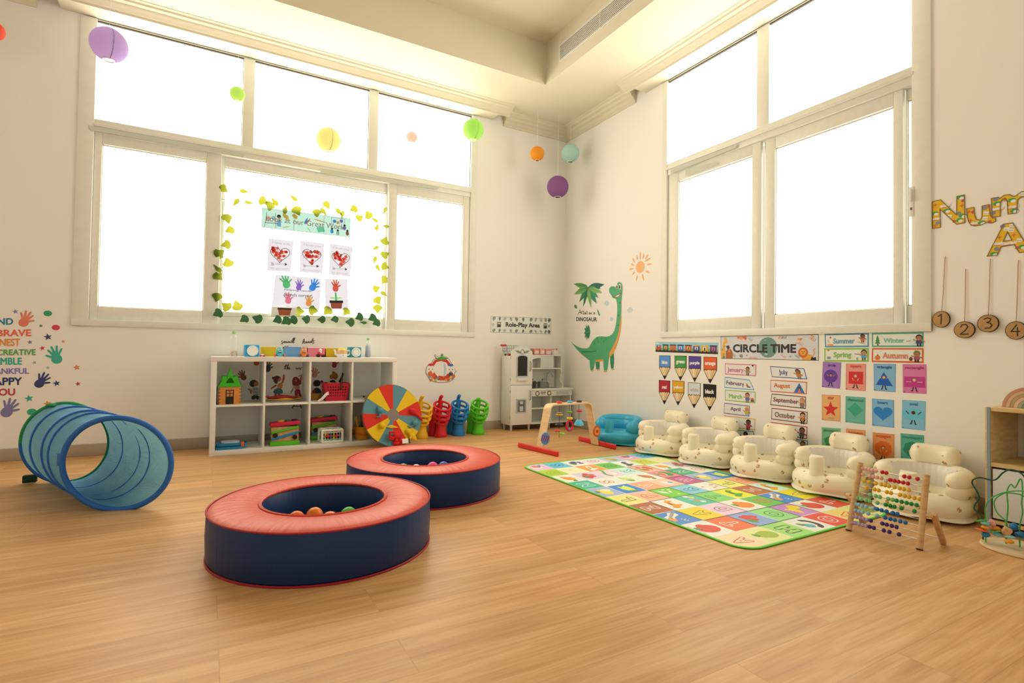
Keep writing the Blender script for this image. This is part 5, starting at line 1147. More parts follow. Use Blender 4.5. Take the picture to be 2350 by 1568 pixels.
# --- open fabric bins
GB = 'small bins along the shelf top'
def bin_(x0, x1, p0, hgt, colr, lab, inner='#8A6A3A'):
    a = p0; w = x1[0] - x0[0]
    t = thing('storage_bin', lab, 'bin', ((x0[0] + x1[0]) / 2, -.17, TOP), group=GB)
    b = MB(mat(colr, .6)); W2, D2, q = w / 2, .075, .92
    vs = [(-W2 * q, -D2 * q, 0), (W2 * q, -D2 * q, 0), (W2 * q, D2 * q, 0), (-W2 * q, D2 * q, 0), (-W2, -D2, hgt), (W2, -D2, hgt), (W2, D2, hgt), (-W2, D2, hgt)]
    s = .006
    vs += [(-W2 + s, -D2 + s, hgt), (W2 - s, -D2 + s, hgt), (W2 - s, D2 - s, hgt), (-W2 + s, D2 - s, hgt), (-W2 * q + s, -D2 * q + s, .006), (W2 * q - s, -D2 * q + s, .006), (W2 * q - s, D2 * q - s, .006), (-W2 * q + s, D2 * q - s, .006)]
    fs = [(0, 3, 2, 1)] + [(i, (i + 1) % 4, (i + 1) % 4 + 4, i + 4) for i in range(4)] + [(4 + i, 4 + (i + 1) % 4, 8 + (i + 1) % 4, 8 + i) for i in range(4)] + [(8 + i, 8 + (i + 1) % 4, 12 + (i + 1) % 4, 12 + i) for i in range(4)] + [(12, 13, 14, 15)]
    b.add(vs, fs, smooth=False); b.build('bin_body', t)
    b = MB(mat(colr, .5)); b.tube([(-W2, -D2, hgt), (W2, -D2, hgt), (W2, D2, hgt), (-W2, D2, hgt)], .004, closed=True, n=6); b.build('rim', t)
    return t
bin_((-3.2519,0.7803), (-3.1412,0.7813), 0, .078, '#E4B81C', 'yellow bin behind the teal monster toy')
bin_((-3.073,0.782), (-2.8941,0.7837), 0, .082, '#6E9CB8', 'grey-blue bin between the teal and orange monster toys')
bin_((-2.8905,0.7838), (-2.7429,0.7852), 0, .076, '#EC7C80', 'pink bin behind the small red vehicle')
bin_((-2.7383,0.779), (-2.6338,0.7799), 0, .076, '#DDAE14', 'mustard yellow bin behind the toy teapot')
b = MB(mat('#B98A5A', .5)); p = (-3.0681,0.8657); b.cyl((p[0] - .02, -.17, TOP + .077), (p[0] + .03, -.16, TOP + .092), .007, .004, n=10)
b.tube([(p[0] + .0, -.166, TOP + .0829), (p[0] + .012, -.163, TOP + .088)], .0085, n=10)
tag(b.build('wooden_peg'), 'wooden peg poking out of the grey-blue bin', 'toy')
# --- monster cars
def monster(p, colr, wheel, horn, lab, cat='toy'):
    t = thing('monster_car', lab, cat, (p[0], -.335, TOP))
    w, h = .058, .082
    b = MB(mat(colr, .4)); b.lathe([(.024, .006), (.030, .012), (.031, .03), (.026, .05), (.023, .068), (.015, .078), (.0, .081)], n=20, sy=.75); b.build('body', t)
    b = MB(mat(wheel, .5))
    for s in (-1, 1):
        for y in (-.014, .014): b.cyl((s * .0315, y, .0135), (s * .041, y, .0135), .0135, n=18)
    b.build('wheels', t)
    b = MB(mat(horn, .5))
    for s in (-1, 1): b.cyl((s * .014, 0, .074), (s * .022, 0, .09), .006, .001, n=8)
    b.build('horns', t)
    b = MB()
    for s in (-1, 1):
        b.sphere((s * .010, -.0185, .06), .0075, mat('#F6F2EA', .3), n=12); b.sphere((s * .009, -.0245, .06), .0035, mat('#1A1614', .3), n=8)
    b.sphere((0, -.0215, .038), .012, mat('#2A1616', .5), n=14, sc=(1.2, .35, .55))
    for k in (-1, 0, 1): b.box((k * .008 - .003, -.0270, .040), (k * .008 + .003, -.0245, .045), mat('#F6F2EA', .4))
    b.build('face', t)
monster((-3.1233,0.7826), '#4EB8B8', '#EE6450', '#F0C83A', 'teal monster car with red wheels on the shelf top')
monster((-2.935,0.7821), '#F07A28', '#5A6A8A', '#F2C43A', 'orange monster car with grey wheels on the shelf top')
t = thing('toy_car', 'tiny pink and white car at the foot of the yellow bin', 'toy', ((-3.2569,0.7813)[0], -.345, TOP))
b = MB(mat('#E86A86', .4)); b.box((-.024, -.012, .005), (.024, .012, .014), bev=.003); b.build('body', t)
b = MB(mat('#F2EAE0', .4)); b.box((-.013, -.010, .0142), (.012, .010, .022), bev=.003); b.build('cabin', t)
b = MB(mat('#5A2A34', .5))
for x in (-.014, .014): b.cyl((x, -.013, .006), (x, .013, .006), .006, n=12)
b.build('wheels', t)
t = thing('toy_tractor', 'small red vehicle with a white driver on the shelf top', 'toy', ((-2.7999,0.7796)[0], -.335, TOP))
b = MB(mat('#E0303C', .4)); b.box((-.026, -.016, .014), (.026, .016, .032), bev=.004); b.box((-.026, -.014, .0322), (-.002, .014, .046), bev=.004); b.build('body', t)
b = MB(mat('#23201E', .6))
for x, r in ((-.018, .014), (.02, .011)): b.cyl((x, -.022, r), (x, .022, r), r, n=16)
b.build('wheels', t)
b = MB(mat('#EFE8DC', .5)); b.sphere((0, 0, .062), .012, n=14); b.lathe([(.011, .034), (.008, .052)], n=12); b.build('driver', t)
t = thing('toy_teapot', 'yellow and white toy teapot at the right of the shelf top', 'toy', ((-2.6128,0.777)[0], -.31, TOP))
b = MB(mat('#F2E6CC', .3)); b.lathe([(.038, 0), (.045, .012), (.046, .03)], n=28); b.build('base', t)
b = MB(mat('#E9B072', .35)); b.lathe([(.0455, .0305), (.044, .05), (.036, .064)], n=28); b.build('body', t)
b = MB(mat('#EAC81E', .35)); b.lathe([(.0355, .0645), (.030, .072), (.018, .076), (.018, .08), (.0, .084)], n=28); b.build('lid', t)
b = MB(mat('#F4EEDF', .35)); b.tube([(-.040, 0, .02), (-.055, 0, .032), (-.062, 0, .056), (-.066, 0, .066)], [.012, .010, .008, .009], n=10); b.build('spout', t)
b = MB(mat('#F4EEDF', .35)); b.tube([(.044, 0, .056), (.062, 0, .062), (.070, 0, .044), (.062, 0, .024), (.046, 0, .018)], .006, n=10); b.build('handle', t)
b = MB(mat('#8A7A5A', .5)); b.sphere((0, -.0465, .016), .004, n=8); b.build('button', t)
# --- inside: toy house
X0, X1 = (-3.5616,0.4026), (-3.4086,0.3973); w = X1[0] - X0[0]
t = thing('toy_house', 'wooden toy house with a bright green roof in the first upper opening', 'toy', ((X0[0] + X1[0]) / 2, -.33, MID))
WO = mat('#D8863A', .55); b = MB(WO); b.box((-w / 2, -.06, 0), (w / 2, .06, .138), bev=.002)
for s in (-1, 1):
    for k in range(5): b.box((s * (w / 2 - .006) - .006, -.0608, .012 + k * .026), (s * (w / 2 - .006) + .006, -.0602, .02 + k * .026), mat('#A05A20', .6))
b.build('wall', t)
GRN = mat('#3FAE1E', .45)
b = MB(GRN)
hw = w / 2 + .008
P = [(-hw, 0), (hw, 0), (hw - .01, .018), (hw - .028, .05), (hw - .03, .085), (hw - .055, .085), (hw - .062, .07), (0, .150), (-hw + .062, .07), (-hw + .055, .085), (-hw + .03, .085), (-hw + .028, .05), (-hw + .01, .018)]
Hh = [(-.03, .03), (.03, .03), (.018, .058), (0, .078), (-.018, .058)]
Mf = Matrix(((1, 0, 0, 0), (0, 0, 1, 0), (0, 1, 0, .1385), (0, 0, 0, 1)))
b.prism([P, Hh], -.066, -.054, Mf); b.prism(P, .054, .066, Mf)
b.add([(-hw + .03, -.054, .2235), (-hw + .03, .054, .2235), (-hw, .054, .1385), (-hw, -.054, .1385)], [(0, 1, 2, 3)], smooth=False); b.add([(hw - .03, -.054, .2235), (hw - .03, .054, .2235), (hw, .054, .1385), (hw, -.054, .1385)], [(0, 1, 2, 3)], smooth=False)
b.build('roof', t)
b = MB(mat('#1E1A16', .6)); dx = .035
for q in ((-.028, 0, -.022, .112), (.022, 0, .028, .112), (-.022, .106, .022, .112), (-.022, 0, .022, .058), (-.022, .08, .022, .084), (-.002, .058, .002, .106)): b.box((q[0], -.0625, q[1] + .004), (q[2], -.0604, q[3] + .004))
b.build('door', t)
b = MB(mat('#211A14', .7)); b.box((KX + .0405 - t.location.x, -.055, 0), (-w / 2 - .0105, .04, .14), bev=.001)
tag(b.build('dark_board', origin=(0, 0, 0)), 'dark board wedged between the toy house and the shelf side', 'toy').location = (t.location.x, -.33, MID)
# --- wooden trays
p = (-3.0802,0.3969)
for k, (c, s, z, dx, lab) in enumerate([('#BDB6A8', .148, 0, 0, 'flat grey tray with a scalloped edge under the wooden trays'), ('#DCA03C', .137, .0105, -.01, 'yellow wavy tray lying on the grey one'), ('#B0352A', .124, .027, -.02, 'red wavy tray on top of the yellow one')]):
    b = MB(mat(c, .5)); n = 40; sq = .5
    prof = []
    for j, (rf, zz) in enumerate([(.0, .0), (.86, .0), (1.0, .016 if k else .006), (.98, .018 if k else .0085), (.85, .004 if k else .003), (0, .004 if k else .003)]):
        for i in range(n):
            a = 2 * PI * i / n; r = s * rf * (1 + .09 * math.cos(5 * a + k))
            prof.append((r * math.cos(a), r * .62 * math.sin(a), zz + (.006 * math.cos(4 * a) * rf if k and j in (2, 3) else 0)))
    fs = [(j * n + i, j * n + (i + 1) % n, (j + 1) * n + (i + 1) % n, (j + 1) * n + i) for j in range(5) for i in range(n)]
    b.add(prof, fs); bmesh.ops.remove_doubles(b.bm, verts=b.bm.verts, dist=1e-5)
    o = b.build('wavy_tray', origin=(0, 0, 0)); o.location = (KX + .039 + .348 + .168 + dx, -.262, MID + z + .0005); tag(o, lab, 'tray')
# --- red basket
X0, X1 = (-2.7668,0.4004), (-2.5729,0.3942); w = X1[0] - X0[0]
t = thing('shopping_basket', 'red plastic toy basket with a dark handle in the third upper opening', 'basket', ((X0[0] + X1[0]) / 2 + .005, -.31, MID))
RD = mat('#C01830', .4)
b = MB(RD); h = .15; W0, W1, D0, D1 = w / 2 * .9, w / 2 * 1.08, .062, .075
def wallq(b, A, B, nx, nz, holes):
    """panel between bottom edge A and top edge B with a grid of holes"""
    (a0, a1), (b0, b1) = A, B
    for i in range(nx):
        for j in range(nz):
            if (i, j) in holes: continue
            def P(u, v): return (Vector(a0).lerp(Vector(a1), u)).lerp(Vector(b0).lerp(Vector(b1), u), v)
            b.add([P(i / nx, j / nz), P((i + 1) / nx, j / nz), P((i + 1) / nx, (j + 1) / nz), P(i / nx, (j + 1) / nz)], [(0, 1, 2, 3)], smooth=False)
hs = {(i, j) for i in range(2, 18, 2) for j in (3, 5, 7, 9)}
wallq(b, ((-W0, -D0, .004), (W0, -D0, .004)), ((-W1, -D1, h), (W1, -D1, h)), 19, 12, hs); wallq(b, ((-W0, D0, .004), (W0, D0, .004)), ((-W1, D1, h), (W1, D1, h)), 19, 12, hs)
hs2 = {(i, j) for i in range(1, 8, 2) for j in (3, 5, 7, 9)}
wallq(b, ((-W0, -D0, .004), (-W0, D0, .004)), ((-W1, -D1, h), (-W1, D1, h)), 9, 12, hs2); wallq(b, ((W0, -D0, .004), (W0, D0, .004)), ((W1, -D1, h), (W1, D1, h)), 9, 12, hs2)
b.box((-W0, -D0, 0), (W0, D0, .0038)); b.tube([(-W1, -D1, h), (W1, -D1, h), (W1, D1, h), (-W1, D1, h)], .005, closed=True, n=6); b.build('basket_body', t)
b = MB(mat('#2A2E22', .5)); b.tube([(.036, -D1 - .008, .10), (.038, -D1 - .004, .15), (.05, -.03, .20), (.066, .01, .235), (.064, .04, .2), (.05, D1 + .008, .15), (.048, D1 + .008, .1)], .009, n=8, sy=.5); b.build('handle', t)
for (x, y, c, lab) in ((-.05, .0, '#6A8A2A', 'green toy food piece in the red basket'), (.02, .02, '#E8A860', 'tan toy food piece in the red basket'), (-.01, -.03, '#3E6A2A', 'dark green toy food piece in the red basket')):
    b = MB(mat(c, .5)); b.sphere((0, 0, .034), .034, n=16, sc=(1.1, .9, 1.0)); o = b.build('toy_food', origin=(0, 0, 0)); o.location = (t.location.x + x, -.31 + y, MID + .091); tag(o, lab, 'toy food')
b = MB(RD)
b.box((-.095, -.06, 0), (.095, .06, .09), mat('#6E3A2A', .6), bev=.01); b.build('filling', t)
b = MB(mat('#C49030', .5)); b.lathe([(.0, 0), (.05, 0), (.062, .05), (.058, .05), (.047, .006), (0, .006)], n=30); o = b.build('bowl', origin=(0, 0, 0)); o.location = (KX + .039 + 2 * .348 + .072, -.16, MID + .0005); tag(o, 'ochre bowl behind the red basket', 'bowl')
b = MB(mat('#F0E0CE', .45)); A0, B0 = (-2.8253,0.4066), (-2.7439,0.4693)
b.tube([(A0[0], -.407, MID + .006), (A0[0] + .035, -.407, MID + .024), (B0[0] - .012, -.405, B0[1] - .012), (B0[0], -.404, B0[1]), (B0[0] + .002, -.404, B0[1] - .02)], [.006, .011, .012, .012, .007], n=8, sy=.35)
tag(b.build('shoehorn_scoop'), 'cream coloured scoop leaning on the red basket', 'toy')
t = thing('toy_animal', 'tiny black and tan animal figure in the last upper opening', 'toy', ((-2.4051,0.3957)[0], -.36, MID))
b = MB(mat('#C08A4A', .5)); b.sphere((0, 0, .022), .014, n=12, sc=(1.5, .7, .8))
for x in (-.014, .013):
    for y in (-.005, .005): b.cyl((x, y, 0), (x, y, .016), .0035, n=8)
b.build('body', t); b = MB(mat('#1E1814', .5)); b.sphere((-.022, 0, .03), .009, n=10); b.sphere((-.005, 0, .029), .008, n=8, sc=(1, .9, .6)); b.build('head', t)
# --- lower row
X0, X1 = (-3.5859,0.0557), (-3.3659,0.0388)
t = thing('toy_keyboard', 'flat blue and orange toy case lying in the first lower opening', 'toy', (KX + .039 + .1085, -.32, LOW + .0005))
BL = mat('#1E7A94', .5)
def slab(b, w, d, z0, z1, m, r=.03):
    P = []
    for sx, sy, a0 in ((1, 1, 0), (-1, 1, 90), (-1, -1, 180), (1, -1, 270)):
        for k in range(5):
            a = math.radians(a0 + k * 22.5); P.append((sx * (w / 2 - r) + r * math.cos(a), sy * (d / 2 - r) + r * math.sin(a)))
    b.prism(P, z0, z1, None, m)
b = MB(BL); slab(b, .21, .14, 0, .020, BL, .035); slab(b, .20, .132, .0265, .046, BL, .035); slab(b, .17, .11, .0195, .027, mat('#0E2A3A', .6), .03); b.build('body', t)
b = MB(mat('#C8C4BA', .5)); slab(b, .13, .10, .0463, .056, None, .03); b.build('panel', t)
b = MB(mat('#E4622A', .5)); b.box((.072, -.072, .018), (.096, -.02, .054), bev=.006); b.build('clip', t)
b = MB(BL); b.tube([(.095, -.05, .03), (.118, -.03, .038), (.118, .02, .04), (.095, .045, .03)], .009, n=8); b.build('handle', t)
def ball_tower(x0, x1, y, lab, z0):
    w = x1[0] - x0[0]
    t = thing('ball_ramp', lab, 'toy', ((x0[0] + x1[0]) / 2, y, z0), .0)
    s = w / .232
    wd = wood('ramp_wood', '#B98A4A', '#CFA162', (8, 8, 2))
    b = MB(wd); b.box((-.108 * s, -.045, .038), (.108 * s, -.037, .155)); b.box((-.108 * s, .037, .038), (.108 * s, .045, .155)); b.build('side_board', t)
    b = MB(mat('#5CB41E', .4)); b.box((-.116 * s, -.055, 0), (.116 * s, .055, .037), bev=.006); b.build('base', t)
    def ramp(c, xa, za, xb, zb_, th, name, dpt=.058):
        b = MB(mat(c, .4)); L = math.hypot(xb - xa, zb_ - za); a = math.atan2(zb_ - za, xb - xa)
        b.box((-L / 2, -dpt, -th / 2), (L / 2, dpt, th / 2), bev=.006, M=Matrix.Translation(((xa + xb) / 2, 0, (za + zb_) / 2)) @ Matrix.Rotation(-a, 4, 'Y')); return b.build(name, t)
    ramp('#1C82AE', -.106 * s, .055, .106 * s, .105, .020, 'lower_ramp'); ramp('#5CB41E', -.110 * s, .108, .108 * s, .150, .020, 'upper_ramp'); ramp('#D01E38', -.116 * s, .172, .116 * s, .186, .032, 'top_tray')
    b = MB(mat('#33170F', .7))
    for x, z in ((-.078, .088), (.078, .065)): b.cyl((x * s, -.0575, z), (x * s, -.0452, z), .019, n=20)
    b.build('peephole', t)
    for x, c in ((-.03, '#E8B01C'), (.03, '#2E7A3E'), (.08, '#1E2A44')):
        b = MB(mat(c, .4)); b.cyl((x * s, 0, .188), (x * s, 0, .205 + x * .03), .024, n=22); b.build('peg', t)
ball_tower((-3.1845,0.0456), (-2.9595,0.029), -.33, 'wooden ball ramp with red top tray in the second lower opening', LOW)
ball_tower((-2.8399,0.0473), (-2.6157,0.0319), -.15, 'second ball ramp half hidden behind the white sensory crate', LOW)
X0, X1 = (-2.7975,0.048), (-2.6058,0.0421); w = X1[0] - X0[0]
t = thing('sensory_crate', 'white rounded crate with coloured elastic straps in the third lower opening', 'toy', ((X0[0] + X1[0]) / 2, -.345, LOW + .0005), .06)
b = MB(mat('#F0E4D0', .4)); dz, hh = .055, .118; r_ = .011
for z in (r_, hh - r_):
    b.tube([(-w / 2 + r_, -dz, z), (w / 2 - r_, -dz, z), (w / 2 - r_, dz, z), (-w / 2 + r_, dz, z)], r_, closed=True, n=8)
for x in (-1, 1):
    for y in (-1, 1): b.cyl((x * (w / 2 - r_), y * dz, r_), (x * (w / 2 - r_), y * dz, hh - r_), r_, n=10)
b.build('frame', t)
cs = ['#B8D84A', '#E0442E', '#2E8A9A', '#D8E05A', '#E8662A', '#6AA0B0', '#E8402C', '#C8CE4A']
for k in range(6):
    x = -w / 2 + .035 + k * (w - .07) / 5
    b = MB(mat(cs[k], .6)); b.box((x - .004, -dz - .003, .012), (x + .004, -dz + .001, hh - .012)); b.box((x - .004, -dz, hh - .013), (x + .004, dz, hh - .0095)); b.build('strap', t)
for k in range(3):
    z = .03 + k * .029
    b = MB(mat(['#8ACAB0', '#E0442E', '#D8D8C8'][k], .6)); b.box((-w / 2 + .012, -dz - .0058, z - .0035), (w / 2 - .012, -dz - .003, z + .0035)); b.build('strap', t)
rr = random.Random(9); b = MB()
for k in range(34): b.box((-.012, -.012, 0), (.012, .012, .02), mat(rr.choice(['#1E5A6A', '#B02A2A', '#2E6A3A', '#1E4A8A', '#E0A02A', '#8A1E3A', '#3EA0A0', '#E07A2A']), .7), bev=.003, M=Matrix.Translation((rr.uniform(-w / 2 + .03, w / 2 - .03), rr.uniform(-.032, .032), .012 + rr.uniform(0, .06))) @ Matrix.Rotation(rr.uniform(0, 3), 4, 'Z'))
o = b.build('filling', t); o['kind'] = 'stuff'
X0, X1 = (-2.4951,0.0361), (-2.3636,0.027); w = X1[0] - X0[0]
t = thing('bucket', 'yellow toy bucket with an orange handle in the last lower opening', 'bucket', ((X0[0] + X1[0]) / 2 + .004, -.31, LOW + .0005))
b = MB(mat('#E8961C', .4)); r1 = w / 2 * 1.02; b.lathe([(0, 0), (r1 * .84, 0), (r1, .105), (r1 * 1.05, .107), (r1 * 1.05, .115), (r1 * .96, .115), (r1 * .80, .008), (0, .008)], n=36); b.build('body', t)
b = MB(mat('#D8602A', .5)); b.tube([(-r1 * 1.06 * math.cos(a), -r1 * 1.10 * math.sin(a), .100 - .055 * math.sin(a)) for a in [PI * k / 14 for k in range(15)]], .0045, n=8); b.build('handle', t)
for (x, y, tx, c, lab) in ((-.03, .0, -.22, '#E0A81E', 'yellow toy spade handle leaning left in the bucket'), (.03, .01, .10, '#E2AC20', 'yellow toy rake handle leaning right in the bucket'), (.0, .02, .0, '#8A4A1E', 'brown toy tool handle in the middle of the bucket')):
    b = MB(mat(c, .5)); M = Matrix.Rotation(tx, 4, 'Y'); b.box((-.011, -.006, 0), (.011, .006, .19), bev=.004, M=M); b.sphere(M @ Vector((0, 0, .19)), .013, n=12, sc=(1, .5, 1))
    o = b.build('sand_tool', origin=(0, 0, 0)); o.location = (t.location.x + x * .5, -.31 + y, LOW + .012); tag(o, lab, 'toy tool')
b = MB(mat('#2A3A1E', .6)); b.sphere((0, 0, 0), .02, n=14); o = b.build('dark_ball', origin=(0, 0, -.02)); o.location = (t.location.x - .018, -.34, LOW + .098); tag(o, 'dark green ball on top of the toys in the bucket', 'ball')

# ================================================================ soft ball pits
def vinyl(name, h, folds=0.0):
    m, nt, b = new_mat(name)
    b.inputs['Base Color'].default_value = alb(h); b.inputs['Roughness'].default_value = .40; b.inputs['Specular IOR Level'].default_value = .28
    if folds:                     # creases running out from the hole
        N = nt.nodes.new; L = nt.links.new
        tc = N('ShaderNodeTexCoord'); sx = N('ShaderNodeSeparateXYZ'); L(tc.outputs['Object'], sx.inputs[0])
        at = N('ShaderNodeMath'); at.operation = 'ARCTAN2'; L(sx.outputs['Y'], at.inputs[0]); L(sx.outputs['X'], at.inputs[1])
        ln = N('ShaderNodeVectorMath'); ln.operation = 'LENGTH'
        cb = N('ShaderNodeCombineXYZ'); L(sx.outputs['X'], cb.inputs[0]); L(sx.outputs['Y'], cb.inputs[1]); L(cb.outputs[0], ln.inputs[0])
        c2 = N('ShaderNodeCombineXYZ'); ml = N('ShaderNodeMath'); ml.operation = 'MULTIPLY'; ml.inputs[1].default_value = 9.0; L(at.outputs[0], ml.inputs[0])
        m3 = N('ShaderNodeMath'); m3.operation = 'MULTIPLY'; m3.inputs[1].default_value = 3.0; L(ln.outputs['Value'], m3.inputs[0])
        L(ml.outputs[0], c2.inputs[0]); L(m3.outputs[0], c2.inputs[1])
        ns = N('ShaderNodeTexNoise'); ns.inputs['Scale'].default_value = 1.5; ns.inputs['Detail'].default_value = 4; ns.inputs['Distortion'].default_value = .6
        L(c2.outputs[0], ns.inputs[0])
        bp = N('ShaderNodeBump'); bp.inputs['Strength'].default_value = folds; bp.inputs['Distance'].default_value = .02
        L(ns.outputs['Fac'], bp.inputs['Height']); L(bp.outputs[0], b.inputs['Normal'])
    return m
VR, VB, VP = vinyl('red_vinyl', '#D0462A', .28), vinyl('navy_vinyl', '#143256', .10), mat('#A81A2C', .45)
def pit(cx, cy, R, r, h, lab, rz, zf=.066):
    t = thing('ball_pit', lab, 'ball pit', (cx, cy, 0), rz, 'soft ball pits')
    b = MB(VB); n = 96
    b.lathe([(R - .012, .004), (R, .014), (R + .003, h * .5), (R, h - .016), (R - .002, h - .0105)], n=n)
    b.bm.faces.ensure_lookup_table(); [b.bm.faces.remove(f) for f in list(b.bm.faces) if len(f.verts) > 4]
    b.build('outer_wall', t, angle=180, recalc=False)
    b = MB(VB); b.lathe([(r + .012, h - .006), (r, h - .018), (r - .002, zf), (0, zf)], n=72); b.bm.faces.ensure_lookup_table(); [b.bm.faces.remove(f) for f in list(b.bm.faces) if len(f.verts) > 4]; b.build('inner_wall', t, angle=60)
    b = MB(VR); prof = []
    for k in range(15):
        u = k / 14; prof.append((R - .004 + (r + .004 - R + .004) * u, h - .010 + .016 * math.sin(PI * u) ** .6))
    b.lathe(prof, n=n); b.bm.faces.ensure_lookup_table(); [b.bm.faces.remove(f) for f in list(b.bm.faces) if len(f.verts) > 4]
    b.build('top_cushion', t, angle=180, recalc=False)
    b = MB(VP); b.tube([(R * math.cos(2 * PI * k / n), R * math.sin(2 * PI * k / n), h - .008) for k in range(n)], .0036, closed=True, n=6); b.build('piping', t)
    b = MB(VP); b.tube([(R * math.cos(2 * PI * k / n), R * math.sin(2 * PI * k / n), .0045) for k in range(n)], .0042, closed=True, n=6); b.build('piping', t)
    b = MB(VR); b.tube([(r * 1.01 * math.cos(2 * PI * k / n), r * 1.01 * math.sin(2 * PI * k / n), h - .006) for k in range(n)], .0065, closed=True, n=6); b.build('piping', t)
pit(-3.19, -2.735, .448, .252, .198, 'nearer ball pit, red and navy vinyl ring with orange balls inside', .3)
pit(-2.482, -2.061, .455, .254, .195, 'farther ball pit, red and navy vinyl ring before the spinner wheel', 1.4, .087)
BR = .036
def ball(x, y, z, c, lab, grp):
    b = MB(mat(c, .35)); b.sphere((0, 0, BR), BR, n=24); o = b.build('play_ball', origin=(0, 0, 0)); o.location = (x, y, z); tag(o, lab, 'ball', grp)
for u, v, z, c, lab, gr in [((-3.2196,-2.6655), 0, .0668, '#EE7A1C', 'orange ball standing highest in the nearer pit', 0), ((-3.2981,-2.6873), 0, .0668, '#E86418', 'deep orange ball left of the highest one in the nearer pit', 0), ((-3.1726,-2.7582), 0, .0668, '#F0742A', 'orange ball right of the highest one in the nearer pit', 0), ((-3.0864,-2.7263), 0, .0668, '#4AA82A', 'green ball in the nearer pit', 0),
        ((-2.6127,-2.0419), 0, .0878, '#3EA048', 'green ball in the farther pit', 1), ((-2.5509,-2.0983), 0, .0878, '#E8E0D8', 'white ball in the farther pit', 1), ((-2.4367,-2.0738), 0, .0878, '#E83A7A', 'pink ball in the farther pit', 1), ((-2.3726,-2.0912), 0, .0878, '#2A5A9A', 'blue ball in the farther pit', 1)]:
    ball(u[0], u[1], z, c, lab, 'balls in the farther pit' if gr else 'balls in the nearer pit')

# ================================================================ play tunnel
FAB = thin('#7FB6C6', (.22, .46, .52), .6, .35)
_n = FAB.node_tree; _ns = _n.nodes.new('ShaderNodeTexNoise'); _ns.inputs['Scale'].default_value = 7; _ns.inputs['Detail'].default_value = 3; _ns.inputs['Distortion'].default_value = 1.2
_bp = _n.nodes.new('ShaderNodeBump'); _bp.inputs['Strength'].default_value = .5; _bp.inputs['Distance'].default_value = .03
_n.links.new(_ns.outputs['Fac'], _bp.inputs['Height'])
for _q in _n.nodes:
    if _q.type in ('BSDF_PRINCIPLED', 'BSDF_TRANSLUCENT'): _n.links.new(_bp.outputs[0], _q.inputs['Normal'])
t = thing('play_tunnel', 'light blue pop-up play tunnel with blue hoops by the back wall', 'play tunnel', (0, 0, 0), world=True)
A, B = Vector((-4.028, -1.80, .24)), Vector((-4.385, -.965, .245))
ax = B - A; RT = .239; axn = ax.normalized()
def hoop_pt(s, a, r=RT):
    """s along the tunnel 0..1, a angle; the hoops lean a little"""
    yaw, tl = -.28 - .08 * s, -.14 + .11 * s
    si = Vector((math.cos(yaw), math.sin(yaw), 0)); up_ = Vector((-math.sin(yaw) * math.sin(tl), math.cos(yaw) * math.sin(tl), math.cos(tl)))
    return A + ax * s + si * (math.cos(a) * r) + up_ * (math.sin(a) * r)
b = MB(FAB); n, mseg = 64, 40; vs = []
hp = [0, .30, .45, .74, 1.0]
for i in range(mseg + 1):
    s = i / mseg
    k = next(j for j in range(4) if hp[j] <= s <= hp[j + 1] + 1e-9); u = (s - hp[k]) / (hp[k + 1] - hp[k])
    for j in range(n):
        a = 2 * PI * j / n
        r = RT - .014 * math.sin(PI * u) - .004 * math.sin(PI * u) * math.sin(7 * a + 9 * s + k) - .003 * math.sin(PI * u) * math.sin(13 * a - 17 * s)
        vs.append(hoop_pt(s, a, r))
b.add(vs, [(i * n + j, i * n + (j + 1) % n, (i + 1) * n + (j + 1) % n, (i + 1) * n + j) for i in range(mseg) for j in range(n)])
b.build('fabric', t, angle=180, recalc=False)
def hoop(s, r, c, nm, half=None):
    b = MB(mat(c, .6)); ks = range(72) if half is None else range(half[0], half[1])
    b.tube([hoop_pt(s, 2 * PI * k / 72, RT + .002) for k in ks], r, closed=half is None, n=14); return b.build(nm, t)
hoop(0, .0135, '#2A66A8', 'front_hoop'); hoop(.30, .006, '#2E68AC', 'hoop'); hoop(.45, .006, '#2E68AC', 'hoop'); hoop(.74, .006, '#2E68AC', 'hoop')
hoop(1.0, .0115, '#1E8A4A', 'back_hoop', (-16, 37)); hoop(1.0, .0115, '#1E5E98', 'back_hoop', (36, 57))
b = MB(mat('#1E7A44', .7)); P = hoop_pt(.985, 1.9, RT + .004); b.sphere(P, .03, n=12, sc=(1, 1, .45)); b.build('tie', t)
b = MB(mat('#14351F', .8)); P = hoop_pt(1.0, PI + .75, RT + .02)
b.box((-.032, -.02, -.022), (.032, .02, .022), bev=.004, M=Matrix.Translation((P.x, P.y, .03))); b.build('tie', t)
b = MB(mat('#2A66A8', .7)); P = hoop_pt(.04, PI - .1, RT + .004); b.box((-.006, -.03, -.03), (.006, .03, .03), bev=.003, M=Matrix.Translation(P) @ Matrix.Rotation(math.atan2(axn.y, axn.x) - PI / 2, 4, 'Z')); b.build('tie', t)
t['kind'] = 'thing'

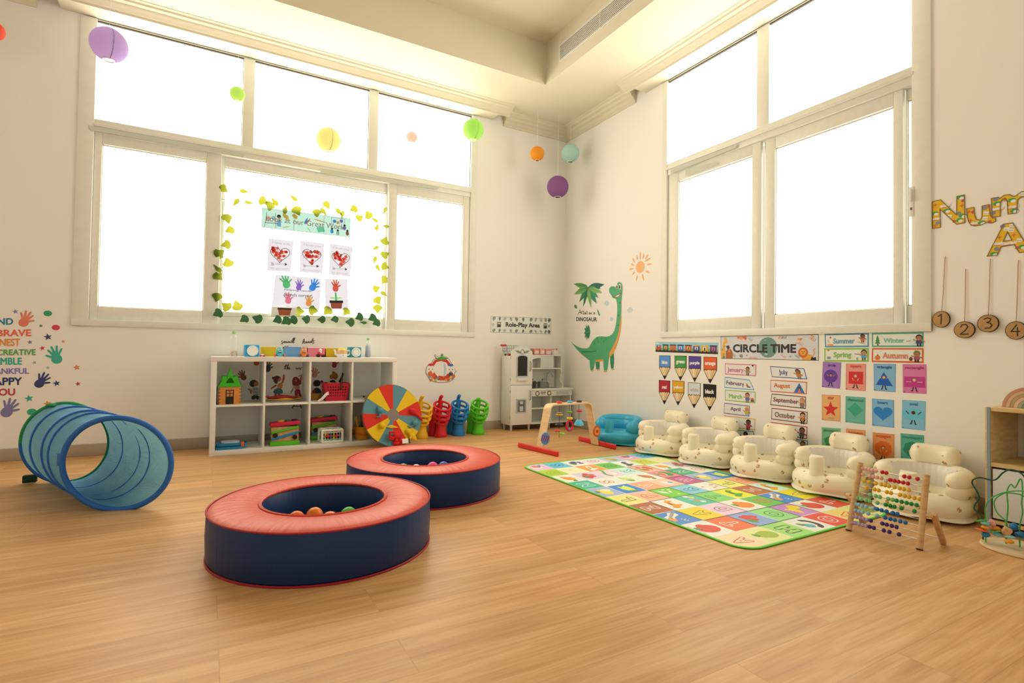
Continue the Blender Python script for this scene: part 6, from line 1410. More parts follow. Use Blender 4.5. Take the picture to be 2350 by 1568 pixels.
# ================================================================ ring-toss elephants
GE = 'plastic elephants along the back wall'
def elephant(x, y, c, lab, rz, hs=1.0):
    t = thing('toy_elephant', lab, 'toy', (x, y, 0), rz, GE); M_ = mat(c, .38)
    b = MB(M_)
    b.lathe([(.062, 0), (.066, .006), (.062, .03), (.050, .07), (.045, .11), (.048, .15), (.060, .17), (.05, .178), (0, .18)], n=28, sx=1.0, sy=.85, M=Matrix.Translation((0, -.035, 0)))
    b.build('front_leg', t)
    b = MB(M_); b.lathe([(.052, 0), (.055, .006), (.05, .04), (.046, .10), (.06, .16), (.055, .21), (.03, .23), (0, .235)], n=24, M=Matrix.Translation((-.035, .075, 0))); b.build('back_leg', t)
    b = MB(M_)
    C0 = Vector((0, -.03, .16)); tl = math.radians(28)
    def ring(k, r):
        c = C0 + Vector((0, -.012 * k, .048 * k)); return [c + Vector((r * math.cos(a), r * math.sin(a) * math.cos(tl), r * math.sin(a) * math.sin(tl))) for a in [2 * PI * j / 40 for j in range(40)]]
    Rr = [.066, .081, .087, .082]
    for k, r in enumerate(Rr): b.tube(ring(k, r), .0105, closed=True, n=8)
    for j in (2, 8, 14, 20, 26, 32, 38): b.tube([ring(k, Rr[k])[j] for k in range(4)], .009, n=6)
    b.tube([C0 + Vector((0, .045, -.01)), C0 + Vector((0, .03, .0))], .04, n=12)
    b.build('ring_basket', t)
    b = MB(M_); b.tube([(0, .03, .16), (0, .025, .23), (0, .01, .285), (0, -.005, .325), (0, -.004, .36), (0, -.022, .388 * hs), (0, -.042, .395 * hs)], [.034, .030, .024, .019, .0175, .0175, .018], n=14); b.sphere((0, -.042, .395 * hs), .018, n=12); b.build('trunk', t)
elephant(-1.845, -.22, '#F0B01E', 'yellow plastic elephant half behind the spinner wheel', .1)
elephant(-1.645, -.225, '#D8202C', 'red plastic elephant, second from the spinner wheel', 0)
elephant(-1.447, -.215, '#2278A8', 'blue plastic elephant between the red and green ones', -.1)
elephant(-1.236, -.235, '#5CC01E', 'green plastic elephant nearest the toy kitchen', -.12, .9)

# ================================================================ spinner wheel leaning on the shelf
Rw = .278
t = thing('spinner_wheel', 'round felt wheel of red, yellow and teal wedges leaning on the shelf', 'toy', (-2.20, -.605, .0))
t.rotation_euler = (math.radians(-17), 0, .12)
cols = ['#D83222', '#E8B81C', '#5E8A8A']
b = MB(mat('#7A6A5A', .8)); b.lathe([(0, -.012), (Rw, -.012), (Rw, .0), (0, .0)], n=96, M=Matrix.Translation((0, 0, Rw)) @ Matrix.Rotation(PI / 2, 4, 'X')); b.build('backing', t)
b = MB()
for k in range(12):
    a0 = math.radians(84 + 30 * k); P = [(Rw * .2 * math.cos(a0), Rw * .2 * math.sin(a0))] + [(Rw * .985 * math.cos(a0 + math.radians(30) * j / 8), Rw * .985 * math.sin(a0 + math.radians(30) * j / 8)) for j in range(9)] + [(Rw * .2 * math.cos(a0 + math.radians(30)), Rw * .2 * math.sin(a0 + math.radians(30)))]
    b.prism(P, .0005, .0065, Matrix.Translation((0, -.0, Rw)) @ Matrix.Rotation(PI / 2, 4, 'X'), mat(cols[k % 3], .85))
b.build('wedges', t)
b = MB(mat('#8A7A6A', .85)); b.lathe([(0, .0005), (Rw * .205, .0005), (Rw * .2, .008), (0, .009)], n=40, M=Matrix.Translation((0, 0, Rw)) @ Matrix.Rotation(PI / 2, 4, 'X')); b.build('hub', t)
def wp(px, py, d=.01): return Vector(((px - 600) / 390 * Rw, -d, Rw - (py - 960) / 390 * Rw))
def soft(nm, lab, f):
    b = MB(); f(b); o = b.build(nm, t); o['label'] = lab
TE, YE, RE = mat('#5A8C90', .8), mat('#E8B41A', .8), mat('#D62226', .8)
def f1(b):
    b.sphere(wp(425, 900, .025), .026, TE, n=16); b.sphere(wp(405, 860, .02), .012, TE, n=10, sc=(.6, .6, 1.8)); b.sphere(wp(450, 880, .02), .012, TE, n=10, sc=(.6, .6, 1.6))
    b.tube([wp(420, 930, .02), wp(415, 975, .025), wp(370, 975, .02)], [.012, .010, .004], TE, n=8)
soft('felt_rabbit', 'teal felt creature on the left wedges', f1)
def f2(b):
    b.sphere(wp(430, 1085, .025), .026, YE, n=16); b.tube([wp(500, 1100, .012), wp(560, 1105, .014), wp(640, 1118, .012)], [.005, .016, .003], YE, n=10, sy=.4)
soft('felt_bird', 'yellow felt ball with a leaf shaped wing', f2)
def f3(b):
    b.sphere(wp(610, 1225, .028), .038, RE, n=18, sc=(1.1, .7, .8)); b.tube([wp(560, 1250, .03), wp(505, 1230, .045), wp(510, 1180, .05), wp(555, 1175, .05)], .012, RE, n=10); b.tube([wp(550, 1265, .03), wp(490, 1245, .04)], .011, RE, n=8)
    for p in ((590, 1280), (640, 1285)): b.sphere(wp(*p, .03), .018, RE, n=12)
    b.sphere(wp(600, 1310, .02), .04, RE, n=14, sc=(1, .5, .5))
soft('felt_crab', 'red felt crab at the bottom', f3)
def f4(b):
    b.sphere(wp(768, 1180, .022), .026, YE, n=16); b.tube([wp(785, 1205, .02), wp(830, 1255, .02), wp(870, 1300, .018)], [.02, .026, .006], YE, n=10, sy=.5); b.tube([wp(800, 1230, .02), wp(770, 1310, .02)], [.02, .008], YE, n=10, sy=.5)
soft('felt_starfish', 'yellow felt creature at the lower right', f4)
def f5(b):
    b.sphere(wp(855, 930, .022), .028, RE, n=16); b.tube([wp(880, 950, .016), wp(930, 990, .018), wp(990, 1065, .014)], [.012, .014, .004], RE, n=10)
soft('felt_carrot', 'red felt creature with a long tail at the right', f5)
def f6(b):
    b.sphere(wp(870, 1085, .024), .027, TE, n=16); b.tube([wp(840, 1110, .015), wp(800, 1130, .014), wp(775, 1110, .012)], [.012, .010, .004], TE, n=8)
soft('felt_fish', 'teal felt creature at the right', f6)
b = MB(mat('#F4EEE2', .6)); p = wp(690, 1300, .055); b.box((p.x - .028, p.y - .003, p.z - .02), (p.x + .028, p.y, p.z + .02)); b.build('white_tag', t)
b = MB(mat('#1A1614', .6)); p = wp(755, 1300, .03); vs, fs, _ = text_tris('2', .04)
b.add([(p.x - .012 + .024 * u, p.y - .01 - e, p.z + .02 - .04 * v) for u, v, e in vs], fs, smooth=False); b.build('numeral', t)

# ================================================================ toy kitchen
KW_ = mat('#EBDCBE', .4, .4, name='kitchen_white'); KS = mat('#C9C2B4', .4); KI = mat('#DACBAE', .5); SIL = mat('#A8A298', .3, .5, .6)
t = thing('toy_kitchen', 'white toy kitchen with fridge, oven knobs and sink in the corner', 'toy kitchen', (-.475, -.13, 0), world=True)
yf, yk = -.24, -.03
b = MB(KW_)
fx0, fx1 = -.852, -.587
b.box((fx0, yf + .014, .062), (fx1, yk, .80), bev=.002); b.build('fridge_body', t)
b = MB(KW_); b.box((fx0, yf, .064), (fx1, yf + .0135, .484), bev=.004); fd = b.build('fridge_door', t)
b = MB(KW_)
arch = [(fx0, .490), (fx1, .490), (fx1, .845)] + [(fx1 - .012 - (fx1 - fx0 - .024) * k / 12, .853 + .042 * math.sin(PI * k / 12) ** .75) for k in range(13)] + [(fx0, .845)]
MF = Matrix(((1, 0, 0, 0), (0, 0, 1, 0), (0, 1, 0, 0), (0, 0, 0, 1)))
b.prism(arch, yf, yf + .0135, MF); ud = b.build('upper_door', t)
def rimmed(o, x0, x1, z0, z1, arcd, frame, face, nm):
    def shp(g): 
        P = [(x0 - g, z0 - g), (x1 + g, z0 - g), (x1 + g, z1 - .02)]
        return P + ([((x0 + x1) / 2 + ((x1 - x0) / 2 + g) * math.cos(PI * k / 10), z1 - .02 + (.022 + g) * math.sin(PI * k / 10)) for k in range(1, 10)] if arcd else [(x1 + g, z1 + g), (x0 - g, z1 + g)]) + [(x0 - g, z1 - .02)]
    b = MB(frame); b.prism([shp(.012), shp(0)], yf - .006, yf - .0003, MF); b.build(nm + '_frame', o)
    b = MB(face); b.prism(shp(-.0005), yf - .003, yf - .0004, MF); b.build(nm, o)
rimmed(ud, -.775, -.655, .585, .800, True, KS, mat('#1E1A14', .25, .5), 'chalkboard')
b = MB(KW_); b.box((-.775, yf - .018, .535), (-.645, yf - .0003, .552), bev=.003); b.build('ledge', ud)
b = MB(SIL)
for s in (-1, 1):
    for k in range(3): b.tube([(-.715 + s * .028, yf - .003, .842 - k * .006), (-.715 + s * .06, yf - .003, .856 - k * .008), (-.715 + s * (.10 - k * .018), yf - .003, .858 - k * .012)], [.003, .004, .0012], n=6)
b.tube([(-.715 + .022 * math.cos(2 * PI * k / 20), yf - .003, .842 + .024 * math.sin(2 * PI * k / 20)) for k in range(20)], .004, closed=True, n=6); b.build('emblem', ud)
rimmed(fd, -.775, -.67, .20, .33, False, KS, mat('#8A8478', .5), 'dispenser')
b = MB(mat('#6A6458', .5)); b.box((-.757, yf - .0058, .205), (-.688, yf - .0031, .30)); b.box((-.74, yf - .009, .285), (-.705, yf - .0032, .315), KS); b.box((-.745, yf - .008, .21), (-.70, yf - .0032, .262), KS); b.build('dispenser_nook', fd)
def handle(o, x, z0, z1):
    b = MB(SIL); b.tube([(x, yf, z0), (x, yf - .018, z0 + .012), (x, yf - .018, z1 - .012), (x, yf, z1)], .005, n=8); b.build('handle', o)
handle(ud, -.615, .64, .74); handle(fd, -.615, .325, .43)
# counter, hutch
cx0, cx1 = -.586, -.058
b = MB(KW_)
b.box((cx0, yf - .012, .425), (cx1 + .01, yk, .445), bev=.002); b.build('counter_top', t)
b = MB(KW_); b.box((cx0, yf, .362), (cx1, yf + .014, .4245), bev=.002); cp = b.build('control_panel', t)
for x in (-.52, -.365):
    b = MB(mat('#6A645A', .4)); b.cyl((x, yf - .0003, .393), (x, yf - .012, .393), .026, .022, n=24); b.cyl((x - .006, yf - .012, .393), (x - .006, yf - .016, .393), .016, .014, KW_, n=20); b.build('knob', cp)
b = MB(SIL); b.box((-.475, yf - .003, .392), (-.41, yf - .0003, .412)); b.box((-.462, yf - .003, .378), (-.45, yf - .0003, .392)); b.box((-.436, yf - .003, .378), (-.424, yf - .0003, .392)); b.build('oven_emblem', cp)
b = MB(mat('#C6BEB0', .5)); b.box((-.27, yf - .002, .375), (-.10, yf - .0003, .412)); b.build('drawer_panel', cp)
b = MB(KW_); b.box((cx1 - .014, yf + .015, .062), (cx1, yk, .4245)); b.build('side_panel', t)
b = MB(KW_); b.box((-.335, yf + .015, .078), (-.323, yk - .013, .4245)); b.build('partition', t)
b = MB(KW_); b.box((cx0, yf + .002, .062), (cx1 - .0145, yk - .013, .0775)); b.build('bottom_shelf', t)
b = MB(KW_); b.box((cx0, yf + .015, .222), (-.3355, yk - .013, .234)); b.build('shelf_board', t)
b = MB(KI); b.box((cx0, yk - .012, .0625), (cx1 - .0145, yk, .4245)); b.box((cx0, yk - .012, .4455), (-.16, yk, .80)); b.build('back_panel', t)
yh = -.15
b = MB(KW_); b.box((cx0, yh, .80), (-.135, yk, .814), bev=.002); b.build('hutch_top', t)
b = MB(KW_); b.box((cx0, yh + .002, .655), (-.150, yk - .0125, .668)); b.build('hutch_shelf', t)
b = MB(KW_); b.box((-.42, yh + .004, .6685), (-.408, yk - .0125, .7995)); b.build('hutch_divider', t)
wav = [(yk, .4455), (yh - .035, .4455), (yh - .03, .49), (yh + .018, .53), (yh + .005, .59), (yh - .01, .62), (yh, .65), (yh, .7995), (yk, .7995)]
b = MB(KW_); b.prism(wav, -.15, -.137, Matrix(((0, 0, 1, 0), (1, 0, 0, 0), (0, 1, 0, 0), (0, 0, 0, 1)))); b.build('hutch_side', t)
b = MB(KW_); b.prism([(cx0, .7995), (cx0, .745)] + [(cx0 + .166 * k / 8, .745 + .034 * math.sin(PI * k / 16)) for k in range(1, 9)] + [(-.42, .7995)], yh, yh + .01, MF); b.build('scallop', t)
b = MB(mat('#DCD2BE', .5)); b.box((-.407, yh, .67), (-.25, yh + .01, .7995)); b.build('cupboard_door', t)
b = MB(SIL); b.tube([(-.30, -.085, .446), (-.30, -.085, .565), (-.293, -.09, .60), (-.27, -.10, .622), (-.245, -.11, .61), (-.235, -.115, .58), (-.235, -.115, .56)], .007, n=10); b.cyl((-.30, -.085, .4455), (-.30, -.085, .462), .016, n=16); b.build('tap', t)
for x in (-.33, -.27):
    b = MB(SIL); b.cyl((x, -.085, .4455), (x, -.085, .48), .008, n=10); b.tube([(x - .018, -.085, .482), (x + .018, -.085, .482)], .005, n=8); b.build('tap_handle', t)
b = MB(mat('#9A948A', .35, .5, .3)); b.box((-.36, -.205, .4453), (-.20, -.11, .4475)); b.box((-.35, -.198, .4476), (-.21, -.117, .4482), mat('#5A554C', .4)); b.build('sink', t)
for x, y in ((fx0 + .025, yf + .03), (fx0 + .025, yk - .03), (fx1 - .02, yf + .03), (-.33, yf + .05), (cx1 - .03, yf + .03), (cx1 - .03, yk - .03)):
    b = MB(KS); b.cyl((x, y, 0), (x, y, .0615), .009, .015, n=14); b.build('leg', t)
b = MB(SIL)
for z in (.15, .42, .55, .78): b.box((fx0 - .003, yf + .004, z - .014), (fx0 - .0003, yf + .012, z + .014))
b.build('hinge', t)
for k, (x, r, h, c, lab) in enumerate([(-.538, .040, .075, '#4A443C', 'small dark toy pot on the kitchen hob'), (-.408, .054, .07, '#8A8274', 'large grey toy pot on the kitchen hob')]):
    q = thing('toy_pot', lab, 'pot', (x, -.165, .4455))
    m_ = mat(c, .3, .5, .5); b = MB(m_); b.lathe([(0, 0), (r * .95, 0), (r, .006), (r, h), (r * 1.05, h + .003), (r * .96, h + .003), (r * .94, .008), (0, .008)], n=32); b.build('body', q)
    b = MB(mat('#2A2620', .5))
    for s in (-1, 1): b.tube([(s * r, -.015, h * .75), (s * (r + .014), -.012, h * .78), (s * (r + .014), .012, h * .78), (s * r, .015, h * .75)], .004, n=6)
    b.build('handles', q)
    b = MB(mat('#B8B0A2', .3, .5, .4)); b.lathe([(0, h + .0035), (r * .98, h + .0035), (r * .7, h + .012), (0, h + .018)], n=32); b.sphere((0, 0, h + .024), .009, mat('#C02A34' if k == 0 else '#3A342C', .4), n=10); b.build('lid', q)
# on top of the kitchen
t = thing('shopping_cart', 'small toy wire shopping cart with red handle lying on the fridge', 'toy', (-.80, -.11, .8005))
WI = mat('#B8AEA0', .35, .5, .5); b = MB(WI)
def cartp(u, v, w): return (-.06 + .14 * u, -.045 + .09 * v + 0, .045 + .065 * w)
for w in (0, .5, 1): b.tube([cartp(0, 0, w), cartp(1, 0, w), cartp(1, 1, w), cartp(0, 1, w)], .0022, closed=True, n=5)
for k in range(6):
    for v in (0, 1): b.tube([cartp(k / 5, v, 0), cartp(k / 5, v, 1)], .0016, n=4)
for k in range(4):
    for u in (0, 1): b.tube([cartp(u, k / 3, 0), cartp(u, k / 3, 1)], .0016, n=4)
for k in range(5): b.tube([cartp(0, k / 4, 0), cartp(1, k / 4, 0)], .0016, n=4)
for v in (.1, .9): b.tube([cartp(0, v, .3), cartp(.15, v, -.45), cartp(1, v, -.45)], .003, n=6)
b.build('basket', t)
b = MB(mat('#D02A2E', .4)); b.cyl(cartp(-.12, -.05, 1), cartp(-.12, 1.05, 1), .011, n=12); b.build('push_bar', t)
b = MB(mat('#3A2622', .5))
for u in (.2, .95):
    for v in (.1, .9):
        p = Vector(cartp(u, v, -.55)); b.cyl(p + Vector((0, -.005, 0)), p + Vector((0, .005, 0)), .0095, n=12)
b.build('wheels', t)
b = MB(mat('#B8342E', .5)); b.box((-.86, -.20, .8005), (-.78, -.165, .822), bev=.003); tag(b.build('toy_block'), 'dark red block in front of the toy cart', 'toy block')
GT = 'toy food boxes on the kitchen hutch'
for x0, x1, h, c, lab in [(-.575, -.525, .060, '#7A9A72', 'green box at the left end of the kitchen top'), (-.505, -.43, .068, '#E8826A', 'coral box on the kitchen top'), (-.425, -.355, .070, '#E8A278', 'peach box on the kitchen top'), (-.35, -.268, .066, '#EE8A86', 'pink box on the kitchen top')]:
    b = MB(mat(c, .6)); b.box((x0, -.135, .8145), (x1, -.05, .8145 + h), bev=.008); b.box((x0 + .012, -.1358, .825), (x1 - .012, -.1352, .84 + h * .3), mat('#F0D0B8', .6)); tag(b.build('toy_box'), lab, 'box', GT)
t = thing('toy_cake', 'round cream toy cake at the right end of the kitchen top', 'toy', (-.20, -.09, .8145)); b = MB(mat('#F0DCC0', .6)); b.lathe([(.044, 0), (.046, .01), (.046, .05), (.042, .056), (0, .056)], n=28); b.build('cake', t)
for k in range(5):
    b = MB(mat(['#D8604A', '#8A6A3A', '#E89A9A', '#D8A04A', '#C84A4A'][k], .5)); b.sphere((.028 * math.cos(k * 1.26), .028 * math.sin(k * 1.26), .064), .010, n=10); b.build('topping', t)

# ================================================================ wooden baby gym
PLY = wood('birch_ply', '#DDAF72', '#EBC48A', (2, 2, 14))
t = thing('baby_gym', 'wooden arch baby gym with red feet and hanging toys', 'baby gym', (-.87, -1.32, 0), world=True)
P0, P1 = Vector((-1.19, -1.335, 0)), Vector((-.555, -1.285, 0)); dxy = (P1 - P0).normalized(); per = Vector((-dxy.y, dxy.x, 0))
Lg = (P1 - P0).length
prof = [(.0, .008), (.045, .20), (.075, .335)] + [(.075 + .055 * (1 - math.cos(a)), .335 + .058 * math.sin(a)) for a in [PI / 2 * k / 6 for k in range(1, 7)]]
prof = prof + [(Lg - x, z) for x, z in prof[::-1]]
b = MB(PLY); wv, th = .045, .006; vs = []
for i, (x, z) in enumerate(prof):
    a_, c_ = prof[max(i - 1, 0)], prof[min(i + 1, len(prof) - 1)]; tx, tz = c_[0] - a_[0], c_[1] - a_[1]; l = math.hypot(tx, tz); nx, nz = -tz / l, tx / l
    for s, w in ((1, -1), (1, 1), (-1, 1), (-1, -1)):
        q = P0 + dxy * (x + nx * th * s) + per * wv * w; vs.append((q.x, q.y, z + nz * th * s))
n = len(prof); fs = [(4 * i + j, 4 * i + (j + 1) % 4, 4 * i + 4 + (j + 1) % 4, 4 * i + 4 + j) for i in range(n - 1) for j in range(4)] + [(3, 2, 1, 0), tuple(range(4 * n - 4, 4 * n))]
b.add(vs, fs); b.build('arch', t, angle=50)
RF = mat('#E0352C', .4)
for c, o in ((P0, -.014), (P1, .014)):
    b = MB(RF); q = c + dxy * o * 1.35
    b.box((-.012, -.26, 0), (.012, .26, .044), bev=.011, seg=3, M=Matrix.Translation(q) @ Matrix.Rotation(math.atan2(dxy.y, dxy.x) - .06 * (1 if o > 0 else -1), 4, 'Z')); b.build('foot', t)
def arch_pt(u, w=0.0, z=None): q = P0 + dxy * (u * Lg) + per * w; return Vector((q.x, q.y, z if z is not None else .393))
b = MB()
q = P0 + dxy * .037 + per * -.0; Mx = Matrix.Translation(P0 + dxy * .022 + per * -.048 + Vector((0, 0, .115)))
ang = math.atan2(dxy.y, dxy.x)
MX = Mx @ Matrix.Rotation(ang, 4, 'Z') @ Matrix.Rotation(PI / 2, 4, 'X')
b.lathe([(0, 0), (.044, 0), (.044, .008), (0, .008)], mat('#4A88B4', .5), n=24, M=MX, sy=1.15)
for k in range(4): b.box((-.04 + k * .02, -.036 + .006 * k, .0082), (-.031 + k * .02, .036 - .006 * (3 - k), .0105), mat('#A0364A', .5), M=MX @ Matrix.Rotation(-.5, 4, 'Z'))
b.build('striped_disc', t)
b = MB(); Mx = Matrix.Translation(P1 - dxy * .030 + per * -.048 + Vector((0, 0, .135))) @ Matrix.Rotation(ang, 4, 'Z') @ Matrix.Rotation(PI / 2, 4, 'X')
b.lathe([(0, 0), (.042, 0), (.042, .008), (0, .008)], mat('#D84A30', .5), n=24, M=Mx, sy=1.2); b.lathe([(0, .0082), (.031, .0082), (.031, .0105), (0, .0105)], mat('#EEA03A', .5), n=20, M=Mx, sy=1.2); b.lathe([(0, .0107), (.016, .0107), (.016, .0125), (0, .0125)], mat('#D84A30', .5), n=16, M=Mx)
b.build('snail_disc', t)
STR = mat('#2A2622', .8)
def flat(b, c, r, h, m, n=20): b.lathe([(0, -h), (r * .8, -h * .8), (r, 0), (r * .8, h * .8), (0, h)], m, n, Matrix.Translation(c))
def pend(u, topc, zs):
    b = MB(mat(topc, .4)); c = arch_pt(u, 0, .408); flat(b, c, .027, .0095, None); b.build('cap', t)
    b = MB(STR); b.tube([arch_pt(u, 0, .385), arch_pt(u, 0, zs)], .0018, n=5); b.build('string', t)
pend(.335, '#E0342C', .10); pend(.52, '#4AB0C8', .19); pend(.69, '#3A3630', .215)
b = MB(); c = lambda z: arch_pt(.335, 0, z)
flat(b, c(.30), .032, .009, mat('#E8A81E', .4)); flat(b, c(.318), .026, .005, mat('#B8A888', .4)); flat(b, c(.215), .040, .013, mat('#2A2A2C', .4)); flat(b, c(.165) + dxy * -.02, .032, .010, mat('#D84A42', .4)); flat(b, c(.135) + dxy * .025, .034, .010, mat('#A8C84A', .4)); b.build('hanging_toy', t)
b = MB(); c = lambda z: arch_pt(.52, 0, z)
flat(b, c(.318), .026, .010, mat('#7AB02E', .4)); flat(b, c(.262), .030, .012, mat('#EAB81E', .4))
R0 = c(.195); b.tube([R0 + dxy * (.036 * math.cos(2 * PI * k / 28)) + Vector((0, 0, .042 * math.sin(2 * PI * k / 28))) for k in range(28)], .009, mat('#D81E34', .4), closed=True, n=8); b.sphere(R0 + Vector((0, 0, -.03)), .012, mat('#4A8ACA', .4), n=10); b.build('hanging_toy', t)
b = MB(); c = lambda z: arch_pt(.69, 0, z)
flat(b, c(.322), .028, .010, mat('#DC3040', .4)); b.lathe([(0, .052), (.02, .048), (.038, .022), (.044, 0), (0, .0)], mat('#5AB8DC', .4), n=28, M=Matrix.Translation(c(.195))); b.sphere(c(.192) + dxy * .02, .010, mat('#EAC01E', .4), n=10); b.build('hanging_toy', t)

# ================================================================ inflatable chairs
def print_mat(name, base, spot):
    m, nt, b = new_mat(name); N = nt.nodes.new; L = nt.links.new
    b.inputs['Roughness'].default_value = .32; b.inputs['Specular IOR Level'].default_value = .45
    if not spot:
        b.inputs['Base Color'].default_value = alb(base); return m
    tc = N('ShaderNodeTexCoord'); oi = N('ShaderNodeObjectInfo')
    ns = N('ShaderNodeTexNoise'); ns.inputs['Scale'].default_value = 60; ns.inputs['Detail'].default_value = 2
    ad = N('ShaderNodeVectorMath'); ad.operation = 'ADD'; sc = N('ShaderNodeVectorMath'); sc.operation = 'SCALE'; sc.inputs['Scale'].default_value = .016
    L(tc.outputs['Object'], ns.inputs[0]); L(ns.outputs['Color'], sc.inputs[0]); L(tc.outputs['Object'], ad.inputs[0]); L(sc.outputs[0], ad.inputs[1])
    v = N('ShaderNodeTexVoronoi'); v.inputs['Scale'].default_value = 17; v.inputs['Randomness'].default_value = .8
    L(ad.outputs[0], v.inputs[0])
    r = N('ShaderNodeValToRGB'); e = r.color_ramp.elements; e[0].position = .205; e[0].color = (1, 1, 1, 1); e[1].position = .225; e[1].color = (0, 0, 0, 1)
    L(v.outputs['Distance'], r.inputs[0])
    n2 = N('ShaderNodeTexNoise'); n2.inputs['Scale'].default_value = 130; L(tc.outputs['Object'], n2.inputs[0])
    r2 = N('ShaderNodeValToRGB'); r2.color_ramp.elements[0].position = .40; r2.color_ramp.elements[1].position = .46
    L(n2.outputs['Fac'], r2.inputs[0])
    mu = N('ShaderNodeMath'); mu.operation = 'MULTIPLY'; L(r.outputs[0], mu.inputs[0]); L(r2.outputs[0], mu.inputs[1])
    mx = N('ShaderNodeMix'); mx.data_type = 'RGBA'; mx.inputs[6].default_value = alb(base); mx.inputs[7].default_value = alb(spot)
    L(mu.outputs[0], mx.inputs[0]); L(mx.outputs[2], b.inputs['Base Color'])
    return m
CRM = print_mat('cream_vinyl_print', '#F6DEB0', '#B98246'); CRP = print_mat('cream_vinyl', '#F6E2BA', None); INN = print_mat('white_vinyl', '#EAD8BC', None); TUR = print_mat('turquoise_vinyl', '#35A5B5', None)
def arc(r, z, a0, a1, n=30, cx=0.0): return [(cx + r * math.cos(math.radians(a0 + (a1 - a0) * k / n)), r * math.sin(math.radians(a0 + (a1 - a0) * k / n)), z) for k in range(n + 1)]
def ends(n, r, e=4):
    o = []
    for k in range(n + 1):
        d = min(k, n - k)
        o.append(r * (math.sqrt(1 - (1 - d / e) ** 2 * .93) if d < e else 1))
    return o
def inflatable(label, x, y, rz, main, plain, inner, head=True, group=None, z=.0090):
    t = thing('inflatable_chair', label, 'inflatable chair', (x, y, z), rz, group)
    b = MB(main); n, m = 56, 18; vs = []
    for i in range(n):
        a = 2 * PI * i / n; fl = 1 + .012 * math.sin(5 * a)
        for j in range(m):
            q = 2 * PI * j / m; vs.append(((.159 + .069 * math.cos(q) * fl) * math.cos(a), (.159 + .069 * math.cos(q) * fl) * math.sin(a), .066 + .066 * math.sin(q)))
    b.add(vs, [(i * m + j, i * m + (j + 1) % m, ((i + 1) % n) * m + (j + 1) % m, ((i + 1) % n) * m + j) for i in range(n) for j in range(m)]); b.build('base_ring', t, angle=180)
    b = MB(plain); vs = []; n = 64                     # welded seam showing as a thin skirt
    for i in range(n):
        a = 2 * PI * i / n
        for r_, zz in ((.205, .028), (.224 + .006 * math.sin(3 * a + 1), .012 + .006 * math.sin(4 * a)), (.224 + .006 * math.sin(3 * a + 1), .010 + .006 * math.sin(4 * a)), (.205, .024)): vs.append((r_ * math.cos(a), r_ * math.sin(a), zz))
    b.add(vs, [(4 * i + j, 4 * ((i + 1) % n) + j, 4 * ((i + 1) % n) + (j + 1) % 4, 4 * i + (j + 1) % 4) for i in range(n) for j in range(4)]); b.build('seam_skirt', t)
    b = MB(main); b.lathe([(0, .085), (.10, .088), (.125, .075), (.12, .02), (0, .02)], n=36); b.build('seat', t)
    b = MB(main)
    for zc, r in (((.145, .050), (.198, .052)) if head else ((.150, .072),)): b.tube(arc(.170 if not head else .176, zc, -126, 126, 40), ends(40, r, 3), n=18, sy=.88 if head else .78)
    bo = b.build('backrest', t, angle=180)
    b = MB(inner); vs = []; n = 60 if head else 0
    for i in range(n + 1):
        a = math.radians(-122 + 244 * i / max(n, 1)); w_ = max(0, (abs(math.degrees(a)) - 98) / 24) ** 2; f = .034 * w_ + .0025 * math.sin(i * 2.1) if head else .004 * math.sin(i * .9)
        for r_, zz in ((.142 + f, .09), (.128 + f, .135), (.131 + f, .155), (.127 + f, .18), (.127 + f, .21 - .05 * w_), (.144 + f, .240 - .07 * w_)): vs.append((r_ * math.cos(a), r_ * math.sin(a), zz))
    b.add(vs, [(6 * i + j, 6 * i + j + 1, 6 * i + 7 + j, 6 * i + 6 + j) for i in range(n) for j in range(5)]); b.build('lining', t, angle=180) if head else b.bm.free()
    if head:
        b = MB(main); b.tube(arc(.180, .284, -38, 38, 24), ends(24, .060, 4), n=18, sy=.80); b.build('headrest', t, angle=180)
    else:
        b = MB(main); b.tube(arc(.178, .205, -100, 100, 36), ends(36, .046, 9), n=16); b.build('back_cushion', t, angle=180)
    b = MB(main); b.lathe([(.043, .08), (.043, .10), (.041, .16), (.042, .215), (.036, .226), (.012, .224), (0, .2235)], n=28, M=Matrix.Translation((-.168, 0, 0))); b.build('leg_post', t)
    b = MB(plain); b.box((-.171, -.040, .222), (-.165, .040, .233), bev=.002); b.build('post_seam', t)
    return t
GI = 'cream printed inflatable chairs'
for y, rz, lab in [(-1.84, .04, 'cream inflatable chair next to the turquoise one'), (-2.325, -.03, 'cream inflatable chair, second from the turquoise one, under the black pencil'), (-2.80, .03, 'middle cream inflatable chair, under the July to November cards'), (-3.262, -.02, 'cream inflatable chair between the middle one and the abacus'), (-3.735, .05, 'cream inflatable chair directly behind the bead abacus')]:
    inflatable(lab, -.272, y, rz, CRM, CRP, INN, True, GI)
inflatable('turquoise inflatable chair without headrest beside the baby gym', -.262, -1.265, .35, TUR, TUR, TUR, False, None, .0005)

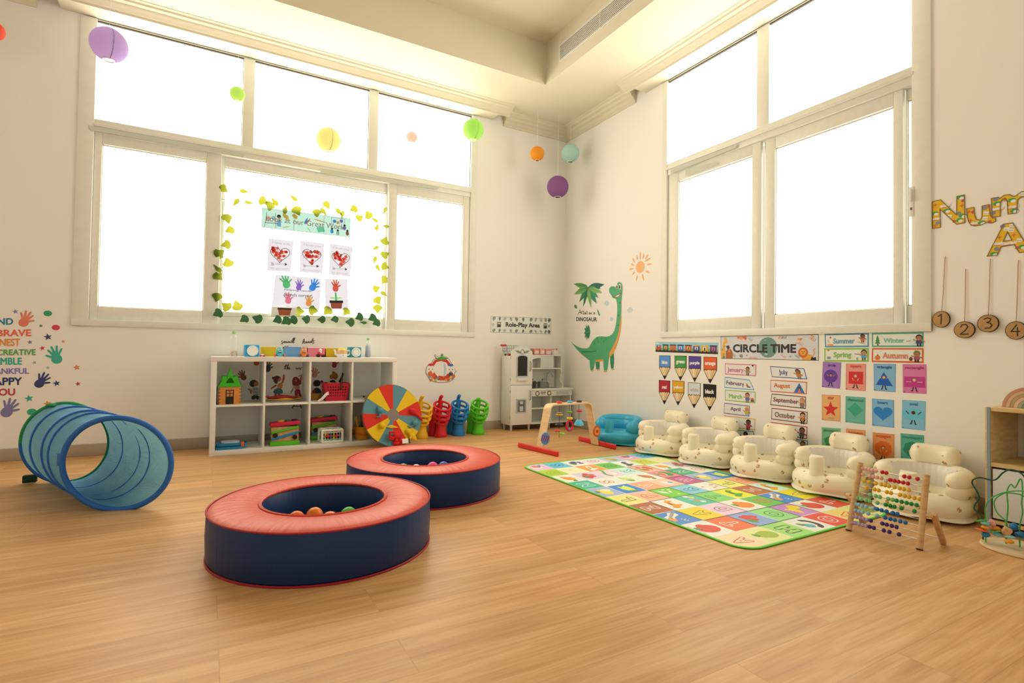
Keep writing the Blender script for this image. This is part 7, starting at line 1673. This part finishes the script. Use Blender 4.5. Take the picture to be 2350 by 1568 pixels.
# ================================================================ alphabet mat
MX0, MX1, MY0, MY1 = -1.64, -.435, -3.672, -1.772
t = thing('play_mat', 'colourful alphabet and picture floor mat with a lime green border', 'play mat', ((MX0 + MX1) / 2, (MY0 + MY1) / 2, 0), world=True)
def rrect(x0, y0, x1, y1, r, n=6):
    P = []
    for cx, cy, a0 in ((x1 - r, y1 - r, 0), (x0 + r, y1 - r, 90), (x0 + r, y0 + r, 180), (x1 - r, y0 + r, 270)):
        for k in range(n + 1):
            a = math.radians(a0 + 90 * k / n); P.append((cx + r * math.cos(a), cy + r * math.sin(a)))
    return P
b = MB(mat('#F0EADB', .5)); b.prism(rrect(MX0 + .008, MY0 + .008, MX1 - .008, MY1 - .008, .10), .0006, .0045); b.build('mat_sheet', t)
b = MB(mat('#62C62E', .55)); P = rrect(MX0 + .006, MY0 + .006, MX1 - .006, MY1 - .006, .10)
b.tube([(x, y, .0046) for x, y in P], .0042, closed=True, n=6, sy=1.8); b.build('mat_border', t)
PW, PH = (MX1 - MX0 - .012) / 7, (MY1 - MY0 - .012) / 10
def on_mat(x, y, d): return (x, y, .0046 + d)
class MatArt(Art):
    pass
G = {  # column (from the open side), row (from the far end): ground colour, picture or letter, its colour
 (0, 0): ('#F2B8C4', 'ice', '#E87A6A'), (0, 1): ('#B8CE3A', 'B', '#8AA02A'), (0, 2): ('#F0E8DA', 'carrot', '#F09A2E'), (0, 3): ('#3FB48C', 'M', '#D8F0E0'), (0, 4): ('#A8AED0', 'lemon', '#F2D44A'), (0, 5): ('#F2DE7A', 'L', '#6A6A4A'), (0, 6): ('#B86438', 'Z', '#F4E6DA'), (0, 7): ('#4A88C0', 'zebra', '#F2F0EC'), (0, 8): ('#F0E8DA', 'apple', '#E0402E'), (0, 9): ('#F6D49A', 'A', '#E0442E'),
 (1, 0): ('#6CC0D8', 'S', '#2E7A94'), (1, 1): ('#F4EFA8', 'bee', '#F0B84A'), (1, 2): ('#E2C8DC', 'berry', '#E04A4A'), (1, 3): ('#F4ECDC', 'S', '#E8683A'), (1, 4): ('#3E84C4', 'banana', '#C8D83A'), (1, 5): ('#F6B88A', 'P', '#E8703A'), (1, 6): ('#F2F0E0', 'cat', '#F09A2A'), (1, 7): ('#F2CE1E', 'A', '#8A7A3A'), (1, 8): ('#F0703A', 'T', '#F6E2D2'), (1, 9): ('#E8E08A', 'pear', '#A8B83A'),
 (2, 0): ('#F4EAD2', 'grape', '#6E4A8A'), (2, 1): ('#F6A04A', 'cow', '#F4EEE4'), (2, 2): ('#F8C8C8', 'snake', '#5AB04A'), (2, 3): ('#E8EFC2', 'corn', '#D8D86A'), (2, 4): ('#F6A878', 'V', '#F8E8D8'), (2, 5): ('#7ACB3A', 'field', '#F4F2EA'), (2, 6): ('#5ABE96', 'fish', '#F2EEE4'), (2, 7): ('#F6C8C8', 'D', '#8A5A6A'), (2, 8): ('#8FA8D0', 'berry', '#E0402A'), (2, 9): ('#A8D86A', 'H', '#4A6A2E'),
 (3, 0): ('#F6DCE0', 'G', '#A88AA0'), (3, 1): ('#7AC04E', 'B', '#3E7A2E'), (3, 2): ('#D0E8EA', 'K', '#4A9A9A'), (3, 3): ('#F2EEE4', 'pencil', '#C87A3A'), (3, 4): ('#F8C49A', 'plane', '#6AA8D8'), (3, 5): ('#8CC8EA', 'R', '#2E6A9A'), (3, 6): ('#8AD06A', 'T', '#3E8A3A'), (3, 7): ('#F4EEDC', 'pumpkin', '#F08A2A'), (3, 8): ('#9AD87A', 'O', '#4A8A3A'), (3, 9): ('#F0EADC', 'eggplant', '#3A3444'),
 (4, 0): ('#B8C8E4', 'corn', '#F2B02E'), (4, 1): ('#F2EFE8', 'cow', '#5A5650'), (4, 2): ('#F6B088', 'berry', '#D85A3A'), (4, 3): ('#F08A84', 'melon', '#3E9A4A'), (4, 4): ('#C85A86', 'W', '#F2D8E0'), (4, 5): ('#F2EADC', 'field', '#E07A3A'), (4, 6): ('#F4E42E', 'parrot', '#4AA84A'), (4, 7): ('#6CC04A', 'E', '#E0603A'), (4, 8): ('#C884B8', 'pineapple', '#F2CE2A'), (4, 9): ('#EE4A3A', 'Q', '#F8E0D4'),
 (5, 0): ('#F2A8B8', 'ice', '#D84A5A'), (5, 1): ('#C8D84A', 'E', '#D88A3A'), (5, 2): ('#F0ECDC', 'carrot', '#F09A2A'), (5, 3): ('#3EA87A', 'N', '#D8F0E4'), (5, 4): ('#A8AED4', 'lemon', '#F2D84A'), (5, 5): ('#F4E470', 'L', '#7A7A4A'), (5, 6): ('#C06A3A', 'Z', '#F4E4D4'), (5, 7): ('#3E86C4', 'zebra', '#F2F0EC'), (5, 8): ('#F0EAE0', 'apple', '#DC3A2E'), (5, 9): ('#F2D070', 'A', '#E0402A'),
 (6, 0): ('#6AB8D0', 'S', '#2E7A94'), (6, 1): ('#F4EF9A', 'bee', '#F0B84A'), (6, 2): ('#D8C8E0', 'berry', '#D83A2E'), (6, 3): ('#F4E8D8', 'O', '#E8703A'), (6, 4): ('#3A80C0', 'banana', '#C8D83A'), (6, 5): ('#F6B080', 'P', '#E8703A'), (6, 6): ('#D8EFC8', 'cat', '#F0A02A'), (6, 7): ('#F2DA1E', 'A', '#7A6A8A'), (6, 8): ('#E04A32', 'T', '#F6E2D2'), (6, 9): ('#E0DC7A', 'pear', '#8A9A3A')}
a = Art('F', None, 0.0, .00012, place=on_mat)
rr = random.Random(3)
for (i, j), (g, p, c) in G.items():
    x0, y1 = MX0 + .006 + i * PW, MY1 - .006 - j * PH; x1, y0 = x0 + PW, y1 - PH
    o = .004 if (i in (0, 6) or j in (0, 9)) else .002
    qx0, qx1, qy0, qy1 = max(x0 + .003, MX0 + .018), min(x1 - .003, MX1 - .018), max(y0 + .003, MY0 + .018), min(y1 - .003, MY1 - .018)
    if (i, j) in ((0, 0), (0, 9), (6, 0), (6, 9)):
        r = .085; P = rrect(qx0, qy0, qx1, qy1, .002, 1)
        cx, cy = (MX0 + .018 + r if i == 0 else MX1 - .018 - r), (MY1 - .018 - r if j == 0 else MY0 + .018 + r)
        ang = {(0, 0): 90, (6, 0): 0, (0, 9): 180, (6, 9): 270}[(i, j)]
        arcp = [(cx + r * math.cos(math.radians(ang + 90 * k / 6)), cy + r * math.sin(math.radians(ang + 90 * k / 6))) for k in range(7)]
        crn = {0: [(qx0, qy1), (qx0, qy0), (qx1, qy0)], 90: [(qx0, qy0), (qx1, qy0), (qx1, qy1)], 180: [(qx1, qy0), (qx1, qy1), (qx0, qy1)], 270: [(qx1, qy1), (qx0, qy1), (qx0, qy0)]}[ang]
        a.poly(arcp + crn, g, 1)
    else: a.poly([(qx0, qy0), (qx1, qy0), (qx1, qy1), (qx0, qy1)], g, 1)
    a.cnt = {}; cx, cy = (x0 + x1) / 2, (y0 + y1) / 2
    # the pictures read from the wall side: their tops point away from the wall
    def T(u, v): return (cx - v * PW * .5, cy + u * PH * .5)
    if len(p) == 1:
        W2, H2 = (.40 if p not in 'MWHQO' else .52), .60
        vo, fo, so = text_tris(p, .095); vi, fi, si = text_tris(p, .03)
        def put(vs, fs, m, d, kx, ky): a.mb.add([(*T((u - .5) * 2 * W2 * kx, (.5 - v) * 2 * H2 * ky), d + e * .4) for u, v, e in vs], fs, m, smooth=False)
        put(vo, fo, ink(c), .0046 + .00012 * 3, 1, 1); put(vi, fi, ink(g), .0046 + .00012 * 4, si[0] / so[0], si[1] / so[1])
        continue
    if p in ('apple', 'pumpkin', 'lemon', 'pear', 'eggplant', 'melon'):
        if p == 'pear': a.ell(*T(0, -.2), PW * .30, c, 3, ry=PH * .24); a.ell(*T(.05, .2), PW * .16, c, 3, ry=PH * .18)
        elif p == 'lemon': a.poly(lens(T(-.75, -.1), T(.6, .2), PH * .22), c, 3); a.ell(*T(.25, -.25), PW * .2, '#F6EDB0', 4, ry=PH * .15)
        elif p == 'eggplant':
            P = [T(.7 * math.cos(k), .55 * math.sin(k) - .1) for k in [PI * .95 + PI * 1.1 * q / 12 for q in range(13)]]; a.poly(P + [T(.4 * math.cos(k), .25 * math.sin(k) - .1) for k in [PI * .95 + PI * 1.1 * q / 12 for q in range(12, -1, -1)]], c, 3); a.poly(lens(T(-.5, .2), T(.2, .3), PH * .16), '#5AB0A8', 4)
        elif p == 'melon': a.poly(lens(T(-.7, -.2), T(.7, -.1), PH * .28), c, 3); a.poly(lens(T(-.5, .2), T(.6, .3), PH * .16), '#F2EADC', 4); a.poly(lens(T(-.45, .22), T(.5, .3), PH * .10), '#E84A3A', 5)
        else: a.ell(*T(-.05, -.05), PW * .36, c, 3, ry=PH * .28); a.ell(*T(.15, 0), PW * .2, c, 3, ry=PH * .26)
        a.poly(lens(T(-.05, .45), T(.4, .65), PH * .08), '#5A9A3A', 4); a.line([T(0, .4), T(.0, .62)], .006, '#6A4A2A', 5)
        if p == 'apple':
            for k in range(2): a.line([T(-.6 + .1 * k, .78 - .06 * k), T(.7, .78 - .06 * k)], .003, '#B8B0A8', 3)
    elif p in ('carrot', 'corn', 'pencil', 'banana'):
        a.poly(lens(T(-.6, -.3), T(.65, .35), PH * .20), c, 3); a.poly(lens(T(-.62, -.3), T(-.2, .3) if p == 'corn' else T(-.85, .1), PH * .09), '#4A9A3A', 4)
        if p == 'banana': a.poly(lens(T(-.5, .25), T(.7, -.35), PH * .17), '#DDE05A', 4)
        if p == 'pencil': a.poly([T(-.9, -.6), T(-.3, -.9), T(.8, -.2), T(.2, .5)], '#F6F2EA', 2)
    elif p in ('berry', 'grape'):
        for k in range(9): a.ell(*T(rr.uniform(-.55, .55), rr.uniform(-.45, .4)), PW * .12, c, 3 + k % 2, ry=PH * .10)
        a.poly(lens(T(-.6, .3), T(.1, .6), PH * .10), '#5A9A3A', 5)
    elif p == 'pineapple':
        a.poly(lens(T(-.1, -.5), T(.75, -.4), PH * .22), c, 4)
        for k in range(6): a.poly(lens(T(.1, -.2), T(-.8 + .2 * k, .2 + .08 * k), PH * .07), c, 3)
    elif p == 'zebra':
        a.poly([T(-.5, .7), T(.3, .75), T(.5, .2), T(.85, -.1), T(.8, -.6), T(.3, -.5), T(.1, .1), T(-.2, .3)], c, 3); a.poly(lens(T(-.5, .55), T(.2, .5), PH * .12), '#E89A3A', 5)
        for k in range(5): a.line([T(.05 + .14 * k, .35 - .2 * k), T(.3 + .14 * k, .3 - .2 * k)], .008, '#3A3634', 4)
        for k in range(4): a.ell(*T(-.6 + .1 * k, -.2 + .15 * (k % 2)), PW * .03, '#DCE6F0', 3)
    elif p == 'ice':
        a.ell(*T(-.1, .1), PW * .28, '#F6EEE6', 3, ry=PH * .2); a.ell(*T(.2, .0), PW * .22, c, 4, ry=PH * .18); a.poly([T(-.2, -.1), T(.5, -.2), T(.6, -.7)], '#4A8AB4', 5)
    elif p == 'fish':
        for k in range(5): a.poly(lens(T(-.6 + .3 * k, -.4 + .22 * (k % 3)), T(-.2 + .3 * k, -.2 + .22 * (k % 3)), PH * .10), ['#F2EEE4', '#F08A5A', '#8AC8E8', '#F2D84A', '#F2EEE4'][k], 3)
    elif p == 'field':
        for k in range(5): a.ell(*T(rr.uniform(-.7, .7), rr.uniform(-.6, .6)), PW * .07, c, 3, ry=PH * .05)
        a.poly(lens(T(-.2, .2), T(.7, .6), PH * .09), '#F4F2EA', 3)
    elif p == 'bee':
        a.ell(*T(0, 0), PW * .16, '#F4F0E2', 3, ry=PH * .10); a.ell(*T(.1, .1), PW * .06, c, 4)
    elif p == 'snake':
        a.line([T(-.8, .3), T(-.2, .45), T(.3, .2), T(.8, -.1), T(1.1, -.05)], .02, c, 3); a.poly(lens(T(-.6, -.3), T(.4, -.4), PH * .15), '#F2EADC', 3)
    elif p == 'plane':
        a.poly(lens(T(-.7, 0), T(.7, .2), PH * .13), '#F4F2EE', 3); a.poly(lens(T(-.3, -.2), T(.2, -.35), PH * .09), c, 4)
    else:
        a.poly([T(-.6, .1), T(-.1, .35), T(.5, .25), T(.75, -.1), T(.5, -.5), T(.35, -.1), T(-.1, -.1), T(-.3, -.55), T(-.5, -.2)], c, 3); a.ell(*T(-.55, .3), PW * .14, c, 4, ry=PH * .11); a.line([T(-.2, .2), T(.3, .1)], .008, '#4A3A2E', 4)
# dark outlines of the big block shape in the middle
def gx(i): return MX0 + .006 + i * PW
def gy(j): return MY1 - .006 - j * PH
for P in ([(4, 2), (5, 2), (5, 5), (6, 5), (6, 9)], [(4, 2), (4, 4)], [(2, 5), (4, 5)], [(1, 6), (2, 6), (2, 5)], [(1, 6), (1, 8), (2, 8), (2, 9), (4, 9), (4, 8), (5, 8)], [(5, 5), (5, 9)], [(3, 5), (3, 8)], [(2, 8), (6, 8)], [(4, 4), (5, 4), (5, 5), (4, 5), (4, 4)], [(3, 6), (5, 6)], [(2, 6), (3, 6)]):
    a.line([(gx(i), gy(j)) for i, j in P], .006, '#5A5A4A', 6)
a.build('mat_print', parent=t)

# ================================================================ abacus
AW = wood('abacus_wood', '#C08A50', '#D5A468', (3, 3, 12))
t = thing('abacus', 'wooden standing abacus with ten rods of coloured beads', 'abacus', (-.90, -3.86, 0), world=True)
LB, LT, RB, RTp = Vector((-.946, -3.711, 0)), Vector((-.852, -3.718, .318)), Vector((-.932, -4.0, 0)), Vector((-.846, -3.992, .314))
for A_, B_ in ((LB, LT), (RB, RTp)):
    b = MB(AW); b.cyl(A_ + (B_ - A_) * .012, B_, .0125, n=18); po = b.build('post', t)
    b = MB(mat('#2E2014', .7)); b.cyl(A_, A_ + (B_ - A_) * .013, .0128, n=18); b.build('foot_pad', po)
b = MB(mat('#1E1814', .7))
ROWS = [(350, 1030, [380, 420, 460, 500, 538, 610, 652, 835, 882, 958], '#E8A890', '#C81E2E'), (345, 1020, [392, 475, 515, 555, 600, 693, 737, 778, 822, 868], '#E8A890', '#C81E2E'),
 (335, 1008, [410, 470, 540, 600, 640, 680, 735, 785, 825, 870], '#E8B020', '#E8B020'), (325, 1002, [440, 530, 573, 660, 700, 788, 832, 873, 920, 965], '#E8B020', '#E8B020'),
 (320, 990, [485, 545, 588, 673, 715, 755, 802, 847, 890, 935], '#84C070', '#1E8A32'), (305, 980, [328, 380, 437, 478, 558, 645, 688, 730, 797, 912], '#84C070', '#1E8A32'),
 (295, 968, [315, 355, 393, 440, 513, 557, 602, 652, 712, 755], '#9ABCC0', '#1E68A0'), (285, 957, [306, 362, 399, 462, 553, 637, 685, 728, 778, 824], '#9ABCC0', '#1E68A0'),
 (272, 946, [294, 332, 372, 409, 449, 489, 605, 648, 695, 740], '#B498A8', '#3E2A66'), (262, 936, [284, 322, 362, 402, 438, 474, 519, 618, 672, 760], '#B498A8', '#3E2A66')]
beads = {}
for k, (xa, xb, xs, c1, c2) in enumerate(ROWS):
    u = .925 - k * .0885
    p, q = LB.lerp(LT, u), RB.lerp(RTp, u)
    b = MB(mat('#B8AE9C', .3, .5, .6)); b.cyl(p, q, .0016, n=8); ro = b.build('rod', t)
    for m_, x in enumerate(xs):
        f = (x - xa + 4) / (xb - xa + 8); f = f / (1 + .10 * (1 - f))          # nearer end shows longer
        c = c1 if m_ < 5 else c2
        P_ = p.lerp(q, min(max(f, .045), .955))
        if c not in beads:
            bb = MB(mat(c, .35)); bb.sphere((0, 0, 0), .0098, n=16, sc=(1, .92, 1)); bo = bb.build('bead', ro); beads[c] = bo.data
            bo.data.transform(Matrix.Translation(_world[t.name]))
        else:
            bo = bpy.data.objects.new('bead', beads[c]); COL.objects.link(bo); bo.parent = ro
        bo.location = P_ - _world[t.name]
for s, (piv, dw, ft) in enumerate([(RB.lerp(RTp, .46), -.038, Vector((-.757, -4.02, .004))), (LB.lerp(LT, .46), .03, Vector((-.772, -3.692, .004)))]):
    b = MB(AW); e = piv + Vector((.004, dw, .002)); b.cyl(piv, e, .0085, n=14); b.build('pivot', t)
    b = MB(AW); d = ft - e + Vector((0, 0, 0)); e2 = e + Vector((.006, 0, .004)); M = Matrix.Translation(e2) @ (ft - e2).to_track_quat('Z', 'X').to_matrix().to_4x4()
    b.box((-.009, -.011, -.012), (.009, .011, (ft - e2).length), bev=.003, M=M); b.build('leg', t)
b = MB(mat('#B8AE9C', .3, .5, .6)); b.cyl((-.79, -4.018, .034), (-.80, -3.694, .034), .0016, n=8); b.build('brace_rod', t)

# ================================================================ plywood shelf at the right edge
PL = wood('ply_shelf', '#C9A05E', '#DDB878', (2, 2, 10)); EDG = mat('#8A9A98', .5)
t = thing('plywood_shelf', 'plywood shelf unit with an open bay above a white drawer at the picture edge', 'shelf', (-.18, -4.55, 0), world=True)
xf, xb_, ya, ybb, zt_ = -.35, -.005, -4.030, -5.05, .602
b = MB(PL); b.box((xf, ya - .020, .0005), (xb_, ya, zt_ - .0185), bev=.001); b.build('side_panel', t)
b = MB(PL); b.box((xf, ybb, .0005), (xb_, ybb + .02, zt_ - .0185)); b.build('side_panel', t)
b = MB(EDG); b.box((xf - .0035, ya - .020, .0005), (xf - .0003, ya - .008, zt_)); b.build('edge_strip', t)
b = MB(PL); b.box((xf, ybb, zt_ - .018), (xb_, ya, zt_), bev=.001); b.build('top_panel', t)
b = MB(PL); b.box((xf, ybb + .0205, .318), (xb_ - .012, ya - .0205, .338)); b.build('shelf_board', t)
b = MB(PL); b.box((xf + .004, ybb + .0205, .045), (xb_ - .012, ya - .0205, .062)); b.build('bottom_panel', t)
b = MB(mat('#D8C6A6', .5)); b.box((xb_ - .0115, ybb + .0205, .0005), (xb_, ya - .0205, zt_ - .0185)); b.build('back_panel', t)
b = MB(mat('#D9CDB8', .4)); b.box((xf + .002, ybb + .6, .072), (xf + .018, ya - .027, .308), bev=.002); b.build('drawer_front', t)
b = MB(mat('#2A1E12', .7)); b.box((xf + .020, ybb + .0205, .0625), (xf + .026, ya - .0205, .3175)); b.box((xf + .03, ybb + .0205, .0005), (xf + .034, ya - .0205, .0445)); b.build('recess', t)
t = thing('toy_rainbow', 'pastel wooden stacking rainbow on the plywood shelf', 'toy', (-.24, -4.168, zt_ + .0005))
for k, c in enumerate(['#C98A66', '#D9A97A', '#B99A62', '#E2B484', '#A8A078', '#7E8A5C']):
    r1 = .102 - k * .0145; r0 = r1 - .0135 if k < 5 else 0
    P = [(r1 * math.cos(PI * q / 24), r1 * math.sin(PI * q / 24)) for q in range(25)] + ([(r0 * math.cos(PI * q / 24), r0 * math.sin(PI * q / 24)) for q in range(24, -1, -1)] if r0 else [])
    b = MB(mat(c, .55)); b.prism(P, -.022, .022, Matrix(((0, 0, 1, 0), (-1, 0, 0, 0), (0, 1, 0, 0), (0, 0, 0, 1)))); b.build('arch', t)

# ================================================================ bead maze
t = thing('bead_maze', 'bead maze toy with curly green wires on a plywood base by the shelf', 'toy', (-.56, -4.21, 0), world=True)
b = MB(wood('maze_ply', '#D8B27A', '#E6C592', (4, 4, 4))); b.lathe([(0, .0005), (.125, .0005), (.128, .006), (.125, .014), (0, .014)], n=48, M=Matrix.Translation((-.545, -4.215, 0)), sy=1.05); b.build('base', t)
def wire(c, pts, ends_, r=.0028):
    P = [Vector(p) for p in pts]
    if ends_[0]: P = [Vector((P[0].x, P[0].y, .012))] + P
    if ends_[1]: P = P + [Vector((P[-1].x, P[-1].y, .012))]
    Q = []
    for i in range(len(P) - 1):                       # Catmull-Rom
        a_, b_, c_, d_ = P[max(i - 1, 0)], P[i], P[i + 1], P[min(i + 2, len(P) - 1)]
        for k in range(7):
            u = k / 7; Q.append(.5 * ((2 * b_) + (c_ - a_) * u + (2 * a_ - 5 * b_ + 4 * c_ - d_) * u * u + (3 * b_ - a_ - 3 * c_ + d_) * u ** 3))
    b = MB(mat(c, .4)); b.tube(Q + [P[-1]], r, n=8); b.build('wire', t)
wire('#1E4A36', [(-0.56,-4.0923,0.1051),(-0.56,-4.0597,0.148),(-0.56,-4.0789,0.2046),(-0.56,-4.053,0.2636),(-0.56,-4.0792,0.2909),(-0.56,-4.1333,0.2917),(-0.56,-4.163,0.3294),(-0.56,-4.1889,0.3491),(-0.56,-4.2235,0.3416),(-0.56,-4.2449,0.3053),(-0.56,-4.2568,0.2393),(-0.56,-4.2535,0.1779)], (True, True), .0034)
wire('#4AA84A', [(-0.6,-4.1161,0.1173),(-0.6,-4.1163,0.1763),(-0.6,-4.1397,0.2199),(-0.6,-4.1755,0.2492),(-0.6,-4.2228,0.2683),(-0.6,-4.2534,0.2674),(-0.6,-4.2772,0.2293),(-0.6,-4.2799,0.1705)], (True, True))
wire('#4AA84A', [(-0.54,-4.1672,0.0895),(-0.54,-4.174,0.1749),(-0.54,-4.171,0.2453),(-0.54,-4.184,0.2816),(-0.54,-4.1983,0.2703),(-0.54,-4.2174,0.3137),(-0.54,-4.2234,0.2657),(-0.54,-4.2201,0.2074),(-0.54,-4.223,0.1671),(-0.54,-4.2134,0.1028)], (True, True))
wire('#4AA84A', [(-0.5,-4.1562,0.0973),(-0.5,-4.1232,0.1351),(-0.5,-4.1133,0.1841),(-0.5,-4.1435,0.2257),(-0.5,-4.1795,0.2363),(-0.5,-4.2161,0.2303),(-0.5,-4.2393,0.1865),(-0.5,-4.2421,0.1298)], (True, True))
def mb(p, r, sc, c, rot=0.0):
    b = MB(mat(c, .4)); b.sphere((0, 0, 0), r, n=18, sc=sc, M=Matrix.Translation(p) @ Matrix.Rotation(rot, 4, 'X')); b.build('bead', t)
mb((-0.58,-4.131,0.1026), .016, (.6, 1, 1), '#E8A08A'); mb((-0.6,-4.1144,0.0991), .015, (1, 1.1, .55), '#8AC0BC'); mb((-0.6,-4.1153,0.0813), .015, (1, 1.1, .55), '#F09A2A'); mb((-0.57,-4.1408,0.08), .016, (1, 1.2, .6), '#EE922A')
mb((-0.61,-4.1053,0.0673), .025, (.5, 1.05, .2), '#EE5A24', .06); mb((-0.6,-4.1159,0.0491), .016, (1, 1, .75), '#1E7A9A'); mb((-0.58,-4.1506,0.0564), .016, (1, 1.2, .5), '#7ABAB8'); mb((-0.53,-4.1907,0.0956), .016, (1, 1, 1), '#2878A8')
mb((-0.58,-4.1924,0.0596), .017, (1, 1.15, .4), '#9ACCC8'); mb((-0.55,-4.2209,0.0717), .019, (1, 1.2, .7), '#1E6A94'); mb((-0.6,-4.1963,0.0435), .016, (1, 1.1, .55), '#EE9224'); mb((-0.55,-4.2442,0.101), .016, (1, 1, .9), '#E85A3A')
b = MB(wood('bead_wood', '#C89058', '#DDAA70')); p = Vector((-0.58,-4.1823,0.0812)); b.box((-.0145, -.0145, -.0145), (.0145, .0145, .0145), bev=.003, M=Matrix.Translation(p) @ Matrix.Rotation(.5, 4, 'X') @ Matrix.Rotation(.4, 4, 'Z')); b.build('cube_bead', t)
b = MB(mat('#5AB04A', .4)); b.tube([(-0.62,-4.0807,0.1018), (-0.61,-4.1027,0.1087), (-0.6,-4.1278,0.118)], [.002, .0055, .003], n=8, sy=.5); b.tube([(-0.6,-4.1309,0.0658), (-0.59,-4.1652,0.0757)], .0035, n=8); b.build('stick_bead', t)
